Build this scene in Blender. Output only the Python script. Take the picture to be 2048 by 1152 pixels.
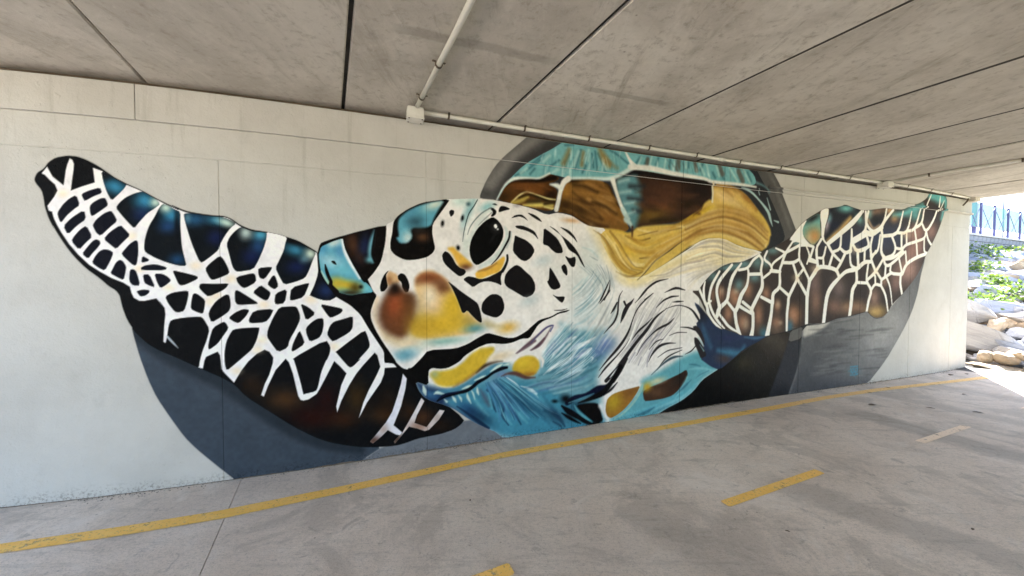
import bpy, bmesh, math, random
import numpy as np
from mathutils import Vector, Matrix, noise as mnoise
for o in list(bpy.data.objects): bpy.data.objects.remove(o)
sc = bpy.context.scene; col = sc.collection
R = math.radians
# ------------------------------------------------------------------ camera
cam_d = bpy.data.cameras.new('camera'); cam = bpy.data.objects.new('camera', cam_d); col.objects.link(cam)
cam_d.sensor_width = 36; cam_d.lens = 36*730.72/2048; cam_d.clip_start = .05; cam_d.clip_end = 2000
_p, _r = .024389, .001215
_f = Vector((0, math.cos(_p), -math.sin(_p))); _u = Vector((0, math.sin(_p), math.cos(_p))); _x = Vector((1, 0, 0))
_x2 = _x*math.cos(_r)+_u*math.sin(_r); _u2 = -_x*math.sin(_r)+_u*math.cos(_r)
cam.matrix_world = Matrix(((_x2.x, _u2.x, -_f.x, 0), (_x2.y, _u2.y, -_f.y, 0), (_x2.z, _u2.z, -_f.z, 1.6), (0, 0, 0, 1)))
sc.camera = cam
# ------------------------------------------------------------------ sky, sun, exposure
SUN_AZ = math.atan2(.6, .8); SUN_EL = R(50)
w = bpy.data.worlds.new('World'); sc.world = w; w.use_nodes = True
nt = w.node_tree; nt.nodes.clear()
sky = nt.nodes.new('ShaderNodeTexSky'); sky.sky_type = 'NISHITA'; sky.sun_disc = False
sky.sun_elevation = SUN_EL; sky.sun_rotation = SUN_AZ; sky.air_density = 1.0; sky.dust_density = 1.0; sky.ozone_density = 1.0
bg = nt.nodes.new('ShaderNodeBackground'); bg.inputs['Strength'].default_value = .07
wo = nt.nodes.new('ShaderNodeOutputWorld'); nt.links.new(sky.outputs[0], bg.inputs[0]); nt.links.new(bg.outputs[0], wo.inputs[0])
sd = bpy.data.lights.new('sun', 'SUN'); sd.energy = 5.0; sd.angle = R(.53); sd.color = (1, .95, .88)
sun = bpy.data.objects.new('sun', sd); col.objects.link(sun)
_sd = Vector((math.sin(SUN_AZ)*math.cos(SUN_EL), math.cos(SUN_AZ)*math.cos(SUN_EL), math.sin(SUN_EL)))
sun.rotation_euler = _sd.to_track_quat('Z', 'Y').to_euler(); sun.location = (20, 20, 30)
sc.view_settings.view_transform = 'Standard'; sc.view_settings.look = 'None'; sc.view_settings.gamma = 1
sc.view_settings.exposure = 3.62
sc.cycles.use_denoising = True; sc.cycles.max_bounces = 10; sc.cycles.diffuse_bounces = 8; sc.cycles.glossy_bounces = 4
sc.cycles.sample_clamp_indirect = 6; sc.cycles.caustics_reflective = False; sc.cycles.caustics_refractive = False
# ------------------------------------------------------------------ helpers
def lin(c):
    c = c/255.; return c/12.92 if c <= .04045 else ((c+.055)/1.055)**2.4
def L(r, g, b, k=1.): return (lin(r)*k, lin(g)*k, lin(b)*k, 1)
class NT:
    def __init__(s, name):
        s.m = bpy.data.materials.new(name); s.m.use_nodes = True; s.t = s.m.node_tree; s.b = s.t.nodes['Principled BSDF']
        s.b.inputs['Specular IOR Level'].default_value = .3
    def n(s, ty, ins=None, **kw):
        nd = s.t.nodes.new('ShaderNode'+ty)
        for k, v in kw.items(): setattr(nd, k, v)
        for k, v in (ins or {}).items(): s.set(nd.inputs[k], v)
        return nd
    def set(s, inp, v):
        if isinstance(v, bpy.types.NodeSocket): s.t.links.new(v, inp)
        else: inp.default_value = v
    def pos(s, scale=(1, 1, 1), rot=0, off=(0, 0, 0), obj=False):
        if obj: src = s.n('TexCoord').outputs['Object']
        else: src = s.n('NewGeometry').outputs['Position']
        mp = s.n('Mapping', {'Vector': src, 'Scale': scale, 'Rotation': (0, 0, rot), 'Location': off}, vector_type='POINT'); return mp.outputs[0]
    def noise(s, vec, scale, detail=5, rough=.6, dist=0):
        return s.n('TexNoise', {'Vector': vec, 'Scale': scale, 'Detail': detail, 'Roughness': rough, 'Distortion': dist}).outputs[0]
    def ramp(s, fac, a, b, lo=0., hi=1.):
        return s.n('MapRange', {'Value': fac, 'From Min': a, 'From Max': b, 'To Min': lo, 'To Max': hi}, interpolation_type='SMOOTHSTEP').outputs[0]
    def mix(s, fac, a, b, mode='MIX'):
        nd = s.n('Mix', data_type='RGBA', blend_type=mode); s.set(nd.inputs[0], fac); s.set(nd.inputs[6], a); s.set(nd.inputs[7], b); return nd.outputs[2]
    def math(s, op, a, b=0., c=None):
        nd = s.n('Math', operation=op); s.set(nd.inputs[0], a); s.set(nd.inputs[1], b)
        if c is not None: s.set(nd.inputs[2], c)
        return nd.outputs[0]
    def bump(s, h, st, d=.01, prev=None):
        nd = s.n('Bump', {'Height': h, 'Strength': st, 'Distance': d})
        if prev is not None: s.set(nd.inputs['Normal'], prev)
        return nd.outputs[0]
    def out(s, colr, rough=.8, nrm=None):
        s.set(s.b.inputs['Base Color'], colr); s.set(s.b.inputs['Roughness'], rough)
        if nrm is not None: s.set(s.b.inputs['Normal'], nrm)
        return s.m
class MB:
    def __init__(s): s.v = []; s.f = []
    def add(s, vs, fs):
        k = len(s.v); s.v += [tuple(map(float, v)) for v in vs]; s.f += [tuple(i+k for i in f) for f in fs]; return s
    def box(s, c, sz, rz=0, M=None):
        vs = []
        for dz in (-.5, .5):
            for dx, dy in ((-.5, -.5), (.5, -.5), (.5, .5), (-.5, .5)):
                x, y, z = dx*sz[0], dy*sz[1], dz*sz[2]
                if M is not None: v = M @ Vector((x, y, z)); x, y, z = v
                else: x, y = x*math.cos(rz)-y*math.sin(rz), x*math.sin(rz)+y*math.cos(rz)
                vs.append((c[0]+x, c[1]+y, c[2]+z))
        return s.add(vs, [(3, 2, 1, 0), (4, 5, 6, 7), (0, 1, 5, 4), (1, 2, 6, 5), (2, 3, 7, 6), (3, 0, 4, 7)])
    def tube(s, pts, r, n=10, cap=True):
        pts = [Vector(p) for p in pts]; rings = []
        for i, p in enumerate(pts):
            t = (pts[min(i+1, len(pts)-1)]-pts[max(i-1, 0)]).normalized()
            a = t.cross(Vector((0, 0, 1)))
            if a.length < .1: a = t.cross(Vector((1, 0, 0)))
            a.normalize(); b = t.cross(a); rr = r[i] if isinstance(r, (list, tuple)) else r
            rings.append([p+(a*math.cos(2*math.pi*k/n)+b*math.sin(2*math.pi*k/n))*rr for k in range(n)])
        vs = [v for q in rings for v in q]; fs = []
        for i in range(len(pts)-1):
            for k in range(n): fs.append((i*n+k, i*n+(k+1) % n, (i+1)*n+(k+1) % n, (i+1)*n+k))
        if cap: fs += [tuple(reversed(range(n))), tuple(range((len(pts)-1)*n, len(pts)*n))]
        return s.add(vs, fs)
    def mesh(s, name, mat, smooth=False, bevel=0, seg=2):
        me = bpy.data.meshes.new(name); me.from_pydata(s.v, [], s.f)
        bm = bmesh.new(); bm.from_mesh(me); bmesh.ops.recalc_face_normals(bm, faces=bm.faces)
        if bevel: bmesh.ops.bevel(bm, geom=[e for e in bm.edges], offset=bevel, segments=seg, affect='EDGES', clamp_overlap=True)
        bm.to_mesh(me); bm.free()
        if smooth: me.shade_smooth()
        me.materials.append(mat); return me
    def obj(s, name, mat, parent=None, **kw):
        return link(name, s.mesh(name, mat, **kw), parent)
def link(name, me, parent=None):
    o = bpy.data.objects.new(name, me); col.objects.link(o)
    if parent is not None:
        o.parent = parent; o.matrix_parent_inverse = WM(parent).inverted()
    return o
def WM(o):
    m = Matrix.Translation(o.location) @ o.rotation_euler.to_matrix().to_4x4() @ Matrix.Diagonal((*o.scale, 1))
    return (WM(o.parent) @ o.matrix_parent_inverse @ m) if o.parent else m
def tag(o, label=None, cat=None, group=None, kind=None):
    for k, v in (('label', label), ('category', cat), ('group', group), ('kind', kind)):
        if v: o[k] = v
    return o
def empty(name, loc, **kw):
    o = bpy.data.objects.new(name, None); col.objects.link(o); o.location = loc; o.empty_display_size = .2; return tag(o, **kw)
# ------------------------------------------------------------------ plan of the place (metres; wall height 3.03)
CF = (0.00022824928545, -0.0024399152089, 0.0031239845958, 0.37287320776, 3.6512516474)
PX = np.linspace(-5.5, 8.30, 6001); PY = np.polyval(CF, PX)
PS = np.r_[0, np.cumsum(np.hypot(np.diff(PX), np.diff(PY)))]; SMAX = PS[-1]
TX = np.gradient(PX, PS); TY = np.gradient(PY, PS)
def wall(s, off=0.):
    s = np.asarray(s, float); sc_ = np.clip(s, 0, SMAX); ex = s-sc_
    x = np.interp(sc_, PS, PX); y = np.interp(sc_, PS, PY); tx = np.interp(sc_, PS, TX); ty = np.interp(sc_, PS, TY)
    return x+tx*ex+ty*off, y+ty*ex-tx*off           # off > 0 is towards the path
S0 = -4.2                                            # left end of the wall
AP = -.464178; D = np.array([math.sin(AP), math.cos(AP)]); N_ = np.array([math.cos(AP), -math.sin(AP)])   # plank direction and its normal
def dk(c, a): return N_*c+D*a                        # c across the planks, a along them
# ------------------------------------------------------------------ materials
def mat_paint(mural=False):
    t = NT('mural_paint' if mural else 'wall_paint')
    v = t.pos(); n1 = t.noise(v, 1.3, 6, .65); n2 = t.noise(v, 14, 5, .7); n3 = t.noise(v, 90, 3, .6)
    c = t.mix(t.ramp(n1, .3, .7), (.45, .437, .415, 1), (.52, .51, .49, 1))
    c = t.mix(t.ramp(n2, .62, .75, 0, .25), c, (.40, .388, .368, 1))
    z = t.n('SeparateXYZ', {0: t.n('NewGeometry').outputs['Position']}).outputs[2]
    stk = t.noise(t.pos(scale=(5, 5, .35)), 2.2, 6, .7); c = t.mix(t.math('MULTIPLY', t.ramp(stk, .54, .72, 0, .5), t.ramp(z, 1.2, 2.9, .25, 1)), c, (.34, .325, .30, 1))
    c = t.mix(t.ramp(t.noise(v, 3.4, 6, .7), .56, .7, 0, .28), c, (.37, .36, .34, 1))
    if mural:
        at = t.n('Attribute', attribute_name='paint')
        c2 = t.mix(t.ramp(n2, .45, .8, 0, .012), at.outputs['Color'], (.35, .34, .33, 1))
        c = t.mix(at.outputs['Alpha'], c, c2)
    dirt = t.math('MULTIPLY', t.ramp(t.math('SUBTRACT', z, t.math('MULTIPLY', t.noise(v, 6, 5, .7), .20)), -.11, .0, 1, 0), t.ramp(t.noise(v, 55, 4, .7), .47, .62))
    c = t.mix(t.math('MULTIPLY', dirt, .8), c, (.42, .40, .38, 1), 'MULTIPLY')
    vor = t.n('TexVoronoi', {'Vector': v, 'Scale': 17.}, feature='F1').outputs['Distance']
    pit = t.ramp(vor, .03, .06, 1, 0)
    pit = t.math('MULTIPLY', pit, t.ramp(t.noise(v, 2.3, 3, .6), .5, .62))
    c = t.mix(t.math('MULTIPLY', pit, .14), c, (.2, .19, .18, 1))
    lump = t.math('MULTIPLY', t.ramp(t.noise(v, 21, 4, .6), .60, .68), t.ramp(t.noise(v, 1.1, 3, .6), .48, .6)); nb = t.bump(n2, .55, .01); nb = t.bump(n3, .45, .003, nb); nb = t.bump(lump, .45, .007, nb); nb = t.bump(t.math('SUBTRACT', 1., pit), .2, .003, nb); nb = t.bump(t.noise(v, 4, 4, .55), .3, .012, nb)
    if mural: t.b.inputs['Specular IOR Level'].default_value = .04
    return t.out(c, .62 if mural else .75, nb)
M_PAINT = mat_paint(); M_MURAL = mat_paint(True)
BARS = ((-.21, 2.34, 18.8, .045, .52, .38), (.94, 2.98, 19.6, .035, .41, .42))
def mat_soffit():
    t = NT('soffit_concrete')
    v = t.pos(rot=AP); vs = t.pos(scale=(3.2, .5, 1), rot=AP); rnd = t.n('ObjectInfo').outputs['Random']
    off = t.n('CombineXYZ', {0: t.math('MULTIPLY', rnd, 37.), 1: t.math('MULTIPLY', rnd, 71.), 2: 0.}).outputs[0]
    v = t.n('VectorMath', {0: v, 1: off}, operation='ADD').outputs[0]; vs = t.n('VectorMath', {0: vs, 1: off}, operation='ADD').outputs[0]
    n1 = t.noise(v, 1.1, 7, .65, .4); n2 = t.noise(vs, 1.6, 8, .7, .5); n3 = t.noise(v, 22, 6, .7); n4 = t.noise(vs, 6, 6, .75)
    c = t.mix(t.ramp(n1, .34, .66), (.43, .40, .355, 1), (.60, .568, .515, 1))
    c = t.mix(t.ramp(n2, .5, .72, 0, .7), c, (.62, .59, .54, 1))
    c = t.mix(t.ramp(n2, .30, .47, .6, 0), c, (.31, .28, .235, 1))
    c = t.mix(t.ramp(n4, .56, .72, 0, .5), c, (.22, .195, .16, 1))
    c = t.mix(t.ramp(t.noise(v, 2.4, 5, .6, 1.), .62, .76, 0, .3), c, (.44, .34, .23, 1))
    c = t.mix(t.ramp(n3, .54, .68, 0, .4), c, (.24, .215, .18, 1))
    n5 = t.noise(v, 11, 6, .75, .3); c = t.mix(t.ramp(n5, .5, .68, 0, .4), c, (.28, .25, .21, 1)); c = t.mix(t.ramp(n5, .3, .45, .35, 0), c, (.70, .66, .59, 1))
    vor = t.n('TexVoronoi', {'Vector': v, 'Scale': 9.}).outputs['Distance']
    spk = t.math('MULTIPLY', t.ramp(vor, .05, .10, 1, 0), t.ramp(t.noise(v, 1.7, 3), .52, .6))
    c = t.mix(t.math('MULTIPLY', spk, .6), c, (.10, .09, .08, 1))
    c = t.mix(t.math('MULTIPLY', t.ramp(t.noise(vs, 2.2, 3, .5), .66, .7), .5), c, (.5, .48, .44, 1))
    c = t.mix(t.math('MULTIPLY', rnd, .38), c, (.33, .305, .265, 1))
    xyz = t.n('SeparateXYZ', {0: t.n('NewGeometry').outputs['Position']}); wob = t.math('MULTIPLY', t.math('SUBTRACT', t.noise(t.pos(), 5, 6, .7), .5), .06)
    for (x, y, ang, hw, hl, st) in BARS:                       # form marks left across the planks
        ca, sa = math.cos(R(ang)), math.sin(R(ang)); dx = t.math('SUBTRACT', xyz.outputs[0], x); dy = t.math('SUBTRACT', xyz.outputs[1], y)
        al = t.math('ABSOLUTE', t.math('ADD', t.math('MULTIPLY', dx, ca), t.math('MULTIPLY', dy, sa))); ac = t.math('ABSOLUTE', t.math('ADD', t.math('ADD', t.math('MULTIPLY', dx, -sa), t.math('MULTIPLY', dy, ca)), wob))
        f = t.math('MULTIPLY', t.ramp(al, hl*.8, hl*1.1, 1, 0), t.ramp(ac, hw*.6, hw*1.2, 1, 0)); c = t.mix(t.math('MULTIPLY', f, st), c, (.20, .18, .155, 1))
    nb = t.bump(n3, .35, .006); nb = t.bump(n1, .3, .02, nb); nb = t.bump(spk, -.5, .004, nb)
    return t.out(c, .85, nb)
M_SOFF = mat_soffit()
def mat_floor():
    t = NT('path_concrete')
    v = t.pos(); vr = t.pos(scale=(1.0, 9, 1), rot=AP+.55); rnd = t.n('ObjectInfo').outputs['Random']
    n1 = t.noise(v, .8, 7, .65, .3); n2 = t.noise(v, 9, 7, .7); n3 = t.noise(v, 120, 4, .7); n4 = t.noise(vr, 16, 4, .7)
    c = t.mix(t.ramp(n1, .36, .64), (.63, .53, .445, 1), (.74, .64, .55, 1))
    c = t.mix(t.ramp(n2, .52, .7, 0, .35), c, (.36, .32, .285, 1))
    c = t.mix(t.ramp(t.noise(v, 3.1, 6, .7), .56, .7, 0, .25), c, (.66, .64, .61, 1))
    c = t.mix(t.ramp(t.noise(v, 1.9, 6, .7, .6), .54, .68, 0, .4), c, (.42, .35, .29, 1))
    c = t.mix(t.ramp(n4, .5, .7, 0, .32), c, (.26, .245, .23, 1))
    c = t.mix(t.ramp(n3, .52, .66, 0, .5), c, (.24, .22, .205, 1))
    c = t.mix(t.ramp(n3, .26, .4, .3, 0), c, (.72, .70, .67, 1))
    n5 = t.noise(v, 42, 5, .75); c = t.mix(t.ramp(n5, .5, .68, 0, .42), c, (.30, .265, .235, 1)); c = t.mix(t.ramp(n5, .28, .44, .35, 0), c, (.82, .76, .70, 1))
    pat = t.noise(v, 1.3, 8, .72, .8); c = t.mix(t.ramp(pat, .50, .60, 0, .42), c, (.33, .285, .24, 1)); c = t.mix(t.ramp(pat, .34, .44, .35, 0), c, (.78, .72, .66, 1))
    c = t.mix(t.math('MULTIPLY', t.ramp(t.noise(v, 5.5, 7, .75, .6), .58, .66), .45), c, (.24, .215, .19, 1))
    swp = t.noise(t.pos(scale=(.9, 7, 1), rot=-.36), 1.6, 6, .7); c = t.mix(t.ramp(swp, .54, .66, 0, .3), c, (.30, .265, .23, 1))
    # damp tracks where water runs off the deck joints
    xyz = t.n('SeparateXYZ', {0: t.n('NewGeometry').outputs['Position']})
    wob = t.math('MULTIPLY', t.math('SUBTRACT', t.noise(v, 3.2, 6, .7), .5), .42)
    for (x, y, ang, hw, hl, st) in ((4.45, 3.55, -68, .20, 1.15, .5), (2.55, 2.35, -46, .19, .85, .42), (5.5, 4.4, -62, .16, .7, .3), (1.35, 1.9, -50, .2, .7, .3), (6.6, 5.1, -60, .2, .9, .3), (.2, 2.1, -20, .4, .9, .14)):
        ca, sa = math.cos(R(ang)), math.sin(R(ang)); dx = t.math('SUBTRACT', xyz.outputs[0], x); dy = t.math('SUBTRACT', xyz.outputs[1], y)
        al = t.math('ABSOLUTE', t.math('ADD', t.math('MULTIPLY', dx, ca), t.math('MULTIPLY', dy, sa)))
        ac = t.math('ABSOLUTE', t.math('ADD', t.math('ADD', t.math('MULTIPLY', dx, -sa), t.math('MULTIPLY', dy, ca)), wob))
        f = t.math('MULTIPLY', t.ramp(al, hl*.5, hl*1.2, 1, 0), t.ramp(ac, hw*.5, hw*1.25, 1, 0))
        c = t.mix(t.math('MULTIPLY', f, st), c, (.25, .22, .19, 1))
    vor = t.n('TexVoronoi', {'Vector': v, 'Scale': 13.}).outputs['Distance']
    pit = t.math('MULTIPLY', t.ramp(vor, .05, .11, 1, 0), t.ramp(t.noise(v, .9, 4, .7), .50, .58))
    c = t.mix(t.math('MULTIPLY', pit, .6), c, (.12, .108, .095, 1))
    nb = t.bump(n3, .5, .004); nb = t.bump(n4, .35, .004, nb); nb = t.bump(n2, .3, .006, nb); nb = t.bump(pit, -.6, .006, nb)
    return t.out(c, .72, nb)
M_FLOOR = mat_floor()
def mat_line():
    t = NT('yellow_line_paint')
    v = t.pos(); n1 = t.noise(v, 7, 6, .75); n2 = t.noise(v, 60, 5, .75)
    xx = t.n('SeparateXYZ', {0: t.n('NewGeometry').outputs['Position']}).outputs[0]
    c = t.mix(t.ramp(n1, .35, .7), (.88, .53, .12, 1), (.92, .60, .19, 1))
    yy = t.n('SeparateXYZ', {0: t.n('NewGeometry').outputs['Position']}).outputs[1]
    c = t.mix(t.math('MULTIPLY', t.ramp(xx, 3.0, 3.9, 0, .85), t.ramp(t.math('SUBTRACT', yy, t.math('MULTIPLY', xx, .4)), 2.4, 2.8, 1, .25)), c, (.88, .74, .62, 1))         # older faded paint further along the path
    wear = t.math('MAXIMUM', t.ramp(n2, .57, .66), t.ramp(t.math('ADD', n1, t.math('MULTIPLY', n2, .35)), .74, .86))
    nb = t.bump(n2, .4, .003); t.out(c, .75, nb)
    tr = t.n('BsdfTransparent'); mx = t.n('MixShader', {0: t.math('MULTIPLY', wear, .85), 1: t.b.outputs[0], 2: tr.outputs[0]})
    t.t.links.new(mx.outputs[0], t.t.nodes['Material Output'].inputs[0]); return t.m
M_LINE = mat_line()
def mat_simple(name, a, b, scale=8, rough=.7, bumpd=.004, metal=0, obj=True, spec=.3):
    t = NT(name); v = t.pos(obj=obj); n = t.noise(v, scale, 5, .65)
    t.b.inputs['Metallic'].default_value = metal; t.b.inputs['Specular IOR Level'].default_value = spec
    return t.out(t.mix(t.ramp(n, .3, .7), a, b), rough, t.bump(t.noise(v, scale*5, 4, .6), .4, bumpd))
M_CORE = mat_simple('bearing_strip', (.10, .075, .055, 1), (.17, .135, .105, 1), 6, .9, obj=False)
M_PVC = mat_simple('conduit_plastic', (.58, .57, .52, 1), (.66, .65, .61, 1), 5, .4, .001, obj=False, spec=.5)
M_BOX = mat_simple('box_plastic', (.60, .59, .55, 1), (.68, .67, .63, 1), 9, .45, .001, spec=.5)
M_CLIP = mat_simple('rusty_clip', (.05, .045, .04, 1), (.14, .10, .07, 1), 30, .6, .001)
def mat_rock(name, pal, strat=(1, 1, 5)):
    t = NT(name); v = t.pos(obj=True); rnd = t.n('ObjectInfo').outputs['Random']
    off = t.n('CombineXYZ', {0: t.math('MULTIPLY', rnd, 19.), 1: t.math('MULTIPLY', rnd, 7.), 2: 0.}).outputs[0]
    v = t.n('VectorMath', {0: v, 1: off}, operation='ADD').outputs[0]
    vs = t.n('Mapping', {'Vector': v, 'Scale': strat}).outputs[0]
    n1 = t.noise(v, 2.2, 6, .65, .5); n2 = t.noise(vs, 3.2, 7, .7, .3); n3 = t.noise(v, 26, 5, .7)
    c = t.mix(t.ramp(n1, .3, .7), pal[0], pal[1]); c = t.mix(t.ramp(n2, .5, .7, 0, .6), c, pal[2]); c = t.mix(t.ramp(n3, .58, .72, 0, .5), c, (.08, .075, .07, 1))
    c = t.mix(t.math('MULTIPLY', rnd, .4), c, pal[3])
    nb = t.bump(n2, .6, .03); nb = t.bump(n3, .5, .008, nb); return t.out(c, .85, nb)
M_ROCK = [mat_rock('grey_rock', ((.26, .27, .30, 1), (.42, .42, .45, 1), (.52, .515, .51, 1), (.34, .31, .27, 1))),
          mat_rock('tan_rock', ((.26, .20, .14, 1), (.42, .35, .26, 1), (.46, .43, .38, 1), (.34, .24, .16, 1)), (2, 2, 3)),
          mat_rock('blue_slate', ((.22, .25, .31, 1), (.36, .39, .47, 1), (.46, .48, .53, 1), (.28, .29, .34, 1)), (1, 1, 9))]
def mat_leaf(name, a, b):
    t = NT(name); rnd = t.n('NewGeometry').outputs['Random Per Island']
    c = t.mix(rnd, a, b); t.out(c, .55)
    tl = t.n('BsdfTranslucent', {'Color': c}); mx = t.n('MixShader', {0: .35, 1: t.b.outputs[0], 2: tl.outputs[0]})
    t.t.links.new(mx.outputs[0], t.t.nodes['Material Output'].inputs[0]); return t.m
M_LEAF = mat_leaf('weed_leaf', (.07, .13, .02, 1), (.16, .24, .045, 1))
M_DRY = mat_leaf('dead_leaf', (.06, .038, .022, 1), (.13, .085, .05, 1))
M_SOIL = mat_simple('soil', (.07, .055, .042, 1), (.12, .10, .08, 1), 3, .95, .03, obj=False)
M_GRASS = mat_simple('dry_grass_ground', (.10, .105, .055, 1), (.17, .165, .10, 1), 1.5, .95, .05, obj=False)
M_ASPH = mat_simple('asphalt', (.075, .073, .07, 1), (.12, .117, .112, 1), 3, .9, .004, obj=False)
M_STEEL = mat_simple('fence_steel', (.085, .085, .20, 1), (.12, .12, .26, 1), 6, .5, .001)
M_BLOCK = mat_simple('grey_block', (.17, .18, .21, 1), (.26, .27, .30, 1), 5, .9, .006)
M_CAP = mat_simple('pale_cap', (.42, .42, .42, 1), (.5, .5, .5, 1), 6, .85, .004)
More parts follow.
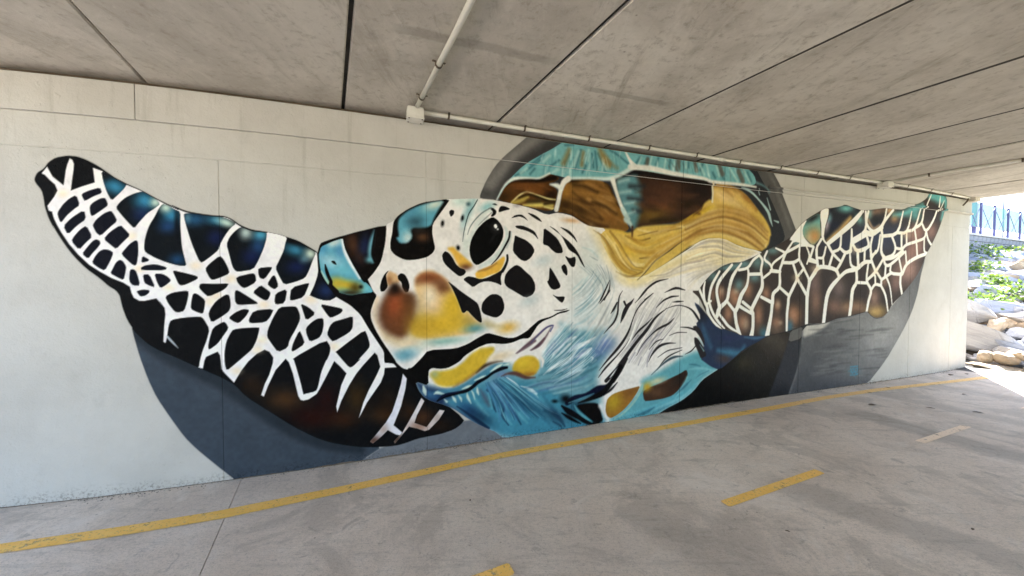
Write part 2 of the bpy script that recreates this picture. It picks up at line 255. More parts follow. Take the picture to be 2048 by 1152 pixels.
# layers of paint, in millimetres along and up the wall: p = filled shape, s = brush stroke, g = sprayed spot
MURAL = '''
@backdrop
p 70,80,92 1 - 4 sl 1 2721 1257 2742 1145 2767 1024 2815 848 2867 700 2951 535 3033 383 3108 280 3229 140 3367 -14 3383 -69 4278 -232 4296 9 4479 106 4202 288 3474 1030
p 118,122,130 1 - 14 - 1 4264 -12 4480 115 4884 147 5226 262 5571 146 5731 21 5635 -91 4279 -121
s 44,50,58 0.75 sl 37 2758 1189 50 2969 1005 59 3302 783 65 3676 441 69 3968 226 61 4281 109 43
p 98,97,97 1 - 6 disc 1 5367 2373 5367 2411 5430 2555 5517 2699 5606 2800 5712 2897 5821 2996 5889 3060 6405 3306 8980 3341 9356 3058 9533 2853 9700 2574 9854 2310 9997 2080 9571 1864 6116 2160 5533 2375
s 138,136,135 0.75 disc 57 5469 2513 50 5630 2719 59 5821 2926 49 5992 3042 37
s 62,62,64 0.8 disc 53 5549 2414 24 5704 2658 44 5889 2818 49 6116 2956 51 6261 3055 30
g 74,74,76 0.6 disc 5446 2421 126 10 0 -45
s 128,128,128 0.6 disc 40 9295 3030 26 9471 2804 26 9621 2547 27 9756 2306 27
p 62,62,64 1 - 15 - 1 8085 1304 8540 996 8881 889 9344 856 9786 911 10040 970 10479 993 11044 1084 10729 822 10268 198 9817 -31 9382 -32 8127 -50 7947 -13 7471 -35 7359 -104 7428 124 8327 513
p 34,32,31 1 - 7 bs 1 9791 892 9731 666 9565 320 9402 -4 9382 -32 8127 -50 7947 -13 7471 -35 7359 -104 7428 124 8192 380 8526 465 8952 668 9359 840
g 94,86,78 0.85 bs 9489 757 471 -181 -113 -174
g 66,62,58 0.7 bs 9242 513 458 -186 -127 -196
g 10,10,10 0.95 bs 8477 23 792 -174 -33 -196
g 11,11,11 0.95 bs 8051 169 359 -39 3 -196
g 82,80,58 0.45 bs 8935 506 141 -11 2 -89
p 66,68,75 1 - 42 ms 1 9758 730 10001 758 10025 585 9942 321 9772 -30 9769 -74 9382 -32 9565 320 9710 636
g 38,38,44 0.7 ms 9595 7 262 -27 4 -140
p 112,110,109 1 - 7 - 1 9802 891 10041 949 10037 772 9758 730
p 116,117,121 1 - 8 gs 1 10032 941 10505 980 10625 1016 11048 1061 11440 1117 11677 1017 11968 1106 12347 1382 12682 1662 12898 1908 12974 2013 12929 1857 12846 1663 12779 1393 12622 1075 12396 791 12313 704 11946 322 11485 -24 11012 -69 9762 -73 9768 -30 9942 321 10025 585
g 176,176,176 0.85 gs 11896 805 526 -173 -343 -466
g 150,150,150 0.5 gs 11502 926 816 -31 4 -104
g 84,86,95 0.85 gs 10635 -32 1173 -224 -32 -178
g 98,98,100 0.5 gs 10372 628 428 -25 8 -260
p 198,194,188 1 gs 35 - 1 10049 917 10105 972 10505 967 10650 997 10460 884 10225 817 10053 780
g 86,88,94 0.7 gs 10106 180 337 -92 -121 -330
s 126,127,131 0.5 - 21 10037 775 10 9946 321 17 9783 -31 19
s 140,140,142 0.35 gs 18 10482 927 4 10632 937 8 10783 933 4
s 80,80,84 0.35 gs 19 11049 744 4 11334 750 17 11629 750 4
s 140,140,142 0.35 gs 18 10554 866 4 10649 859 8 10743 870 4
s 140,140,142 0.35 gs 19 11217 761 4 11355 767 18 11494 765 4
s 80,80,84 0.35 gs 20 11413 229 4 11687 214 14 11973 217 5
s 92,92,96 0.35 gs 18 10753 793 4 10877 802 22 11004 797 4
s 92,92,96 0.35 gs 20 11665 484 4 11816 480 22 11970 481 5
s 92,92,96 0.35 gs 20 11630 521 4 11806 521 11 11986 519 5
s 80,80,84 0.35 gs 18 10623 326 4 10704 325 22 10789 324 4
s 140,140,142 0.35 gs 19 11004 439 4 11227 424 12 11456 435 4
s 92,92,96 0.35 gs 18 10796 831 4 11000 839 15 11207 837 4
s 92,92,96 0.35 gs 19 11133 441 4 11253 448 10 11375 440 4
s 140,140,142 0.35 gs 18 10488 376 4 10680 380 21 10877 371 4
s 80,80,84 0.35 gs 18 10574 988 4 10719 983 21 10865 995 4
s 92,92,96 0.35 gs 19 11422 134 4 11508 136 11 11593 131 4
s 80,80,84 0.35 gs 19 11258 235 4 11526 232 12 11804 225 4
s 140,140,142 0.35 gs 18 10852 884 4 11003 889 8 11160 889 4
s 92,92,96 0.35 gs 17 10158 887 4 10376 879 16 10599 894 4
s 80,80,84 0.35 gs 19 10844 824 4 11108 836 9 11379 832 4
s 80,80,84 0.35 gs 18 10380 457 4 10481 455 16 10582 455 4
s 92,92,96 0.35 gs 18 10628 978 4 10869 976 14 11115 989 4
s 150,150,150 0.35 gs 20 11911 531 5 12053 530 13 12201 530 5
s 140,140,142 0.35 gs 19 10864 449 4 11029 446 8 11195 445 4
s 140,140,142 0.35 gs 18 10517 809 4 10631 812 12 10744 814 4
s 80,80,84 0.35 gs 18 10660 257 4 10796 243 14 10934 252 4
s 80,80,84 0.35 gs 20 11741 383 4 12007 379 10 12283 376 5
s 140,140,142 0.35 gs 18 10460 286 4 10708 283 17 10964 279 4
s 140,140,142 0.35 gs 20 11538 407 4 11802 400 20 12076 401 5
s 80,80,84 0.35 gs 18 10560 237 4 10825 224 12 11094 228 4
s 140,140,142 0.35 gs 19 11192 822 4 11355 818 13 11519 828 4
s 150,150,150 0.35 gs 20 11660 195 4 11900 187 20 12147 185 5
s 140,140,142 0.35 gs 20 11779 773 4 11863 783 23 11949 774 5
s 140,140,142 0.35 gs 18 10294 353 4 10516 348 20 10743 347 4
s 150,150,150 0.35 gs 18 10437 458 4 10575 447 14 10712 456 4
s 92,92,96 0.35 gs 17 10230 451 4 10321 448 10 10414 450 4
s 80,80,84 0.35 gs 18 10723 357 4 10903 357 13 11087 351 4
s 140,140,142 0.35 gs 18 10229 233 4 10385 224 12 10544 227 4
s 80,80,84 0.35 gs 18 10488 608 4 10751 614 21 11021 609 4
s 150,150,150 0.35 gs 20 11526 653 4 11832 645 21 12150 655 5
s 92,92,96 0.35 gs 17 10213 301 4 10322 289 15 10431 297 4
s 140,140,142 0.35 gs 18 10292 560 4 10434 566 10 10579 560 4
s 80,80,84 0.35 gs 19 10949 707 4 11136 704 8 11330 711 4
s 150,150,150 0.35 gs 18 10628 550 4 10796 548 15 10970 549 4
s 140,140,142 0.35 gs 18 10796 753 4 10917 744 18 11041 756 4
s 150,150,150 0.35 gs 19 11297 452 4 11445 444 17 11594 450 4
s 150,150,150 0.35 gs 20 11806 512 4 11995 512 14 12187 509 5
s 150,150,150 0.35 gs 19 11160 134 4 11309 139 11 11462 126 4
s 92,92,96 0.35 gs 20 11538 819 4 11824 827 21 12119 827 5
s 140,140,142 0.35 gs 19 11304 213 4 11400 212 14 11497 208 4
s 80,80,84 0.35 gs 18 10398 285 4 10586 273 19 10778 278 4
s 150,150,150 0.35 gs 20 11827 824 4 12049 821 25 12277 829 5
s 140,140,142 0.35 gs 18 10231 262 4 10490 253 17 10756 251 4
s 92,92,96 0.35 gs 20 11432 437 4 11695 424 20 11970 431 5
s 140,140,142 0.35 gs 20 11684 760 4 11881 765 12 12081 762 5
s 150,150,150 0.35 gs 18 10655 479 4 10929 476 23 11212 477 4
s 92,92,96 0.35 gs 18 10625 640 4 10817 645 16 11012 641 4
s 150,150,150 0.35 gs 19 11330 445 4 11488 442 11 11650 443 4
s 92,92,96 0.35 gs 18 10218 223 4 10477 214 12 10743 212 4
s 150,150,150 0.35 gs 17 10240 809 4 10353 804 19 10464 813 4
s 80,80,84 0.35 gs 18 10336 821 4 10464 830 19 10594 825 4
s 92,92,96 0.35 gs 20 11303 507 4 11592 513 12 11892 504 5
s 80,80,84 0.35 gs 20 11428 799 4 11718 809 10 12020 806 5
s 140,140,142 0.35 gs 21 11915 703 5 12211 697 20 12520 705 5
s 92,92,96 0.35 gs 21 11854 173 5 12107 161 21 12372 160 5
s 92,92,96 0.35 gs 19 11061 561 4 11170 559 10 11280 560 4
s 150,150,150 0.35 gs 18 10386 292 4 10505 288 12 10629 288 4
s 80,80,84 0.35 gs 18 10773 859 4 10860 865 17 10948 861 4
s 80,80,84 0.35 gs 18 10620 345 4 10711 336 20 10803 343 4
s 140,140,142 0.35 gs 18 10487 553 4 10653 544 14 10821 552 4
s 150,150,150 0.35 gs 20 11413 216 4 11645 212 11 11882 206 5
s 150,150,150 0.6 gs 14 10650 974 8 11050 1019 10 11309 1044 11 11499 995 11 11666 923 13 11890 964 11 12059 1047 7
s 92,150,172 0.9 - 9 11095 289 8 11179 288 10 11272 289 9
s 92,150,172 0.9 - 9 11095 163 8 11184 158 9 11265 159 9
s 92,150,172 0.85 - 8 11100 265 10 11110 191 10
s 92,150,172 0.85 - 8 11105 223 10 11148 261 10
s 92,150,172 0.85 - 8 11109 227 10 11155 182 10
s 92,150,172 0.85 - 8 11151 182 10 11184 258 10 11220 174 10
s 92,150,172 0.85 - 8 11158 205 10 11206 201 10
s 92,150,172 0.85 - 8 11221 253 10 11270 252 10 11232 175 10 11277 174 10
g 92,150,172 0.8 - 11065 226 13 -1 0 -9
g 92,150,172 0.38 - 11190 221 113 -9 2 -58
s 92,150,172 0.6 - 9 11209 146 7 11226 102 2
@shell
p 54,56,62 1 - 5 shell 1 5529 2373 5573 2466 5647 2568 5821 2748 6117 2933 6252 3029 6714 3273 8085 3142 8773 3111 9067 3046 9191 2890 9317 2747 9479 2516 9595 2321 9655 2188 9601 2343 9667 2150 9512 2055 9323 1976 8170 1592 7059 1591 6117 2057
p 120,180,186 1 shell 7 rim 1 5533 2375 5573 2463 5647 2563 5721 2646 5821 2744 5984 2857 6117 2930 6252 3023 6406 3123 7389 3172 8086 3077 8702 3077 8920 3031 9040 2952 9087 2848 8925 2792 8637 2799 8345 2804 8184 2810 7707 2825 7286 2830 7114 2841 7157 2841 6988 2763 6824 2687 6585 2681 6337 2657 6208 2677 6109 2683 6003 2625 5855 2611 5729 2583 5630 2520 5557 2407
s 58,112,124 0.75 rim 16 6028 2865 11 5898 2756 11
s 58,112,124 0.75 rim 16 6207 2830 11 6117 2764 11
s 58,112,124 0.75 rim 17 6326 2901 11 6262 2788 11
s 58,112,124 0.75 rim 17 6467 2967 12 6402 2770 11
s 58,112,124 0.75 rim 17 6603 2942 12 6623 2802 12
s 58,112,124 0.75 rim 18 6642 2972 12 6673 2774 12
s 58,112,124 0.75 rim 18 6681 2951 12 6773 2784 12
s 58,112,124 0.75 rim 18 6831 3012 12 6944 2965 12 7071 2893 12
s 58,112,124 0.75 rim 17 6526 2808 12 6498 2739 12
s 58,112,124 0.75 rim 16 5993 2806 11 5855 2697 11
s 58,112,124 0.75 rim 17 6373 3012 11 6280 2992 11
s 58,112,124 0.75 rim 16 5821 2678 11 5729 2629 10
s 58,112,124 0.75 rim 16 5941 2721 11 5890 2661 11
s 182,216,212 0.7 rim 19 6099 2866 14 6028 2794 14
s 182,216,212 0.7 rim 20 6439 2947 15 6383 2793 15
s 182,216,212 0.7 rim 19 6208 2742 15 6144 2703 14
s 182,216,212 0.7 rim 18 5855 2712 14 5788 2659 14
s 182,216,212 0.7 rim 21 6741 2891 16 6782 2802 16
s 182,216,212 0.7 rim 20 6563 2979 15 6555 2870 15
s 182,216,212 0.7 rim 19 6281 2741 15 6254 2682 15
s 182,216,212 0.7 rim 20 6355 2741 15 6346 2675 15
s 150,124,72 0.7 rim 33 6326 2950 22 6262 2804 30
s 150,124,72 0.75 rim 29 6496 2946 18 6478 2811 22
s 160,128,66 0.8 rim 41 6701 3004 23 6751 2926 42 6823 2849 33
s 150,124,72 0.5 rim 36 6782 2895 28 6925 2826 19
s 58,112,124 0.7 rim 19 7238 2975 16 7181 2904 16
s 58,112,124 0.7 rim 19 7343 2978 16 7297 2897 16
s 58,112,124 0.7 rim 20 7668 3005 16 7657 2917 16
s 58,112,124 0.7 rim 20 7957 3018 17 7946 2947 17
s 58,112,124 0.7 rim 21 8167 3010 17 8128 2926 17
s 58,112,124 0.7 rim 21 8330 2915 18 8371 2858 18
s 58,112,124 0.7 rim 22 8466 2949 18 8509 2860 18
s 58,112,124 0.7 rim 23 8921 2973 19 8982 2871 19
s 58,112,124 0.7 rim 19 7497 3005 16 7462 2925 16
s 104,100,92 0.85 rim 20 7792 3009 33 7781 2910 39
s 104,100,92 0.85 rim 21 8035 3036 23 8069 2920 29
s 104,100,92 0.85 rim 22 8437 3018 30 8487 2920 36
s 104,100,92 0.85 rim 22 8761 2978 37 8836 2859 37
s 104,100,92 0.85 rim 19 7343 2969 26 7332 2901 26
s 182,216,212 0.7 rim 17 7742 3033 13 7719 2894 13
s 182,216,212 0.7 rim 17 7906 3022 14 7907 2933 14
s 182,216,212 0.7 rim 18 8219 3036 14 8276 2869 14
s 182,216,212 0.7 rim 18 8382 3023 14 8440 2885 14
s 182,216,212 0.7 rim 18 8604 3005 15 8750 2851 15
s 182,216,212 0.7 rim 19 8833 3017 15 8968 2849 15
s 182,216,212 0.7 rim 16 7401 3013 13 7368 2886 13
s 182,216,212 0.7 rim 16 7606 3017 13 7583 2899 13
s 182,216,212 0.7 rim 16 7250 2977 13 7216 2898 12
s 182,216,212 0.7 rim 17 8114 3005 14 8196 2882 14
p 96,62,28 1 - 6 s1 1 5545 2367 5606 2487 5671 2558 5746 2599 5855 2617 5994 2624 6055 2662 6109 2685 6172 2675 6223 2656 6195 2623 6091 2578 6168 2554 6205 2499 6184 2434 6178 2384 6155 2318 6074 2300 5814 2338
s 26,19,15 0.95 s1 21 5630 2528 12 5704 2577 22 5890 2591 23 6055 2626 25 6172 2653 26
g 28,17,12 0.95 s1 6132 2489 81 7 0 -64
g 124,76,30 0.8 s1 5890 2528 204 -8 -6 -43
g 50,36,14 0.8 s1 5606 2403 63 39 24 -38
s 222,212,150 1 s1 11 5688 2356 7 5771 2436 9 5856 2478 9 5959 2459 9 6074 2431 9 6177 2424 8
s 178,158,74 1 s1 21 5713 2358 20 5797 2391 24 5864 2428 16
s 48,38,18 1 s1 16 5771 2412 6 5873 2454 10 5994 2430 13 6119 2391 13
s 72,60,30 1 s1 27 5873 2377 21 5995 2390 25
s 212,196,104 1 s1 21 5822 2342 12 5960 2352 21 6137 2369 21
s 60,46,26 1 s1 22 6056 2375 17 6164 2399 17
s 216,204,130 1 s1 16 6056 2343 8 6151 2329 15
p 130,94,42 1 - 7 s2 1 6308 2618 6347 2654 6585 2685 6743 2673 6845 2638 6887 2543 6970 2441 7035 2307 7017 2349 7082 2231 7110 2162 6999 2113 6833 2131 6662 2161 6583 2166 6466 2230 6324 2296 6195 2296 6210 2301 6237 2412 6264 2536
g 40,28,16 0.9 s2 6384 2645 103 10 0 -28
s 34,25,18 0.95 s2 24 6784 2666 11 6855 2630 19 6918 2507 28 6981 2416 17
g 58,40,20 0.9 s2 6292 2368 74 5 0 -90
g 66,46,22 0.85 s2 6471 2339 139 -23 -19 -65
g 168,122,44 0.8 s2 6310 2516 56 5 0 -65
s 180,138,72 0.8 s2 35 6567 2462 20 6745 2442 20 6909 2359 21
s 160,118,52 0.8 s2 35 6432 2518 20 6586 2514 20 6745 2502 20
s 150,108,50 0.8 s2 35 6489 2606 20 6684 2615 20 6784 2581 20
s 168,124,56 0.8 s2 36 6686 2319 20 6828 2277 21 6910 2230 21
s 146,106,48 0.8 s2 34 6376 2439 19 6490 2415 20 6587 2363 20
s 60,42,20 0.75 s2 30 6626 2433 15 6786 2398 16 6930 2326 16
s 60,42,20 0.75 s2 29 6490 2390 15 6666 2318 16 6747 2255 16
s 60,42,20 0.75 s2 29 6394 2597 15 6537 2593 15 6685 2547 16
s 58,36,20 0.85 s2 35 6371 2274 26 6563 2202 32 6812 2169 19
g 124,84,34 0.7 s2 6852 2261 98 -42 -35 -54
p 62,45,36 1 - 8 s3 1 6914 2683 6988 2762 7141 2836 7114 2829 7286 2836 7683 2812 7961 2811 8184 2812 8278 2790 8333 2732 8341 2650 8295 2580 8229 2529 8164 2434 7969 2321 7778 2286 7532 2243 7236 2185 7144 2162 7158 2155 7114 2223 7088 2257 6992 2426 6930 2568
g 92,60,42 0.8 s3 7588 2581 317 25 2 -145
g 120,72,44 0.7 s3 7590 2455 205 -14 -12 -58
g 38,30,28 0.9 s3 8159 2697 186 15 2 -111
s 48,36,22 0.85 s3 48 7688 2481 33 7966 2511 51 8176 2505 35
g 124,96,34 0.8 s3 7422 2348 224 39 14 -75
s 54,42,22 0.9 s3 33 7411 2271 16 7653 2303 27 7867 2306 17
s 30,27,27 0.95 s3 26 7114 2802 21 7287 2807 23 7683 2791 24 8224 2783 23
p 98,150,160 0.95 s3 56 tl 1 6914 2679 6999 2756 7179 2791 7218 2739 7277 2622 7256 2470 7246 2318 7190 2174 7169 2156 7114 2232 6992 2426 6930 2568
s 46,50,56 0.8 s3 38 7116 2646 26 7312 2668 21
s 46,50,56 0.8 s3 38 7095 2514 18 7290 2510 21
s 46,50,56 0.8 s3 38 7165 2379 21 7268 2376 21
s 28,26,28 0.9 s3 25 7020 2758 10 7157 2811 24 7252 2816 25
s 176,206,208 0.7 s3 31 6968 2684 14 7094 2722 14
s 176,206,208 0.7 s3 31 6980 2564 14 7117 2592 15
s 176,206,208 0.7 s3 31 7044 2447 14 7182 2474 15
s 176,206,208 0.7 s3 31 7098 2337 15 7184 2369 15
p 212,182,88 1 - 21 yl 1 8359 2793 8609 2788 8824 2746 8972 2662 9125 2532 9272 2410 9368 2288 9398 2189 9379 2186 9339 2039 9193 1962 8828 2023 8491 2111 8234 2101 7987 1978 8488 2119 8048 2026 7808 1887 7575 1744 7328 1624 7132 1614 6982 1675 6857 1804 6754 1939 6662 2072 6603 2162 6833 2161 6999 2146 7115 2118 7233 2201 7568 2243 7802 2255 7969 2346 8163 2459 8235 2550 8309 2591 8363 2575
g 226,192,122 0.9 yl 8569 2658 210 16 2 -104
s 146,100,42 0.8 yl 45 8359 2775 24 8609 2776 24 8824 2730 31 8973 2646 31 9110 2515 19
g 218,178,92 0.6 yl 8932 2514 103 -55 -65 -62
s 230,212,176 0.9 yl 36 7971 2211 17 8166 2327 29 8366 2416 36 8715 2447 31 9008 2395 25 9237 2271 19
s 142,106,54 0.8 yl 30 8574 2413 10 8934 2416 23 9160 2333 23 9315 2230 16
s 158,118,54 0.8 yl 29 8206 2289 8 8368 2349 18 8533 2384 8
g 214,182,28 0.9 yl 8020 2374 146 50 42 -82
g 212,176,30 0.8 yl 8042 2358 142 38 17 -45
g 118,84,34 0.9 yl 8138 2402 34 2 0 -20
g 118,84,34 0.9 yl 8329 2249 35 2 0 -21
s 230,214,170 0.7 yl 37 7997 2130 11 8231 2255 17 8526 2319 17 8821 2304 23 9103 2175 24 9292 2048 18
s 150,116,50 0.8 yl 28 7925 2090 11 8170 2176 16 8424 2226 13
s 168,128,54 0.7 yl 30 8633 2295 9 8905 2248 18 9104 2124 16 9249 2026 10
s 226,198,118 0.7 yl 38 8821 2345 12 9099 2318 24 9302 2204 18
s 206,164,84 0.5 yl 37 8585 2727 2 8683 2676 30 8783 2628 2
s 140,96,40 0.5 yl 37 8507 2740 2 8598 2707 21 8688 2654 2
s 178,130,56 0.5 yl 38 8945 2764 3 9076 2701 17 9207 2616 3
s 226,192,120 0.5 yl 37 8749 2745 2 8821 2683 24 8892 2623 2
s 226,192,120 0.5 yl 38 8840 2762 2 8909 2732 25 8977 2704 3
s 178,130,56 0.5 yl 37 8709 2616 2 8830 2555 22 8953 2497 3
s 178,130,56 0.5 yl 37 8572 2524 2 8674 2465 26 8776 2420 2
s 178,130,56 0.5 yl 37 8565 2465 2 8633 2442 19 8703 2405 2
s 206,164,84 0.5 yl 38 9027 2674 3 9124 2619 20 9224 2556 3
s 226,192,120 0.5 yl 37 8711 2532 2 8773 2490 22 8835 2467 2
s 178,130,56 0.5 yl 38 8826 2775 2 8970 2716 20 9114 2646 3
s 140,96,40 0.5 yl 38 8829 2787 2 8936 2753 23 9045 2723 3
s 178,130,56 0.5 yl 37 8512 2678 2 8636 2621 21 8765 2545 2
s 206,164,84 0.5 yl 38 8750 2508 2 8885 2453 33 9021 2407 3
s 140,96,40 0.5 yl 38 8842 2674 2 8909 2647 29 8980 2600 3
s 206,164,84 0.5 yl 36 8487 2677 2 8549 2637 18 8610 2600 2
s 170,130,40 0.5 yl 27 7889 2244 2 7951 2257 18 8013 2283 2
s 140,104,40 0.5 yl 28 7962 2425 2 8055 2455 13 8150 2484 2
s 140,104,40 0.5 yl 28 8153 2426 2 8226 2460 25 8300 2495 2
s 220,190,40 0.5 yl 28 8109 2313 2 8169 2342 23 8231 2366 2
s 170,130,40 0.5 yl 27 7836 2412 2 7950 2465 12 8066 2521 2
s 170,130,40 0.5 yl 27 7819 2244 2 7906 2286 23 7995 2315 2
s 140,104,40 0.5 yl 28 7988 2321 2 8088 2397 22 8189 2459 2
s 140,104,40 0.5 yl 27 7832 2293 2 7937 2334 12 8041 2378 2
s 170,130,40 0.5 yl 27 7855 2325 2 7965 2387 24 8078 2444 2
s 230,204,90 0.5 yl 27 7918 2386 2 7970 2414 23 8024 2438 2
s 220,190,40 0.5 yl 28 8182 2411 2 8278 2471 22 8378 2518 2
s 230,204,90 0.5 yl 28 7918 2425 2 8028 2465 18 8137 2518 2
s 220,190,40 0.5 yl 28 8188 2419 2 8241 2457 12 8294 2486 2
s 230,204,90 0.5 yl 27 7826 2402 2 7909 2454 24 7995 2494 2
s 60,40,20 0.5 s2 28 6345 2313 2 6432 2284 12 6521 2254 2
s 60,40,20 0.5 s2 29 6389 2449 2 6512 2426 17 6638 2401 2
s 150,110,48 0.5 s2 28 6265 2455 2 6385 2428 8 6508 2384 2
s 84,58,26 0.5 s2 29 6595 2294 2 6681 2268 17 6769 2258 2
s 84,58,26 0.5 s2 29 6585 2360 2 6658 2318 20 6731 2284 2
s 172,128,62 0.5 s2 30 6839 2512 2 6972 2488 21 7109 2451 2
s 60,40,20 0.5 s2 30 6794 2621 2 6912 2602 20 7032 2582 2
s 60,40,20 0.5 s2 29 6377 2523 2 6485 2457 14 6596 2401 2
s 84,58,26 0.5 s2 29 6622 2638 2 6707 2614 19 6793 2586 2
s 186,146,84 0.5 s2 30 6743 2381 2 6794 2354 10 6847 2313 2
s 186,146,84 0.5 s2 30 6783 2524 2 6863 2501 13 6945 2479 2
s 84,58,26 0.5 s2 29 6366 2442 2 6497 2423 18 6632 2404 2
s 150,110,48 0.5 s2 29 6403 2441 2 6480 2397 15 6557 2357 2
s 186,146,84 0.5 s2 30 6712 2513 2 6836 2479 14 6964 2454 2
s 84,58,26 0.5 s2 29 6605 2489 2 6686 2428 13 6768 2382 2
s 186,146,84 0.5 s2 30 6766 2507 2 6818 2483 16 6871 2463 2
s 172,128,62 0.5 s2 29 6540 2633 2 6637 2599 18 6735 2574 2
s 172,128,62 0.5 s2 30 6767 2567 2 6883 2529 8 7001 2475 2
s 150,110,48 0.5 s2 28 6273 2342 2 6369 2314 10 6467 2279 2
s 150,110,48 0.5 s2 29 6418 2279 2 6515 2240 12 6614 2198 2
s 172,128,62 0.5 s2 29 6549 2635 2 6621 2628 17 6692 2611 2
s 172,128,62 0.5 s2 30 6873 2301 2 6960 2270 13 7048 2228 2
s 84,58,26 0.5 s2 28 6286 2268 2 6373 2246 15 6462 2240 2
s 172,128,62 0.5 s2 30 6690 2486 2 6782 2454 15 6876 2418 2
s 172,128,62 0.5 s2 29 6458 2401 2 6575 2352 18 6695 2294 2
s 60,40,20 0.5 s2 29 6452 2285 2 6557 2245 9 6664 2205 2
s 110,74,50 0.45 s3 42 8080 2411 2 8264 2399 17 8452 2376 2
s 70,50,38 0.45 s3 38 7196 2468 2 7375 2452 28 7560 2446 2
s 92,62,44 0.45 s3 40 7632 2636 2 7807 2608 31 7987 2575 2
s 44,34,30 0.45 s3 42 8026 2644 2 8217 2649 17 8414 2656 2
s 44,34,30 0.45 s3 38 7184 2618 2 7358 2585 20 7539 2570 2
s 110,74,50 0.45 s3 40 7543 2562 2 7718 2530 19 7898 2507 2
s 70,50,38 0.45 s3 42 8105 2407 2 8272 2377 18 8443 2354 2
s 110,74,50 0.45 s3 39 7417 2564 2 7542 2532 21 7671 2506 2
s 44,34,30 0.45 s3 42 8020 2677 2 8160 2668 30 8302 2677 2
s 70,50,38 0.45 s3 42 7955 2435 2 8113 2457 32 8274 2471 2
s 110,74,50 0.45 s3 41 7825 2593 2 7976 2610 22 8130 2638 2
s 110,74,50 0.45 s3 40 7499 2489 2 7675 2482 30 7857 2482 2
s 44,34,30 0.45 s3 39 7337 2452 2 7438 2425 29 7539 2406 2
s 44,34,30 0.45 s3 41 7869 2760 2 7981 2742 14 8095 2741 2
s 92,62,44 0.45 s3 42 8018 2493 2 8130 2484 32 8242 2459 2
s 110,74,50 0.45 s3 38 7187 2448 2 7262 2447 29 7339 2434 2
s 44,34,30 0.45 s3 41 7853 2587 2 8020 2560 13 8190 2518 2
s 92,62,44 0.45 s3 40 7477 2517 2 7638 2516 21 7801 2505 2
s 70,50,38 0.45 s3 39 7444 2543 2 7551 2535 25 7660 2542 2
s 110,74,50 0.45 s3 40 7597 2697 2 7751 2690 13 7909 2696 2
s 110,74,50 0.45 s3 41 7910 2401 2 8049 2431 32 8193 2448 2
s 92,62,44 0.45 s3 39 7398 2515 2 7522 2510 30 7646 2513 2
s 44,34,30 0.45 s3 41 7788 2701 2 7920 2691 32 8055 2681 2
s 70,50,38 0.45 s3 42 8058 2389 2 8169 2386 15 8282 2365 2
s 110,74,50 0.45 s3 39 7371 2434 2 7523 2440 12 7678 2447 2
s 92,62,44 0.45 s3 38 7194 2583 2 7281 2593 14 7369 2593 2
s 120,76,34 0.5 s1 21 5723 2500 2 5801 2508 13 5881 2520 2
s 140,92,40 0.5 s1 21 5840 2509 2 5893 2501 12 5945 2492 2
s 140,92,40 0.5 s1 21 5844 2499 2 5937 2488 5 6030 2473 2
s 120,76,34 0.5 s1 22 5999 2572 2 6099 2558 6 6200 2538 2
s 60,38,18 0.5 s1 22 6046 2537 2 6135 2543 13 6226 2546 2
s 120,76,34 0.5 s1 21 5828 2460 2 5921 2494 10 6016 2513 2
s 60,38,18 0.5 s1 21 5733 2485 2 5799 2479 10 5866 2476 2
s 120,76,34 0.5 s1 21 5809 2546 2 5870 2557 14 5932 2580 2
s 140,92,40 0.5 s1 22 5944 2567 2 6037 2550 11 6132 2519 2
s 120,76,34 0.5 s1 21 5925 2462 2 5983 2485 13 6042 2493 2
s 206,230,226 0.45 rim 14 6170 2948 2 6170 2914 6 6169 2882 2
s 214,232,228 0.45 rim 15 6974 3058 2 6965 3006 5 6956 2946 2
s 214,232,228 0.45 rim 13 6043 2908 2 6018 2851 5 5995 2784 2
s 214,232,228 0.45 rim 14 6574 2857 2 6577 2796 8 6582 2721 2
s 214,232,228 0.45 rim 15 6621 2913 2 6615 2887 6 6608 2842 2
s 80,138,148 0.45 rim 15 6656 2962 2 6638 2898 8 6620 2831 2
s 160,210,208 0.45 rim 14 6367 2960 2 6368 2928 10 6369 2895 2
s 80,138,148 0.45 rim 14 6459 2863 2 6435 2795 5 6411 2743 2
s 214,232,228 0.45 rim 14 6349 2948 2 6349 2900 5 6349 2857 2
s 214,232,228 0.45 rim 14 6259 2798 2 6259 2733 8 6260 2677 2
s 160,210,208 0.45 rim 14 6172 2899 2 6166 2860 10 6160 2835 2
s 214,232,228 0.45 rim 15 6690 2819 2 6682 2789 5 6673 2754 2
s 80,138,148 0.45 rim 14 6601 2831 2 6591 2790 6 6582 2762 2
s 160,210,208 0.45 rim 14 6184 2842 2 6188 2808 7 6192 2770 2
s 80,138,148 0.45 rim 14 6301 2811 2 6285 2763 5 6269 2713 2
s 80,138,148 0.45 rim 13 5997 2937 2 5994 2898 7 5991 2863 2
s 206,230,226 0.45 rim 14 6526 2944 2 6507 2898 5 6489 2858 2
s 80,138,148 0.45 rim 14 6137 2872 2 6128 2822 6 6120 2769 2
s 80,138,148 0.45 rim 15 6861 2867 2 6859 2822 9 6857 2779 2
s 214,232,228 0.45 rim 14 6353 2936 2 6349 2890 10 6344 2847 2
s 206,230,226 0.45 rim 14 6339 2794 2 6345 2734 7 6350 2670 2
s 80,138,148 0.45 rim 15 6907 2931 2 6920 2862 8 6933 2786 2
s 214,232,228 0.45 rim 15 6760 2899 2 6750 2840 7 6738 2776 2
s 80,138,148 0.45 rim 14 6436 2813 2 6441 2779 10 6445 2729 2
s 206,230,226 0.45 rim 13 6064 2749 2 6062 2711 8 6060 2675 2
s 80,138,148 0.45 rim 15 6903 3013 2 6902 2989 10 6900 2948 2
s 80,138,148 0.45 rim 13 6052 2782 2 6044 2734 8 6035 2676 2
s 206,230,226 0.45 rim 15 6781 2919 2 6800 2864 4 6819 2793 2
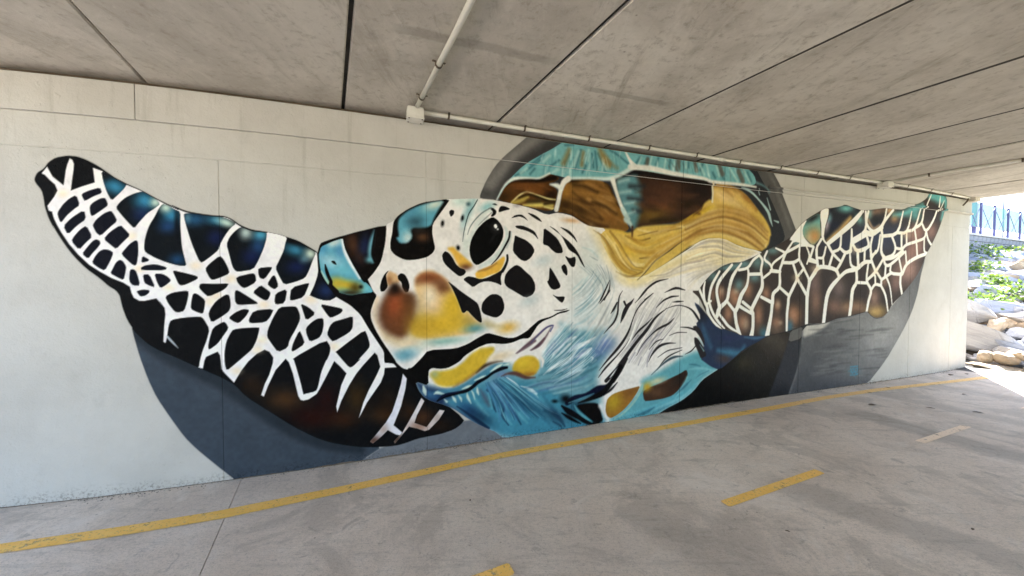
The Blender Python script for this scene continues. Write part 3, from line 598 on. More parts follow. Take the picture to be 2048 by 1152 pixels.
s 214,232,228 0.45 rim 14 6539 2908 2 6529 2878 10 6520 2833 2
s 160,210,208 0.45 rim 15 6878 2992 2 6883 2952 8 6887 2898 2
s 206,230,226 0.45 rim 14 6317 2816 2 6314 2772 5 6313 2713 2
s 206,230,226 0.45 rim 14 6567 2822 2 6556 2769 9 6544 2715 2
s 206,230,226 0.45 rim 14 6382 2858 2 6359 2789 9 6335 2718 2
s 80,138,148 0.45 rim 14 6103 2774 2 6103 2739 9 6103 2699 2
s 160,210,208 0.45 rim 14 6193 2762 2 6181 2703 7 6170 2646 2
s 80,138,148 0.45 rim 15 6669 2924 2 6665 2891 6 6662 2854 2
s 214,232,228 0.45 rim 14 6163 2930 2 6160 2897 9 6157 2865 2
s 206,230,226 0.45 rim 15 6742 2914 2 6736 2838 7 6730 2766 2
s 160,210,208 0.45 rim 14 6077 2793 2 6080 2756 8 6082 2723 2
s 80,138,148 0.45 rim 14 6567 2957 2 6547 2884 6 6525 2812 2
s 160,210,208 0.45 rim 18 8193 2931 2 8208 2860 12 8222 2802 2
s 112,124,122 0.45 rim 16 7595 3024 2 7623 2996 7 7653 2969 2
s 216,234,230 0.45 rim 17 8062 2957 2 8072 2920 11 8081 2870 2
s 160,210,208 0.45 rim 16 7430 2881 2 7443 2838 5 7455 2813 2
s 80,138,148 0.45 rim 18 8449 2905 2 8463 2859 11 8478 2814 2
s 216,234,230 0.45 rim 16 7531 2821 2 7545 2765 8 7560 2702 2
s 160,210,208 0.45 rim 16 7470 2989 2 7481 2932 10 7492 2878 2
s 112,124,122 0.45 rim 16 7324 2927 2 7335 2891 8 7347 2843 2
s 216,234,230 0.45 rim 16 7486 2966 2 7481 2929 11 7476 2873 2
s 160,210,208 0.45 rim 17 7778 2926 2 7795 2895 10 7812 2870 2
s 112,124,122 0.45 rim 19 8762 3140 2 8782 3078 8 8803 3034 2
s 112,124,122 0.45 rim 17 7932 2940 2 7930 2865 6 7929 2804 2
s 112,124,122 0.45 rim 19 8746 3144 2 8788 3080 12 8828 3007 2
s 160,210,208 0.45 rim 16 7362 2859 2 7367 2813 10 7373 2773 2
s 216,234,230 0.45 rim 17 7690 2939 2 7710 2893 11 7731 2831 2
s 80,138,148 0.45 rim 17 7742 2996 2 7768 2950 12 7793 2887 2
s 80,138,148 0.45 rim 16 7275 2891 2 7292 2831 10 7309 2774 2
s 216,234,230 0.45 rim 16 7383 2916 2 7398 2887 9 7414 2849 2
s 112,124,122 0.45 rim 19 8847 2970 2 8855 2913 8 8864 2856 2
s 80,138,148 0.45 rim 17 7836 3030 2 7854 2983 9 7873 2940 2
s 112,124,122 0.45 rim 17 7733 3031 2 7760 2975 11 7789 2903 2
s 112,124,122 0.45 rim 17 7762 2923 2 7761 2892 11 7762 2856 2
s 112,124,122 0.45 rim 16 7645 2933 2 7659 2889 9 7672 2849 2
s 112,124,122 0.45 rim 16 7244 2877 2 7270 2844 11 7295 2810 2
s 216,234,230 0.45 rim 18 8234 2923 2 8270 2867 12 8305 2805 2
s 112,124,122 0.45 rim 18 8614 2987 2 8625 2908 10 8635 2828 2
s 216,234,230 0.45 rim 16 7473 2838 2 7481 2783 11 7489 2717 2
s 112,124,122 0.45 rim 17 8123 2942 2 8146 2891 5 8170 2848 2
s 160,210,208 0.45 rim 16 7462 2924 2 7487 2859 12 7513 2813 2
s 80,138,148 0.45 rim 16 7472 2825 2 7488 2794 9 7504 2761 2
s 112,124,122 0.45 rim 17 7854 2986 2 7870 2958 8 7887 2910 2
s 112,124,122 0.45 rim 16 7641 2950 2 7657 2908 9 7671 2883 2
s 112,124,122 0.45 rim 17 7677 2979 2 7711 2941 8 7746 2915 2
s 80,138,148 0.45 rim 18 8515 2987 2 8535 2948 9 8557 2894 2
s 160,210,208 0.45 rim 17 7952 3031 2 7972 2968 8 7993 2900 2
s 216,234,230 0.45 rim 18 8697 3031 2 8712 2985 14 8726 2936 2
s 80,138,148 0.45 rim 17 7980 2970 2 8008 2904 7 8037 2840 2
s 112,124,122 0.45 rim 19 8811 3053 2 8843 2997 8 8873 2960 2
s 80,138,148 0.45 rim 18 8718 3128 2 8722 3053 12 8728 2970 2
s 112,124,122 0.45 rim 18 8537 3140 2 8555 3090 10 8574 3029 2
s 226,226,220 1 - 12 7023 3039 10 7097 2931 19 7151 2876 34
s 206,224,222 0.95 - 18 7156 2868 29 6988 2768 24 6834 2704 23 6585 2688 15 6346 2662 16
s 226,226,220 1 - 17 7102 2858 31 7403 2871 32 7707 2846 28 8183 2832 20 8332 2805 21 8779 2813 19 9073 2804 13
s 216,226,222 1 - 13 5537 2375 6 5622 2527 10 5721 2598 16 5873 2620 10 5994 2630 11 6109 2691 10
s 226,226,220 1 - 11 6328 2656 31 6272 2610 30 6236 2518 24 6209 2402 24 6187 2324 26
s 222,228,224 1 - 16 6118 2578 8 6199 2571 26 6236 2542 22
s 226,226,220 1 - 15 6885 2693 33 6922 2593 23 6986 2443 23 7045 2342 24
s 190,214,212 0.9 - 19 7024 2376 29 7088 2275 34 7071 2274 39 7125 2224 24 7152 2173 10
s 70,46,36 1 - 19 7152 2190 15 7150 2084 9
s 222,216,190 1 - 11 8345 2794 15 8357 2672 14 8350 2564 14
s 176,204,206 0.95 - 12 8823 2778 6 9000 2744 16 9167 2638 13 9323 2506 23 9373 2399 20 9414 2312 4
s 176,204,206 0.95 - 12 9133 2787 5 9165 2714 8
s 176,204,206 0.95 - 12 9304 2681 5 9369 2531 12
s 176,204,206 0.95 - 12 9443 2391 7 9522 2373 15
s 108,150,158 0.8 - 23 9087 2859 19 9223 2827 13 9348 2750 5
@flipper
p 21,22,25 1 - 2 fl 1 2193 2294 2209 2338 2248 2370 2273 2416 2315 2452 2380 2471 2433 2470 2485 2452 2556 2410 2609 2367 2653 2331 2717 2295 2808 2251 2901 2193 2958 2162 3025 2127 2973 2162 3065 2118 3133 2104 3228 2092 3320 2089 3366 2070 3422 2024 3501 1991 3606 1977 3690 1961 3746 1941 3824 1915 3904 1866 3961 1828 4022 1759 4214 1590 4454 1237 4752 767 4932 517 5216 253 5175 204 5108 167 4983 142 4877 137 4766 129 4664 104 4572 93 4438 102 4308 122 4195 151 4037 205 3917 271 3768 378 3601 521 3441 658 3368 759 3296 814 3135 912 2988 1003 2892 1056 2820 1111 2743 1204 2698 1295 2673 1384 2662 1450 2657 1478 2637 1512 2592 1547 2548 1598 2468 1671 2399 1759 2353 1836 2307 1928 2286 1977 2294 1950 2266 2020 2246 2101 2241 2161 2232 2215 2198 2267
g 104,68,34 0.65 fl 3714 605 129 -13 -1 -89
g 52,18,12 0.65 fl 3883 442 134 -16 -1 -74
g 86,60,26 0.65 fl 4255 568 86 -9 -1 -135
g 78,42,18 0.65 fl 4134 390 121 -15 -1 -76
g 92,58,28 0.65 fl 4477 393 110 -14 -1 -79
g 104,64,36 0.65 fl 4822 318 86 -11 0 -82
g 54,20,18 0.65 fl 4020 577 82 -9 -1 -113
g 58,40,26 0.65 fl 3485 761 65 -6 -1 -79
g 62,28,24 0.65 fl 3083 1064 54 -3 -1 -45
g 48,18,12 0.65 fl 3939 436 107 -13 -1 -84
g 70,44,24 0.65 fl 4689 391 63 -8 -1 -91
g 46,30,18 0.65 fl 4515 524 90 -10 -1 -109
g 50,32,20 0.65 fl 4983 222 100 -14 0 -63
g 50,36,24 0.65 fl 3522 714 80 -7 -1 -55
p 238,236,240 1 fl 3 - 0 2234 2334 2266 2383 2294 2317 2354 2259 2359 2288 2369 2366 2379 2410 2393 2451 2408 2440 2416 2413 2413 2374 2402 2291 2394 2224 2454 2256 2531 2291 2523 2395 2568 2378 2609 2361 2653 2330 2717 2293 2808 2249 2901 2192 2958 2160 3025 2126 2973 2159 3065 2115 3133 2102 3228 2091 3320 2088 3366 2069 3422 2023 3501 1989 3606 1976 3690 1960 3746 1940 3824 1913 3904 1864 3961 1827 3969 1737 3970 1674 3964 1622 3940 1543 3904 1462 4009 1418 4057 1417 4105 1446 4214 1374 4295 1290 4357 1172 4433 1044 4485 957 4487 879 4491 854 4562 844 4596 806 4491 807 4483 748 4457 680 4405 606 4340 512 4296 424 4274 386 4311 515 4355 619 4421 746 4454 821 4430 925 4408 950 4314 848 4256 775 4199 681 4136 550 4104 458 4096 508 4137 687 4179 786 4132 847 4084 899 4022 772 3968 665 3947 630 3888 591 3849 584 3827 593 3810 628 3773 820 3746 913 3723 944 3650 856 3593 726 3565 646 3546 661 3572 747 3605 821 3631 915 3635 959 3608 1009 3575 1027 3521 998 3461 939 3412 868 3363 777 3302 857 3282 890 3273 1001 3258 1030 3182 994 3171 965 3160 904 3135 912 2915 1126 2922 1245 2931 1333 2927 1380 2899 1428 2911 1404 2878 1452 2807 1435 2774 1436 2742 1459 2729 1494 2720 1540 2684 1569 2616 1603 2549 1649 2487 1699 2426 1771 2375 1847 2333 1929 2312 1978 2296 2021 2286 2070 2267 2078 2261 2110 2300 2175 2320 2220 2306 2263 2276 2294 2251 2327
g 244,222,186 0.55 fl 2348 2200 31 2 -1 -27
g 244,222,186 0.55 fl 2737 1914 32 1 -1 -29
g 244,222,186 0.55 fl 2957 1533 34 0 -1 -30
g 244,222,186 0.55 fl 2779 1673 33 0 -1 -29
g 244,222,186 0.55 fl 3127 1700 35 0 0 -30
g 244,222,186 0.55 fl 3214 1423 35 -1 0 -30
g 244,222,186 0.55 fl 3555 1108 38 -2 0 -32
g 244,222,186 0.55 fl 3255 1471 36 0 0 -30
g 244,222,186 0.55 fl 3575 1391 38 -1 0 -32
g 244,222,186 0.55 fl 3915 1426 41 -1 0 -33
g 244,222,186 0.55 fl 4089 1023 42 -2 0 -33
g 244,222,186 0.55 fl 3381 870 37 -3 0 -31
g 244,222,186 0.55 fl 3526 1030 38 -2 0 -32
g 244,222,186 0.55 fl 3354 1599 36 0 0 -31
p 24,26,38 1 fl 2 - 1 2453 2203 2494 2230 2561 2257 2572 2218 2524 2193 2472 2154 2462 2173
p 24,26,38 1 fl 2 - 1 2424 2196 2443 2125 2407 2092 2366 2046 2332 1990 2316 2050 2319 2072 2346 2122 2382 2166
p 24,26,38 1 fl 2 - 1 2591 2180 2606 2133 2572 2100 2512 2047 2501 2063 2498 2119 2519 2148 2560 2178 2578 2183
p 24,26,38 1 fl 2 - 1 2466 2092 2476 2026 2422 1977 2370 1911 2347 1971 2392 2031
p 24,26,38 1 fl 2 - 1 2621 2094 2639 2064 2656 2020 2610 1972 2556 1908 2532 1930 2517 1969 2513 1986 2534 2026 2580 2073
p 24,26,38 1 fl 2 - 1 2477 1981 2509 1901 2473 1861 2431 1804 2389 1867 2407 1904 2439 1949
p 24,26,38 1 fl 2 - 1 2674 1992 2701 1959 2730 1920 2690 1873 2645 1815 2616 1842 2574 1886 2609 1938
p 24,26,38 1 fl 2 - 1 2531 1885 2551 1874 2555 1852 2534 1818 2507 1783 2481 1741 2448 1777 2476 1822 2508 1868
p 24,26,38 1 fl 2 - 1 2575 1813 2606 1808 2629 1789 2609 1729 2576 1657 2540 1677 2503 1713 2519 1756 2547 1798
p 24,26,38 1 fl 2 - 1 2664 1738 2682 1730 2702 1690 2697 1650 2684 1589 2648 1609 2607 1638 2622 1672 2641 1718
p 24,26,38 1 fl 2 - 1 2764 1886 2775 1869 2776 1795 2765 1708 2753 1696 2733 1707 2674 1778 2688 1804 2726 1857
p 24,26,38 1 fl 2 - 1 2799 1769 2839 1744 2834 1729 2791 1717
p 24,26,38 1 fl 2 - 1 2788 1682 2817 1700 2878 1709 2947 1686 2937 1663 2792 1662
p 24,26,38 1 fl 2 - 1 2723 1667 2746 1670 2762 1650 2783 1549 2739 1549 2716 1581
p 24,26,38 1 fl 2 - 1 2799 1630 2839 1633 2873 1534 2833 1549 2807 1569
p 24,26,38 1 fl 2 - 1 2868 1639 2920 1636 2953 1613 2972 1586 2938 1551 2904 1528 2885 1569
p 24,26,38 1 fl 2 - 1 2759 1508 2799 1520 2837 1514 2836 1496 2812 1473 2782 1467 2768 1488
p 21,22,25 1 fl 2 - 1 3284 1781 3309 1751 3337 1684 3346 1642 3282 1608 3233 1589 3215 1605 3186 1674 3212 1713
p 21,22,25 1 fl 2 - 1 2989 1663 3062 1643 3138 1619 3138 1598 3060 1554 3031 1548 3016 1560 2998 1610 2984 1651
p 21,22,25 1 fl 3 - 1 3540 1687 3632 1697 3635 1681 3582 1596 3549 1605 3539 1643
p 21,22,25 1 fl 3 - 1 3388 1614 3502 1646 3520 1630 3525 1574 3447 1524 3421 1537 3395 1574
p 21,22,25 1 fl 3 - 1 3637 1624 3656 1628 3680 1542 3652 1514 3624 1530 3600 1558
p 21,22,25 1 fl 2 - 1 2931 1466 2977 1495 3060 1509 3080 1500 3069 1425 3048 1354 3013 1343 2989 1349 2951 1409
p 21,22,25 1 fl 2 - 1 3153 1565 3246 1559 3341 1565 3323 1531 3296 1507 3204 1459 3174 1490 3145 1529
p 21,22,25 1 fl 2 - 1 3119 1490 3144 1475 3184 1435 3178 1375 3167 1327 3122 1346 3090 1368 3094 1425 3104 1479
p 21,22,25 1 fl 3 - 1 3317 1476 3340 1473 3349 1420 3349 1377 3335 1341 3283 1299 3221 1258 3202 1320 3213 1362 3254 1428
p 21,22,25 1 fl 3 - 1 3379 1506 3400 1509 3463 1462 3542 1401 3494 1396 3409 1392 3388 1401 3378 1426
p 21,22,25 1 fl 3 - 1 3555 1549 3587 1523 3622 1492 3619 1466 3602 1429 3580 1426 3538 1455 3498 1493
p 21,22,25 1 fl 3 - 1 3658 1482 3742 1519 3723 1401 3657 1390 3649 1422
p 21,22,25 1 fl 3 - 1 3770 1529 3896 1567 3901 1554 3860 1447 3780 1422 3757 1426
p 21,22,25 1 fl 3 - 1 3332 1292 3377 1333 3430 1360 3477 1353 3450 1300 3402 1247 3370 1259
p 21,22,25 1 fl 3 - 1 3504 1346 3645 1358 3617 1289 3584 1249 3476 1243 3468 1275
p 21,22,25 1 fl 3 - 1 3684 1370 3768 1374 3808 1370 3830 1308 3832 1263 3800 1186 3753 1098 3739 1034 3668 1000 3620 1079 3593 1131 3599 1188 3639 1288
p 21,22,25 1 fl 3 - 1 3836 1396 3894 1365 3948 1308 3875 1251 3853 1333
p 21,22,25 1 fl 3 - 1 3301 1265 3318 1249 3333 1211 3296 1151 3259 1092 3203 1046 3195 1070 3209 1143 3231 1221
p 21,22,25 1 fl 3 - 1 3364 1201 3449 1210 3537 1210 3542 1197 3522 1109 3489 1036 3446 994 3371 924 3315 875 3303 931 3302 1018 3316 1107 3343 1168
p 21,22,25 1 fl 2 - 1 2964 1288 3042 1303 3151 1309 3171 1290 3208 1210 3189 1126 3162 1048 3143 976 3134 910 3085 937 2988 998 2912 1062 2922 1097 2932 1126 2940 1173 2949 1244
p 21,22,25 1 fl 3 - 1 3872 1189 3913 1236 3960 1267 4004 1269 4007 1213 3994 1141 3970 1102 3900 1073 3877 1140
p 21,22,25 1 fl 3 - 1 3826 1175 3845 1128 3865 1059 3778 999 3764 1009 3779 1073
p 21,22,25 1 fl 3 - 1 3979 1389 4056 1371 4146 1348 4155 1328 4134 1302 4061 1267 4037 1291
p 21,22,25 1 fl 3 - 1 4232 1279 4235 1238 4231 1177 4206 1138 4077 1063 4053 1091 4030 1132 4054 1204 4085 1237 4152 1254
p 21,22,25 1 fl 3 - 1 4328 1156 4350 1103 4369 1027 4362 993 4272 894 4293 903 4229 839 4201 834 4146 906 4095 978 4094 975 4180 1044
p 21,22,25 1 fl 3 - 1 4023 1086 4056 1025 4052 971 4028 912 4024 915 3983 813 3958 688 3941 653 3852 637 3848 637 3829 737 3785 923 3774 944
s 196,206,216 0.9 - 5 2940 1161 8 2971 1118 7 3006 1071 2
p 20,26,32 1 fl 2 a1 1 2571 2375 2608 2356 2662 2323 2717 2293 2702 2261 2665 2213 2625 2165 2599 2226 2580 2303
g 52,140,178 0.95 a1 2647 2268 64 -25 -15 -49
g 18,22,28 0.8 a1 2586 2343 32 2 -1 -34
p 20,26,32 1 fl 2 a2 1 2808 2245 2761 2227 2710 2196 2673 2157 2649 2116 2680 2066 2720 2011 2754 1969 2785 2019 2833 2085 2881 2125 2913 2159 2883 2198 2845 2224
g 52,140,178 0.95 a2 2821 2177 61 4 -1 -63
g 196,222,212 0.95 a2 2887 2169 33 2 -1 -35
g 30,52,104 0.7 a2 2796 2072 51 2 -1 -52
p 20,26,32 1 fl 2 a3 1 2929 2160 2905 2124 2880 2064 2846 1999 2826 1935 2816 1887 2815 1882 2810 1824 2818 1795 2874 1756 2945 1722 3018 1699 3069 1697 3058 1753 3042 1842 3037 1948 3035 2007 3037 2107 3001 2123 2958 2150
g 52,140,178 0.95 a3 2981 2075 53 3 -1 -59
g 196,222,212 0.95 a3 2948 2132 34 2 -1 -35
g 34,76,128 0.8 a3 2955 1992 53 2 -1 -47
g 34,84,132 0.8 a3 3014 1746 49 1 -1 -41
g 18,20,26 0.7 a3 3014 2024 15 1 -2 -106
p 20,26,32 1 fl 2 c1x 1 3060 2097 3133 2098 3228 2085 3289 2082 3350 2064 3396 2035 3360 2003 3317 1934 3286 1866 3275 1824 3233 1780 3167 1722 3150 1737 3128 1796 3100 1885 3077 1979 3061 2061
g 40,96,138 0.85 c1x 3128 2053 74 4 -1 -48
g 60,140,176 0.9 c1x 3263 2053 55 -9 -6 -36
g 196,222,212 0.95 c1x 3329 2038 53 -20 -9 -29
g 28,42,100 0.7 c1x 3256 1920 46 2 -1 -54
g 110,160,180 0.6 c1x 3083 2062 20 1 -1 -36
p 20,26,32 1 fl 3 c2x 1 3422 2006 3454 2010 3501 1981 3603 1976 3599 1920 3579 1844 3540 1743 3505 1674 3401 1654 3381 1666 3365 1697 3346 1789 3329 1868 3348 1923 3385 1973
g 80,170,202 0.95 c2x 3559 1949 48 2 -1 -44
g 190,210,208 0.9 c2x 3458 1964 42 2 -1 -49
g 40,92,150 0.7 c2x 3542 1855 48 1 -1 -56
g 26,40,96 0.7 c2x 3493 1773 59 1 -1 -56
g 18,20,24 0.6 c2x 3378 1875 31 1 -2 -123
p 20,26,32 1 fl 3 c3x 1 3746 1937 3802 1920 3887 1878 3956 1822 3932 1762 3902 1671 3872 1606 3798 1574 3719 1551 3686 1618 3659 1688 3688 1752 3722 1835 3731 1886
g 56,138,172 0.9 c3x 3801 1837 71 -20 -11 -44
g 210,226,212 0.95 c3x 3915 1808 41 1 0 -45
g 26,42,100 0.7 c3x 3810 1696 68 1 -1 -51
g 14,14,16 0.95 c3x 3779 1913 63 -24 -7 -21
g 120,170,190 0.6 c3x 3868 1761 34 1 0 -32
s 18,18,22 1 fl 3 2569 2386 4 2653 2328 4 2716 2291 4 2808 2248 4 2901 2190 4 2958 2157 4 3025 2124 4
s 18,18,22 1 fl 3 2973 2157 5 3065 2112 5 3133 2099 5 3228 2089 6 3320 2085 6 3366 2066 6 3422 2020 6 3501 1986 6 3603 1976 6
s 18,18,22 1 fl 3 3746 1937 7 3824 1910 7 3904 1860 7 3960 1826 7
p 226,224,234 1 fl 4 g1 0 4645 742 4679 695 4667 604 4628 447 4562 283 4634 209 4622 182 4581 196 4513 246 4461 198 4387 145 4366 164 4439 248 4499 319 4552 408 4598 547 4629 655
p 222,214,216 1 fl 4 g2 0 4807 504 4834 472 4767 349 4743 279 4853 225 4975 373 5020 359 4967 282 4877 199 4837 192 4766 227 4696 253 4626 174 4573 117 4565 135 4642 212 4696 302 4751 400
g 96,66,54 0.9 g1 4395 168 73 -11 0 -47
g 160,130,112 0.6 g1 4476 259 44 -6 0 -48
g 150,112,92 0.8 g2 4782 241 87 -12 0 -49
g 74,52,42 0.9 g2 4596 146 61 -9 0 -56
g 150,130,120 0.6 g2 4950 293 49 -6 0 -50
p 20,24,34 1 - 3 fn 1 3971 1661 3964 1622 3940 1543 3904 1462 3974 1428 4045 1414 4105 1446 4046 1536 3993 1619
g 34,58,112 0.8 fn 4028 1503 53 0 -1 -53
@headblack
p 16,15,16 1 - 3 kb 1 3965 1818 3987 1897 4028 1918 4161 1969 4334 2027 4372 2005 4625 1591 5074 1214 5784 1187 6120 1331 5894 875 5073 835 4875 760 4872 672 4918 595 4755 640 4783 565 4733 608 4679 695 4653 749 4592 806 4562 844 4491 854 4487 879 4485 957 4433 1044 4357 1172 4295 1290 4214 1374 4105 1446 4046 1530 3993 1615 3970 1674 3967 1713
g 28,46,96 0.8 kb 4033 1490 42 0 0 -40
@head
p 232,228,226 1 - 4 body 1 4511 2081 4577 2118 4614 2168 4695 2229 4798 2285 4868 2308 5025 2341 5269 2367 5352 2373 5533 2368 5738 2345 5908 2318 6084 2261 6192 2292 6265 2289 6377 2271 6501 2204 6593 2170 6812 2156 6712 2074 6856 1813 6982 1675 7132 1614 7328 1633 7575 1753 7867 1907 8110 2038 7927 1958 8234 2101 8530 2123 8828 2023 9193 1973 9251 1933 9041 1805 8540 1659 8246 1464 8159 1368 8160 1302 8214 1126 8243 911 8233 755 8266 773 8320 642 8399 547 8499 461 8402 423 8223 345 8086 217 7903 121 7665 53 7435 -44 6995 -57 6390 -6 6319 -104 5611 5 5520 89 5448 123 5329 193 5213 278 5108 366 5004 422 4932 450 4874 479 4825 517 4783 579 4755 662 4875 607 4867 757 4871 944 4804 858 4741 798 4686 778 4645 792 4591 846 4577 880 4479 1034 4414 1155 4380 1246 4377 1315 4403 1397 4430 1455 4398 1493 4359 1589 4356 1596 4408 1658 4460 1741 4480 1810 4504 1914 4514 2032
p 224,208,160 0.75 body 61 - 1 7328 1628 7575 1749 7868 1870 8173 1972 8489 2080 8234 2082 8557 2094 8828 2003 9108 1940 8539 1718 8303 1794 7930 1731 8176 1819 7870 1757 7577 1634 7241 1512 7026 1548 6920 1631 7132 1566 7262 1583
s 232,214,152 0.85 - 18 6813 2062 9 6918 1884 16 7087 1747 15 7195 1713 8
s 232,214,152 0.85 - 19 6917 2005 9 7023 1860 24 7162 1766 26 7315 1768 15
s 232,214,152 0.85 - 18 6692 2099 9 6773 2000 19 6856 1847 19 6982 1710 12
s 232,214,152 0.85 - 20 7324 1948 8 7571 2042 17 7828 2126 16
s 232,214,152 0.85 - 20 7284 1642 5 7471 1834 10 7782 2031 12 7973 2127 9
s 232,214,152 0.85 - 19 6961 1710 10 7110 1601 21 7240 1606 15
s 232,214,152 0.85 - 21 7802 2232 11 8044 2254 22 8293 2343 22 8482 2413 23
s 232,214,152 0.85 - 19 7234 2168 7 7456 2142 15 7685 2198 10
s 128,100,48 0.85 - 13 6642 2131 4 6773 2060 7 6855 1951 9 6960 1815 10 7088 1729 9 7218 1677 3
s 128,100,48 0.85 - 14 6854 2132 9 6979 1999 12 7086 1853 12 7195 1739 10 7305 1727 4
s 128,100,48 0.85 - 14 7127 2004 5 7236 1972 12 7380 1957 17 7514 2017 12 7687 2088 3
s 128,100,48 0.85 - 14 6940 1684 4 7089 1630 13 7196 1648 12 7305 1687 4
s 128,100,48 0.85 - 14 7234 2096 2 7411 2140 6 7512 2163 2
s 128,100,48 0.85 - 15 7662 2171 2 7862 2214 8
s 128,100,48 0.85 - 14 7062 2089 10 7235 2034 15 7401 2076 8
s 128,100,48 0.85 - 14 7259 1839 5 7415 1860 13 7573 1937 5
s 128,100,48 0.85 - 15 7949 2098 5 8232 2196 12 8397 2291 6
g 214,176,44 0.55 yl 6978 2147 108 -28 -17 -42
g 214,176,44 0.55 yl 7290 2018 114 -30 -18 -43
g 214,176,44 0.55 yl 7085 1923 111 -30 -18 -42
g 214,176,44 0.55 yl 7437 1897 117 -31 -19 -43
s 58,48,32 1 - 9 7229 1592 3 7328 1669 7 7483 1816 8 7689 1940 9 7806 2018 9 7925 2083 4
s 116,94,88 0.85 body 11 7406 1633 2 7634 1662 7 7810 1738 11 7930 1786 9 8239 1839 7
s 116,94,88 0.85 body 11 7929 1793 7 8176 1830 9 8365 1897 8 8536 1857 7
s 116,94,88 0.85 body 11 8037 1961 2 8173 1998 8 8312 2003 2
p 104,158,174 0.97 body 65 blue 1 6238 1140 6378 1051 6552 1059 6741 1076 6864 992 6948 917 6845 783 6744 634 6695 489 6697 505 6708 391 6759 316 6750 177 6782 33 6817 39 6787 -45 6202 21 5865 -34 5448 115 5213 274 5108 366 5004 422 4932 450 4874 479 4825 517 4783 579 4755 662 4875 599 5063 550 5260 591 5416 675 5545 742 5652 764 5864 595 5995 664 6057 806 6129 915 6143 931 6271 1089
p 64,140,166 0.95 body 63 - 1 5004 422 5108 366 5213 278 5329 193 5448 115 5611 5 6368 -74 6782 -2 6761 88 6462 298 6178 413 5909 555 5571 604 5529 564 5369 580 5260 530 5108 501
p 96,168,182 0.97 body 54 tealr 1 8242 715 8399 547 8499 461 8402 423 8223 345 8086 217 7903 121 7665 53 7435 -44 6890 -24 6869 40 6994 95 7154 211 7317 357 7294 432 7485 488 7716 571 7882 653 8078 707
p 24,44,84 0.9 body 43 - 1 4749 666 4811 635 4882 599 5034 554 5138 498 5004 453 5108 366 5213 274 5329 190 5448 115 5213 171 4846 456
g 62,120,160 0.8 body 4889 525 74 -35 -12 -33
g 30,70,118 0.7 body 5252 333 88 -72 -35 -45
g 92,112,172 0.8 body 6803 882 101 67 73 -78
g 110,130,178 0.6 body 6703 776 69 45 52 -57
g 112,130,186 0.6 body 5512 519 65 -7 0 -70
g 110,128,176 0.6 body 5594 652 74 -7 0 -39
s 228,234,238 0.9 body 11 6213 774 2 6269 837 11 6343 899 9
s 228,234,238 0.9 body 12 6325 816 3 6420 852 11 6516 888 11
s 228,234,238 0.9 body 12 6459 735 6 6536 784 32 6624 842 9
s 228,234,238 0.9 body 11 6046 607 4 6141 665 17 6251 705 26 6363 738 27 6425 805 2
s 228,234,238 0.9 body 12 6336 593 6 6421 632 20 6527 674 4
s 228,234,238 0.9 body 12 6364 570 4 6460 595 15 6537 631 3
s 228,234,238 0.9 body 11 6122 740 6 6195 842 22 6268 903 22
s 228,234,238 0.9 body 12 6615 753 5 6645 734 6 6616 693 4
s 228,234,238 0.9 body 12 6636 683 5 6685 713 7
s 228,234,238 0.9 body 11 6239 809 7 6295 863 19 6370 909 4
s 228,234,238 0.9 body 12 6333 819 4 6427 871 27 6553 906 23 6671 968 5
s 228,234,238 0.9 body 12 6428 762 9 6515 806 32 6622 850 5
s 228,234,238 0.9 body 11 6239 908 9 6332 953 22 6427 981 9
s 228,234,238 0.9 body 11 6240 693 4 6352 734 13 6428 812 3
s 228,234,238 0.9 body 12 6353 583 4 6429 618 18 6525 669 3
s 228,234,238 0.9 body 11 6039 848 9 6156 930 13
s 228,234,238 0.9 body 11 6202 770 4 6276 848 13 6351 901 13
s 228,234,238 0.9 body 11 5864 466 3 5969 415 9 5916 453 13
s 228,234,238 0.9 body 11 5795 514 2 5916 461 15 5987 372 3
s 228,234,238 0.9 body 10 5643 616 3 5719 561 7 5778 507 3
s 56,108,126 0.6 body 23 6168 753 13 6269 779 26 6363 805 18
s 56,108,126 0.6 body 22 5997 604 4 6177 637 17 6316 666 9
s 56,108,126 0.6 body 22 5979 540 4 6178 546 17 6364 578 9
s 56,108,126 0.6 body 23 6258 658 9 6381 681 22 6554 752 14
s 56,108,126 0.6 body 23 6408 932 9 6523 1010 12 6572 1033 3
s 56,108,126 0.6 body 23 6390 790 4 6524 823 14 6622 867 5
s 56,108,126 0.6 body 22 6075 698 9 6221 752 18 6352 784 13
s 56,108,126 0.6 body 22 5892 492 4 6087 472 13 6233 515 5
s 56,108,126 0.6 body 24 6402 541 7 6557 586 18 6696 635 9
s 56,108,126 0.6 body 24 6526 635 9 6643 686 23 6743 756 9
s 150,190,200 0.75 body 15 6425 1283 4 6550 1356 11 6647 1465 4
s 150,190,200 0.75 body 15 6406 1208 4 6521 1281 12 6638 1380 5
s 150,190,200 0.75 body 15 6454 1232 3 6550 1314 7 6628 1414 3
s 150,190,200 0.75 body 15 6581 1117 5 6689 1199 9 6759 1283 4
s 150,190,200 0.75 body 15 6388 1100 4 6522 1145 14 6639 1226 5
s 150,190,200 0.75 body 14 6386 1434 4 6481 1495 11 6548 1588 14 6582 1639 3
s 150,190,200 0.75 body 14 6385 1488 4 6461 1546 9 6519 1605 4
s 150,190,200 0.75 body 15 6599 1384 4 6647 1494 9 6657 1537 3
s 150,190,200 0.75 body 15 6507 1940 4 6614 1910 9 6694 1844 7
g 206,216,214 0.6 body 6694 1878 84 28 42 -95
g 206,216,214 0.6 body 6616 1740 83 27 41 -95
s 134,152,156 0.8 - 9 6595 1850 2 6645 1826 7 6694 1805 2
s 22,40,70 0.8 body 11 5537 571 4 5610 493 12 5652 410 12 5694 358 4
s 22,40,70 0.8 body 11 5432 512 3 5448 495 4 5436 519 3
s 22,40,70 0.8 body 11 5480 414 2 5512 324 8 5529 283 2
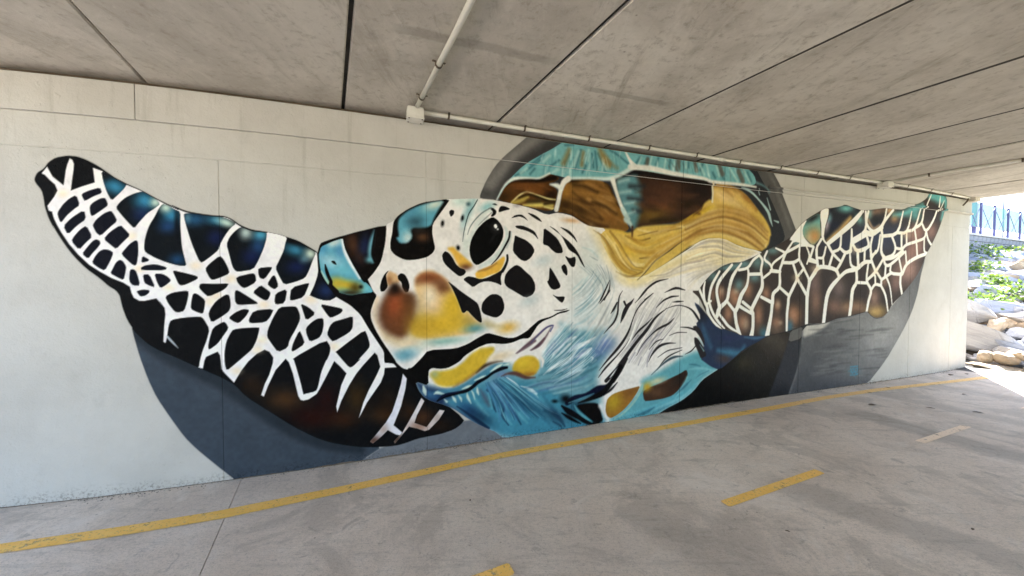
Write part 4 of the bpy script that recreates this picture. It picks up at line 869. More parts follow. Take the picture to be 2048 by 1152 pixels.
s 22,40,70 0.8 body 11 5553 421 2 5611 320 10 5594 243 12 5661 132 4
s 22,40,70 0.8 body 12 5660 346 2 5719 259 11 5796 121 4
s 22,40,70 0.8 body 12 5804 345 2 5917 266 10 6041 218 3
s 22,40,70 0.8 body 11 5138 385 4 5229 314 11 5337 223 19 5448 130 16
s 22,40,70 0.8 body 12 6061 229 9 6161 191 22 6254 104 22 6301 30 7
s 22,40,70 0.8 body 12 6161 100 6 6235 56 11 6273 9 3
s 118,190,204 0.6 body 21 5464 570 4 5545 500 16 5594 401 16 5644 300 8
s 118,190,204 0.6 body 20 5448 479 4 5472 384 12 5488 320 3
s 118,190,204 0.6 body 21 5569 309 4 5635 207 16 5694 135 4
s 118,190,204 0.6 body 21 5685 311 4 5779 220 15 5865 128 4
s 118,190,204 0.6 body 20 5306 449 8 5368 350 16 5448 262 8
s 210,226,216 0.9 body 11 5093 488 5 5115 455 14 5130 424 3
s 210,226,216 0.9 body 11 5153 489 4 5176 456 10 5183 425 2
s 210,226,216 0.9 body 11 5237 502 4 5244 463 13 5275 399 4
s 210,226,216 0.9 body 11 5283 520 4 5298 488 8 5314 433 2
s 210,226,216 0.9 body 11 5337 545 4 5341 506 13 5353 474 4
s 210,226,216 0.9 body 10 5019 466 4 5041 441 9
s 210,226,216 0.9 body 10 4825 611 7 4836 567 18 4846 529 7
s 210,226,216 0.9 body 10 4939 534 4 4954 540 15 4990 521 6
s 210,226,216 0.9 body 11 5191 552 4 5244 566 11 5283 573 4
s 210,226,216 0.9 body 11 5314 623 4 5385 644 12 5416 652 3
s 210,226,216 0.9 body 11 5472 686 4 5545 726 14 5586 754 6
s 96,74,92 0.6 body 30 5369 519 8 5416 436 20 5456 355 8
p 232,228,226 1 - 10 - 1 5643 765 5528 766 5416 752 5291 679 5138 573 5034 576 4976 589 4911 632 4875 694 4875 752 4908 774 4969 761 5049 761 5109 785 5169 817 5214 866 5276 923 5353 955 5448 971 5569 953 5651 953 5794 984 5985 1005 6092 966 6074 919 5950 862 5846 837 5761 819 5693 785
p 216,182,36 1 - 24 jaw 1 4882 715 4918 741 5005 734 5109 747 5199 800 5276 877 5369 924 5496 931 5512 891 5448 827 5416 760 5322 691 5214 625 5108 583 5019 585 4947 614
g 160,176,150 0.8 jaw 4925 719 43 -4 0 -44
s 150,108,36 0.7 - 25 5108 576 7 5229 631 15 5337 705 15 5416 760 8
s 60,44,30 0.9 - 20 5330 691 2 5416 752 16 5512 779 12 5594 784 2
g 226,204,168 0.8 - 5569 833 118 22 11 -38
s 196,170,60 0.6 - 20 5369 909 12 5496 916 12
p 70,132,158 0.95 - 20 lip 1 4975 560 5078 560 5183 587 5291 648 5392 708 5496 761 5602 768 5677 754 5643 718 5537 688 5416 621 5322 562 5214 535 5108 523 4990 521 4903 538
s 206,224,216 0.95 - 12 5191 548 4 5244 563 13 5283 573 4
s 206,224,216 0.95 - 12 5314 620 4 5385 641 13 5420 656 3
s 206,224,216 0.95 - 13 5472 690 4 5545 730 18 5594 753 6
s 206,224,216 0.95 - 13 5610 744 6 5660 748 12
s 206,224,216 0.95 - 12 4925 528 4 4954 538 12 5019 518 4
s 10,14,24 1 - 8 4953 459 7 5026 499 19 5138 513 15 5229 526 17 5291 557 17 5345 598 18 5432 635 14 5496 676 13 5577 708 18 5643 716 12
s 26,40,86 0.7 - 14 4975 482 7 5049 515 7 5153 526 5
p 206,170,34 1 - 21 cs 1 5698 682 5718 751 5778 802 5863 820 5942 806 5995 753 6004 688 5951 619 5864 603 5778 635
g 150,100,40 0.8 cs 5898 616 104 -1 3 -32
g 226,196,40 0.8 cs 5820 751 81 21 18 -46
s 96,58,52 0.9 - 16 5586 633 2 5652 654 10 5744 646 21 5846 597 17 5951 587 4
s 232,226,220 1 - 16 5986 819 8 6039 758 15 6030 693 7
s 92,66,78 0.8 body 12 5740 852 2 5868 939 12 5981 1021 11 6079 1098 7 6156 1115 3
s 92,66,78 0.8 body 12 5912 872 4 5999 923 17 6071 1000 10 6133 1095 4
s 92,66,78 0.8 body 12 5752 851 3 5846 909 17 5950 967 13
s 92,66,78 0.8 body 12 5898 873 4 5985 916 14 6056 985 9
s 64,68,128 0.85 - 8 5903 945 3 5999 1037 6 6088 1101 7 6156 1115 6 6124 1055 6
g 196,206,206 0.6 body 6506 1542 126 -64 -96 -145
g 206,212,210 0.6 body 6546 1874 110 -32 -85 -208
g 204,210,208 0.6 body 6777 1588 140 -21 -27 -136
g 186,204,208 0.6 body 6521 1230 148 104 101 -107
g 200,206,204 0.5 body 6780 1222 93 64 92 -96
g 206,204,206 0.5 body 6989 1021 98 -73 -134 -129
g 214,208,212 0.5 body 7361 784 136 85 88 -90
g 222,216,214 0.5 body 7822 943 240 -12 2 -114
g 220,222,220 0.5 body 6176 1715 146 2 0 -98
s 236,220,172 0.75 - 85 6613 2146 18 6713 2015 37 6805 1864 42 6919 1727 38 7046 1605 29 7197 1561 20
s 230,212,150 0.6 - 79 7132 1588 20 7328 1606 30 7576 1716 31 7868 1851 27 8174 1953 22
s 240,226,184 0.5 - 72 7868 2186 11 8074 2287 29 8299 2360 35 8645 2390 37 8965 2333 32 9177 2224 19
s 240,226,184 0.5 - 74 8388 2695 12 8570 2626 42 8785 2558 37 8962 2462 19
s 240,226,184 0.5 - 75 8294 2297 11 8578 2371 34 8903 2349 41 9172 2260 30 9305 2121 18
s 240,226,184 0.5 - 73 8048 2037 11 8296 2152 28 8529 2182 34 8826 2114 35 9050 2010 24
s 240,226,184 0.5 - 61 6773 2077 9 6917 1953 19 7044 1834 24 7195 1775 15
s 240,226,184 0.5 - 66 7348 1822 10 7573 1937 26 7781 2054 26 7972 2156 11
s 158,118,50 0.6 - 53 8447 2514 6 8714 2500 18 9007 2443 25 9236 2325 13
s 158,118,50 0.6 - 54 8684 2397 6 8958 2372 20 9214 2262 24 9334 2122 10
s 158,118,50 0.6 - 47 7433 2132 5 7627 2177 15 7873 2282 16 8117 2333 5
s 158,118,50 0.6 - 44 6999 2087 5 7106 1994 19 7258 1928 20 7459 1934 7
s 214,226,230 0.53 body 14 6109 947 1 6188 1034 10 6273 1117 1
s 214,226,230 0.57 body 14 6132 941 1 6209 1024 7 6273 1112 10 6351 1189 1
s 150,190,204 0.6 body 14 6062 844 1 6125 933 14 6198 1016 1
s 178,206,212 0.53 body 14 6062 837 1 6131 921 10 6215 1000 13 6309 1082 12 6369 1157 1
s 178,206,212 0.43 body 14 6057 827 1 6140 927 7 6220 1003 11 6296 1072 1
s 96,116,168 0.43 body 14 6069 815 1 6139 906 12 6224 989 1
s 64,120,142 0.59 body 14 6153 901 1 6233 977 14 6308 1053 13 6391 1137 1
s 96,116,168 0.58 body 14 6073 803 1 6154 883 10 6235 962 1
s 214,226,230 0.45 body 14 6164 871 1 6237 952 10 6324 1036 13 6403 1111 1
s 120,170,186 0.6 body 14 6165 873 1 6249 938 7 6342 1017 9 6423 1097 1
s 178,206,212 0.51 body 14 6159 856 1 6262 937 11 6335 1008 1
s 96,116,168 0.43 body 14 6083 777 1 6174 857 13 6254 926 1
s 64,120,142 0.45 body 14 6170 844 1 6256 920 11 6355 993 8 6435 1070 1
s 96,116,168 0.47 body 14 6178 830 1 6264 909 7 6351 989 14 6449 1066 1
s 214,226,230 0.57 body 14 6186 806 1 6269 889 8 6361 968 14 6460 1045 1
s 64,120,142 0.42 body 14 6181 820 1 6287 885 12 6366 958 9 6457 1048 1
s 64,120,142 0.53 body 14 6090 719 1 6187 798 12 6285 862 13 6377 954 1
s 232,236,238 0.6 body 14 6189 784 1 6290 850 11 6398 941 9 6486 1029 1
s 150,190,204 0.43 body 14 6108 706 1 6193 775 9 6307 842 14 6396 921 7 6489 1013 1
s 52,104,124 0.48 body 14 6212 774 1 6302 844 14 6394 920 1
s 120,170,186 0.55 body 14 6099 682 1 6200 760 10 6305 827 13 6405 900 1
s 214,226,230 0.52 body 14 6111 679 1 6216 753 7 6320 822 9 6404 898 14 6513 985 1
s 96,116,168 0.42 body 14 6219 732 1 6317 805 9 6421 887 12 6538 976 1
s 120,170,186 0.46 body 14 6222 732 1 6327 800 11 6422 879 9 6518 972 1
s 64,120,142 0.46 body 14 6227 713 1 6334 785 11 6446 868 1
s 178,206,212 0.58 body 14 6116 635 1 6229 705 12 6341 768 10 6456 859 15 6548 939 1
s 232,236,238 0.58 body 14 6228 689 1 6346 759 12 6446 841 12 6566 924 1
s 232,236,238 0.53 body 14 6234 698 1 6345 759 14 6453 838 1
s 120,170,186 0.5 body 14 6248 682 1 6363 746 11 6457 821 13 6572 904 1
s 96,116,168 0.42 body 14 6244 669 1 6372 730 9 6468 820 11 6577 905 1
s 120,170,186 0.45 body 14 6136 589 1 6249 660 8 6371 730 1
s 150,190,204 0.59 body 14 6139 588 1 6248 658 15 6377 727 1
s 214,226,230 0.48 body 14 6140 562 1 6262 641 12 6386 692 1
s 96,116,168 0.48 body 14 6258 634 1 6395 693 11 6484 786 15 6600 867 1
s 232,236,238 0.56 body 14 6259 628 1 6394 687 10 6505 777 1
s 150,190,204 0.42 body 14 6281 612 1 6394 665 14 6521 746 8 6635 829 1
s 64,120,142 0.55 body 14 6278 600 1 6409 654 11 6520 738 1
s 96,116,168 0.39 body 14 6280 593 1 6405 657 8 6518 736 1
s 232,236,238 0.6 body 14 6151 523 1 6291 577 14 6415 637 14 6541 731 1
s 52,104,124 0.57 body 14 6149 508 1 6278 594 13 6408 632 9 6551 712 15 6654 807 1
s 120,170,186 0.54 body 14 6151 496 1 6300 563 12 6418 617 13 6559 701 13 6667 787 1
s 232,236,238 0.48 body 14 6164 487 1 6300 546 11 6441 606 1
s 96,116,168 0.52 body 14 6180 481 1 6296 550 8 6436 601 1
s 52,104,124 0.42 body 14 6161 467 1 6307 533 14 6450 590 1
s 64,120,142 0.59 body 14 6318 521 1 6448 576 12 6579 650 1
s 232,236,238 0.55 body 14 6172 454 1 6301 515 12 6458 572 13 6582 649 1
s 150,190,204 0.52 body 23 6018 531 1 6188 548 11 6331 579 9 6464 647 1
s 178,206,212 0.38 body 22 5839 500 1 6030 527 9 6187 524 1
s 150,190,204 0.37 body 22 5829 492 1 6023 513 14 6202 528 9 6347 572 9 6487 623 1
s 96,116,168 0.49 body 22 5843 489 1 6029 516 13 6214 527 1
s 52,104,124 0.53 body 22 5848 483 1 6045 518 9 6209 510 7 6369 553 10 6498 599 1
s 150,190,204 0.37 body 23 6062 494 1 6223 503 9 6386 534 1
s 52,104,124 0.41 body 23 6065 490 1 6240 504 15 6391 539 1
s 150,190,204 0.53 body 22 5880 469 1 6070 485 14 6235 499 1
s 150,190,204 0.53 body 23 6080 474 1 6244 488 8 6411 511 1
s 150,190,204 0.42 body 22 5890 450 1 6081 472 9 6246 487 1
s 52,104,124 0.46 body 23 6099 458 1 6256 476 10 6425 507 11 6557 558 1
s 96,116,168 0.46 body 23 5918 430 1 6102 457 14 6275 471 12 6436 496 14 6577 549 1
s 178,206,212 0.45 body 23 6119 445 1 6285 459 14 6460 487 1
s 178,206,212 0.41 body 23 6129 437 1 6304 443 13 6457 467 1
s 150,190,204 0.36 body 23 6116 442 1 6307 445 12 6468 474 11 6609 522 1
s 120,170,186 0.46 body 23 6120 421 1 6304 443 15 6484 456 9 6619 510 1
s 52,104,124 0.44 body 23 5949 392 1 6139 418 13 6307 439 15 6485 451 8 6638 503 1
s 64,120,142 0.41 body 23 6151 407 1 6332 428 13 6502 441 9 6640 496 1
s 120,170,186 0.44 body 23 6148 409 1 6338 418 7 6505 440 9 6655 491 1
s 178,206,212 0.45 body 23 6159 399 1 6344 413 12 6507 436 1
s 178,206,212 0.43 body 23 6172 393 1 6362 402 14 6514 417 15 6670 466 1
s 52,104,124 0.36 body 23 6178 376 1 6372 397 14 6528 419 1
s 40,100,132 0.4 body 20 5420 584 2 5469 479 14 5511 376 2
s 90,168,194 0.38 body 20 5425 566 2 5481 467 11 5515 383 12 5546 286 10 5564 190 2
s 84,130,180 0.48 body 20 5428 582 2 5482 480 12 5524 385 12 5561 278 14 5567 183 2
s 58,136,164 0.47 body 20 5436 582 2 5492 482 10 5545 378 10 5587 286 2
s 30,76,108 0.54 body 20 5448 584 2 5505 480 12 5557 383 12 5608 280 2
s 30,76,108 0.51 body 21 5509 484 2 5574 374 12 5616 278 2
s 84,130,180 0.52 body 21 5529 484 2 5596 370 10 5637 271 13 5672 180 2
s 84,130,180 0.48 body 20 5455 585 2 5529 484 12 5585 375 2
s 112,186,204 0.46 body 20 5462 592 2 5537 495 12 5603 382 2
s 84,130,180 0.51 body 21 5468 588 2 5563 483 9 5630 374 12 5685 282 13 5744 172 2
s 40,100,132 0.48 body 21 5559 492 2 5642 365 14 5706 269 7 5754 189 2
s 84,130,180 0.48 body 21 5559 485 2 5630 385 11 5714 272 9 5766 177 2
s 40,100,132 0.42 body 21 5593 493 2 5679 378 11 5737 260 14 5794 181 2
s 112,186,204 0.49 body 21 5583 487 2 5674 372 8 5748 268 10 5807 175 2
s 84,130,180 0.43 body 21 5598 493 2 5693 377 13 5772 266 2
s 40,100,132 0.42 body 21 5499 596 2 5610 498 16 5705 376 11 5792 271 2
s 112,186,204 0.48 body 21 5615 498 2 5718 372 13 5796 266 10 5880 168 2
s 84,130,180 0.36 body 21 5511 602 2 5619 493 11 5728 371 12 5819 263 13 5891 175 2
s 40,100,132 0.4 body 21 5529 603 2 5639 498 15 5754 371 8 5855 254 2
s 40,100,132 0.39 body 21 5524 598 2 5642 486 9 5757 364 2
s 58,136,164 0.52 body 21 5528 608 2 5648 499 15 5767 372 10 5872 261 11 5962 170 2
s 40,100,132 0.54 body 21 5650 496 2 5790 369 15 5895 262 15 5983 159 2
s 30,76,108 0.48 body 21 5540 605 2 5669 496 13 5790 367 11 5911 251 9 5999 167 2
s 112,186,204 0.49 body 21 5555 611 2 5691 489 12 5825 365 12 5945 248 9 6044 164 2
s 58,136,164 0.54 body 22 5691 493 2 5837 366 16 5966 254 9 6068 174 2
s 112,186,204 0.41 body 21 5560 612 2 5704 498 10 5850 365 13 5977 248 15 6092 169 2
s 40,100,132 0.45 body 22 5706 497 2 5859 361 13 5984 259 12 6093 161 2
s 40,100,132 0.48 body 21 5573 612 2 5710 508 9 5875 371 9 6010 243 2
s 40,100,132 0.37 body 22 5726 513 2 5894 357 14 6032 249 15 6156 157 2
s 90,168,194 0.51 body 21 5582 622 2 5749 509 10 5902 361 12 6035 240 2
s 40,100,132 0.41 body 22 5591 625 2 5742 502 13 5925 355 15 6082 241 14 6201 160 2
s 30,76,108 0.37 body 22 5747 508 2 5939 359 10 6087 241 2
s 30,76,108 0.49 body 22 5761 505 2 5947 357 8 6090 239 10 6240 156 2
s 84,130,180 0.53 body 22 5776 509 2 5967 366 15 6113 242 13 6254 158 2
s 104,180,196 0.34 body 32 5618 568 2 5734 436 17 5869 324 2
s 70,150,174 0.45 body 33 5764 428 2 5898 303 16 6012 181 11 6120 58 2
s 36,92,120 0.43 body 32 5676 542 2 5795 430 18 5933 305 9 6039 172 12 6141 49 2
s 104,180,196 0.34 body 32 5696 540 2 5806 420 14 5936 297 2
s 104,180,196 0.44 body 33 5734 517 2 5841 397 17 5965 292 11 6072 166 16 6161 50 2
s 36,92,120 0.42 body 33 5856 391 2 5961 281 13 6070 155 16 6166 38 2
s 70,150,174 0.33 body 33 5864 388 2 5992 260 12 6081 159 14 6176 45 2
s 36,92,120 0.48 body 32 5815 486 2 5909 369 15 6023 256 2
s 104,180,196 0.38 body 33 5815 480 2 5909 383 15 6021 254 9 6127 143 2
s 70,150,174 0.45 body 33 5846 477 2 5942 364 17 6037 245 2
s 36,92,120 0.35 body 33 5976 354 2 6081 238 18 6161 127 19 6234 40 2
s 104,180,196 0.32 body 33 5901 448 2 5993 343 10 6089 228 15 6169 130 19 6247 30 2
s 70,150,174 0.43 body 33 5934 427 2 6022 329 16 6104 220 14 6189 115 2
s 104,180,196 0.41 body 33 5960 426 2 6046 314 9 6135 219 2
s 70,150,174 0.34 body 34 6070 311 2 6144 209 11 6224 109 15 6283 21 2
s 104,180,196 0.32 body 34 6005 400 2 6085 311 18 6166 196 18 6228 109 14 6291 12 2
s 36,92,120 0.35 body 33 6037 388 2 6105 288 10 6198 198 2
s 36,92,120 0.43 body 34 6048 381 2 6129 287 13 6204 192 13 6258 104 2
s 70,150,174 0.49 body 34 6096 364 2 6168 264 14 6234 175 11 6285 85 2
s 104,180,196 0.36 body 34 6180 260 2 6243 175 15 6289 95 9 6341 11 2
s 104,180,196 0.48 body 34 6211 241 2 6263 165 10 6309 70 17 6348 9 2
s 70,150,174 0.32 body 34 6174 328 2 6231 242 12 6290 155 14 6312 74 17 6364 0 2
s 196,206,208 0.52 body 15 6701 1277 1 6630 1150 11 6542 1074 1
s 196,206,208 0.53 body 15 6725 1274 1 6643 1147 10 6550 1049 1
s 206,200,190 0.47 body 15 6827 1406 1 6754 1273 10 6669 1147 13 6573 1049 1
s 236,234,232 0.54 body 15 6826 1413 1 6757 1266 8 6666 1148 10 6585 1044 11 6499 960 1
s 196,206,208 0.36 body 15 6845 1408 1 6769 1270 9 6682 1141 11 6593 1037 8 6512 944 1
s 236,234,232 0.5 body 15 6853 1407 1 6763 1264 8 6696 1143 8 6607 1033 1
s 236,234,232 0.49 body 15 6874 1403 1 6788 1253 11 6712 1137 8 6619 1025 6 6545 940 1
s 120,132,140 0.55 body 15 6890 1397 1 6813 1261 9 6731 1126 12 6652 1005 1
s 206,200,190 0.47 body 15 6823 1255 1 6746 1127 10 6638 1019 12 6560 911 1
s 236,234,232 0.51 body 15 6847 1259 1 6762 1131 8 6667 1006 7 6576 918 1
s 120,132,140 0.41 body 15 6861 1251 1 6785 1116 9 6680 998 13 6585 900 1
s 236,234,232 0.4 body 15 6865 1245 1 6791 1129 10 6681 998 1
s 206,200,190 0.41 body 15 6894 1241 1 6811 1110 10 6704 997 13 6609 885 1
s 196,206,208 0.5 body 15 6975 1396 1 6904 1238 13 6817 1111 12 6709 994 9 6623 887 1
s 120,132,140 0.53 body 15 7001 1393 1 6915 1240 10 6841 1109 1
s 196,206,208 0.42 body 15 7015 1385 1 6917 1230 11 6848 1096 9 6724 984 11 6636 870 1
s 168,186,192 0.5 body 15 6957 1243 1 6872 1090 9 6740 964 10 6643 862 1
s 168,186,192 0.47 body 15 6954 1233 1 6878 1103 7 6755 964 13 6655 850 1
s 196,206,208 0.5 body 15 7060 1385 1 6972 1229 8 6892 1089 10 6762 970 12 6675 838 1
s 236,234,232 0.37 body 15 6994 1230 1 6921 1099 8 6783 958 8 6680 835 1
s 168,186,192 0.46 body 15 7086 1375 1 7005 1230 9 6921 1080 1
s 236,234,232 0.42 body 15 7107 1384 1 7018 1228 8 6937 1085 9 6813 950 12 6708 827 1
s 236,234,232 0.5 body 15 7047 1216 1 6965 1074 13 6817 939 8 6726 820 1
s 168,186,192 0.5 body 15 7142 1372 1 7057 1220 13 6960 1073 8 6820 940 1
s 206,200,190 0.5 body 15 7156 1380 1 7067 1216 8 6987 1072 8 6842 934 1
s 236,234,232 0.41 body 15 7093 1210 1 7006 1067 11 6869 919 9 6764 792 1
s 250,248,244 0.51 body 13 7320 1281 2 7212 1088 8 7124 914 14 6982 757 1
s 250,248,244 0.49 body 13 7345 1271 2 7224 1092 11 7135 895 11 6994 739 1
s 250,248,244 0.41 body 13 7483 1412 2 7349 1264 7 7231 1080 1
s 188,184,194 0.43 body 13 7349 1257 2 7269 1088 14 7153 873 9 6994 735 1
s 250,248,244 0.4 body 13 7520 1406 2 7380 1239 10 7266 1069 9 7162 874 1
s 188,184,194 0.42 body 13 7390 1243 2 7290 1059 10 7186 874 8 7033 713 1
s 216,210,202 0.4 body 13 7409 1226 2 7293 1047 14 7181 869 1
s 206,202,206 0.41 body 13 7439 1224 2 7309 1048 10 7202 867 1
s 188,184,194 0.46 body 13 7591 1375 2 7453 1220 14 7338 1036 2
s 206,202,206 0.48 body 13 7607 1376 2 7472 1203 12 7334 1031 9 7233 840 1
s 188,184,194 0.47 body 13 7489 1200 2 7353 1025 11 7242 840 1
s 250,248,244 0.55 body 13 7492 1205 2 7371 1020 12 7258 838 12 7093 687 1
s 188,184,194 0.46 body 13 7661 1356 2 7516 1198 8 7369 1014 2
s 250,248,244 0.5 body 13 7536 1188 2 7413 1003 9 7268 827 13 7138 651 1
s 246,244,242 0.48 body 13 7686 1342 2 7549 1177 8 7405 999 2
s 188,184,194 0.41 body 13 7581 1168 2 7436 982 9 7289 814 2
s 250,248,244 0.38 body 13 7722 1329 2 7579 1171 8 7428 989 10 7304 814 2
s 188,184,194 0.38 body 13 7746 1339 2 7605 1148 8 7449 974 13 7325 805 8 7186 645 1
s 188,184,194 0.41 body 13 7630 1148 2 7470 968 11 7344 795 9 7204 636 1
s 216,210,202 0.44 body 13 7768 1320 2 7643 1143 14 7481 969 7 7345 794 8 7200 633 1
s 216,210,202 0.49 body 13 7792 1311 2 7664 1131 14 7500 956 12 7352 777 12 7226 627 1
s 188,184,194 0.36 body 13 7801 1309 2 7658 1129 8 7506 938 9 7365 783 2
s 250,248,244 0.45 body 13 7689 1115 2 7529 940 8 7388 777 13 7244 609 2
s 188,184,194 0.45 body 13 7864 1293 2 7710 1107 11 7549 942 2
s 188,184,194 0.53 body 13 7712 1113 2 7544 929 12 7408 764 2
s 250,248,244 0.52 body 13 7748 1096 2 7593 906 12 7431 756 11 7282 589 2
s 250,248,244 0.46 body 13 7766 1085 2 7614 909 10 7447 747 13 7298 584 2
s 188,184,194 0.36 body 13 7780 1074 2 7605 887 9 7440 735 7 7311 563 2
s 206,202,206 0.49 body 13 7796 1077 2 7619 897 9 7440 744 12 7318 563 2
s 250,248,244 0.44 body 13 7818 1063 2 7632 885 10 7477 725 12 7331 547 2
s 250,248,244 0.39 body 14 7981 1255 2 7842 1063 10 7661 869 7 7483 721 2
s 206,202,206 0.52 body 13 7845 1050 2 7661 877 8 7472 719 2
s 246,244,242 0.43 body 14 8012 1256 2 7869 1048 12 7698 859 14 7511 711 2
s 246,244,242 0.48 body 13 7885 1042 2 7702 858 8 7532 700 2
s 234,216,156 0.47 - 15 6666 2097 1 6786 1952 11 6877 1791 1
s 180,140,50 0.51 - 15 6787 1955 1 6909 1797 11 7036 1691 7 7206 1644 1
s 226,200,110 0.48 - 15 6804 1963 1 6909 1809 10 7051 1684 13 7215 1650 1
s 180,140,50 0.64 - 15 6804 1963 1 6909 1816 11 7050 1697 11 7215 1648 1
s 180,140,50 0.58 - 15 6819 1973 1 6931 1806 7 7057 1691 11 7211 1654 1
s 150,116,48 0.44 - 15 6700 2113 1 6826 1967 12 6930 1813 11 7070 1698 1
s 180,140,50 0.49 - 15 6713 2103 1 6827 1981 11 6932 1810 1
s 214,176,70 0.52 - 15 6849 1972 1 6957 1810 7 7075 1697 1
s 150,116,48 0.57 - 15 6733 2094 1 6854 1973 11 6953 1819 8 7086 1705 1
s 214,176,70 0.58 - 15 6863 1979 1 6959 1816 8 7101 1707 13 7241 1675 1
s 180,140,50 0.44 - 15 6858 1974 1 6979 1833 10 7096 1704 10 7235 1667 1
s 180,140,50 0.43 - 15 6759 2114 1 6884 1981 8 6980 1818 8 7114 1712 10 7251 1676 1
s 226,200,110 0.48 - 15 6760 2121 1 6900 1975 9 7006 1820 1
s 234,216,156 0.63 - 15 6779 2122 1 6893 1986 10 7022 1825 13 7132 1716 1
s 234,216,156 0.48 - 16 6917 1976 1 7016 1832 12 7138 1717 13 7275 1696 1
s 180,140,50 0.52 - 16 6924 1989 1 7022 1837 13 7144 1724 7 7286 1704 1
s 150,116,48 0.61 - 16 6936 1980 1 7034 1839 10 7156 1723 10 7276 1697 1
s 180,140,50 0.47 - 16 6935 1994 1 7048 1845 14 7167 1737 10 7277 1712 1
s 226,200,110 0.64 - 15 6818 2129 1 6951 1985 10 7044 1837 10 7175 1736 12 7288 1717 1
s 214,176,70 0.56 - 15 6819 2130 1 6955 1998 12 7061 1851 10 7167 1738 11 7303 1716 1
s 150,116,48 0.62 - 15 6850 2121 1 6970 1998 12 7073 1856 1
s 214,176,70 0.6 - 15 6852 2135 1 6973 1991 8 7071 1848 1
s 156,118,52 0.4 - 20 7244 1600 1 7474 1812 9 7803 2010 2
s 236,220,166 0.59 - 20 7250 1618 1 7494 1818 10 7811 2040 12 8225 2192 11 8493 2340 2
s 156,118,52 0.39 - 20 7493 1839 2 7804 2024 10 8197 2206 2
s 156,118,52 0.6 - 21 7499 1853 2 7801 2036 14 8202 2208 15 8483 2338 2
s 190,148,56 0.49 - 20 7503 1856 2 7803 2047 14 8202 2204 2
s 190,148,56 0.48 - 20 7263 1660 1 7504 1869 12 7807 2035 2
s 156,118,52 0.45 - 20 7276 1687 1 7501 1876 14 7817 2057 16 8190 2212 18 8480 2355 2
s 222,190,100 0.47 - 20 7504 1879 2 7812 2046 8 8179 2218 2
s 190,148,56 0.58 - 20 7293 1706 1 7503 1893 16 7803 2054 16 8176 2214 2
s 236,220,166 0.53 - 20 7518 1897 2 7797 2065 17 8167 2221 2
s 222,190,100 0.43 - 21 7527 1914 2 7802 2075 9 8148 2219 11 8487 2378 2
s 222,190,100 0.41 - 21 7521 1910 2 7803 2080 13 8156 2209 17 8491 2394 2
s 156,118,52 0.4 - 20 7309 1768 1 7528 1924 9 7814 2074 2
s 236,220,166 0.44 - 20 7313 1776 1 7527 1935 11 7808 2081 14 8129 2217 2
s 214,180,84 0.59 - 20 7310 1803 1 7522 1940 9 7811 2080 16 8130 2225 2
s 190,148,56 0.42 - 20 7333 1801 1 7543 1959 16 7803 2091 12 8116 2231 2
s 190,148,56 0.55 - 21 7547 1954 2 7803 2103 10 8114 2229 10 8483 2403 2
s 214,180,84 0.49 - 20 7541 1976 2 7822 2108 16 8110 2243 2
s 190,148,56 0.56 - 20 7341 1848 2 7543 1991 14 7802 2108 2
s 190,148,56 0.52 - 20 7345 1861 2 7554 1985 14 7806 2115 11 8100 2238 13 8471 2410 2
s 156,118,52 0.57 - 21 7552 2007 2 7797 2115 17 8058 2230 10 8490 2426 2
s 222,190,100 0.5 - 21 7555 2021 2 7787 2129 15 8081 2243 10 8479 2434 2
s 236,220,166 0.6 - 20 7564 2012 2 7809 2123 15 8071 2238 2
s 214,180,84 0.48 - 20 7361 1918 2 7564 2034 14 7790 2131 2
s 190,148,56 0.53 - 21 7577 2045 2 7801 2135 17 8059 2259 18 8478 2440 2
s 222,190,100 0.51 - 20 7372 1949 2 7556 2039 9 7803 2139 2
s 170,128,44 0.52 yl 25 7006 2029 1 7137 1955 15 7313 1904 9 7466 1905 2
s 206,164,50 0.5 yl 25 7012 2027 1 7132 1935 13 7319 1909 1
s 230,204,120 0.38 yl 25 6907 2137 1 7029 2017 14 7161 1952 1
s 230,204,120 0.38 yl 25 7049 2028 1 7172 1954 10 7362 1941 16 7545 1959 2
s 230,204,120 0.44 yl 25 6957 2129 1 7074 2030 18 7199 1970 14 7385 1949 2
s 226,190,70 0.39 yl 25 7085 2032 1 7215 1971 9 7390 1967 12 7584 2006 2
s 230,204,120 0.46 yl 25 7105 2028 1 7247 1976 11 7414 1979 2
s 230,204,120 0.47 yl 26 7103 2035 1 7238 1975 18 7416 1981 11 7615 2026 2
s 230,204,120 0.53 yl 25 7005 2115 1 7122 2029 9 7260 1978 1
s 226,190,70 0.47 yl 26 7132 2018 1 7277 1989 12 7455 2015 17 7666 2075 2
s 226,190,70 0.39 yl 25 7052 2107 1 7174 2032 14 7306 1996 11 7485 2032 2
s 170,128,44 0.49 yl 26 7168 2036 1 7318 2000 15 7511 2058 16 7705 2114 2
s 170,128,44 0.37 yl 26 7189 2023 1 7317 2002 10 7526 2060 13 7733 2142 2
s 226,190,70 0.48 yl 26 7200 2031 1 7350 2008 16 7531 2060 18 7741 2150 2
s 170,128,44 0.53 yl 25 7107 2098 1 7219 2034 16 7373 2019 2
s 230,204,120 0.47 yl 26 7229 2041 1 7382 2020 14 7576 2105 13 7800 2202 2
s 206,170,90 0.49 yl 25 7927 2008 2 8167 2133 18 8497 2203 18 8901 2123 17 9219 1974 2
s 132,96,44 0.61 yl 26 8185 2149 2 8479 2207 21 8900 2131 21 9239 1976 2
s 236,214,150 0.52 yl 26 8175 2151 2 8510 2216 14 8908 2141 17 9224 1993 2
s 132,96,44 0.76 yl 26 8167 2157 2 8509 2221 12 8888 2136 22 9243 1974 2
s 170,128,58 0.58 yl 26 7927 2019 2 8185 2164 12 8490 2220 22 8898 2144 23 9234 1998 2
s 222,190,100 0.58 yl 25 7909 2027 2 8180 2178 20 8499 2239 13 8918 2157 22 9230 2000 2
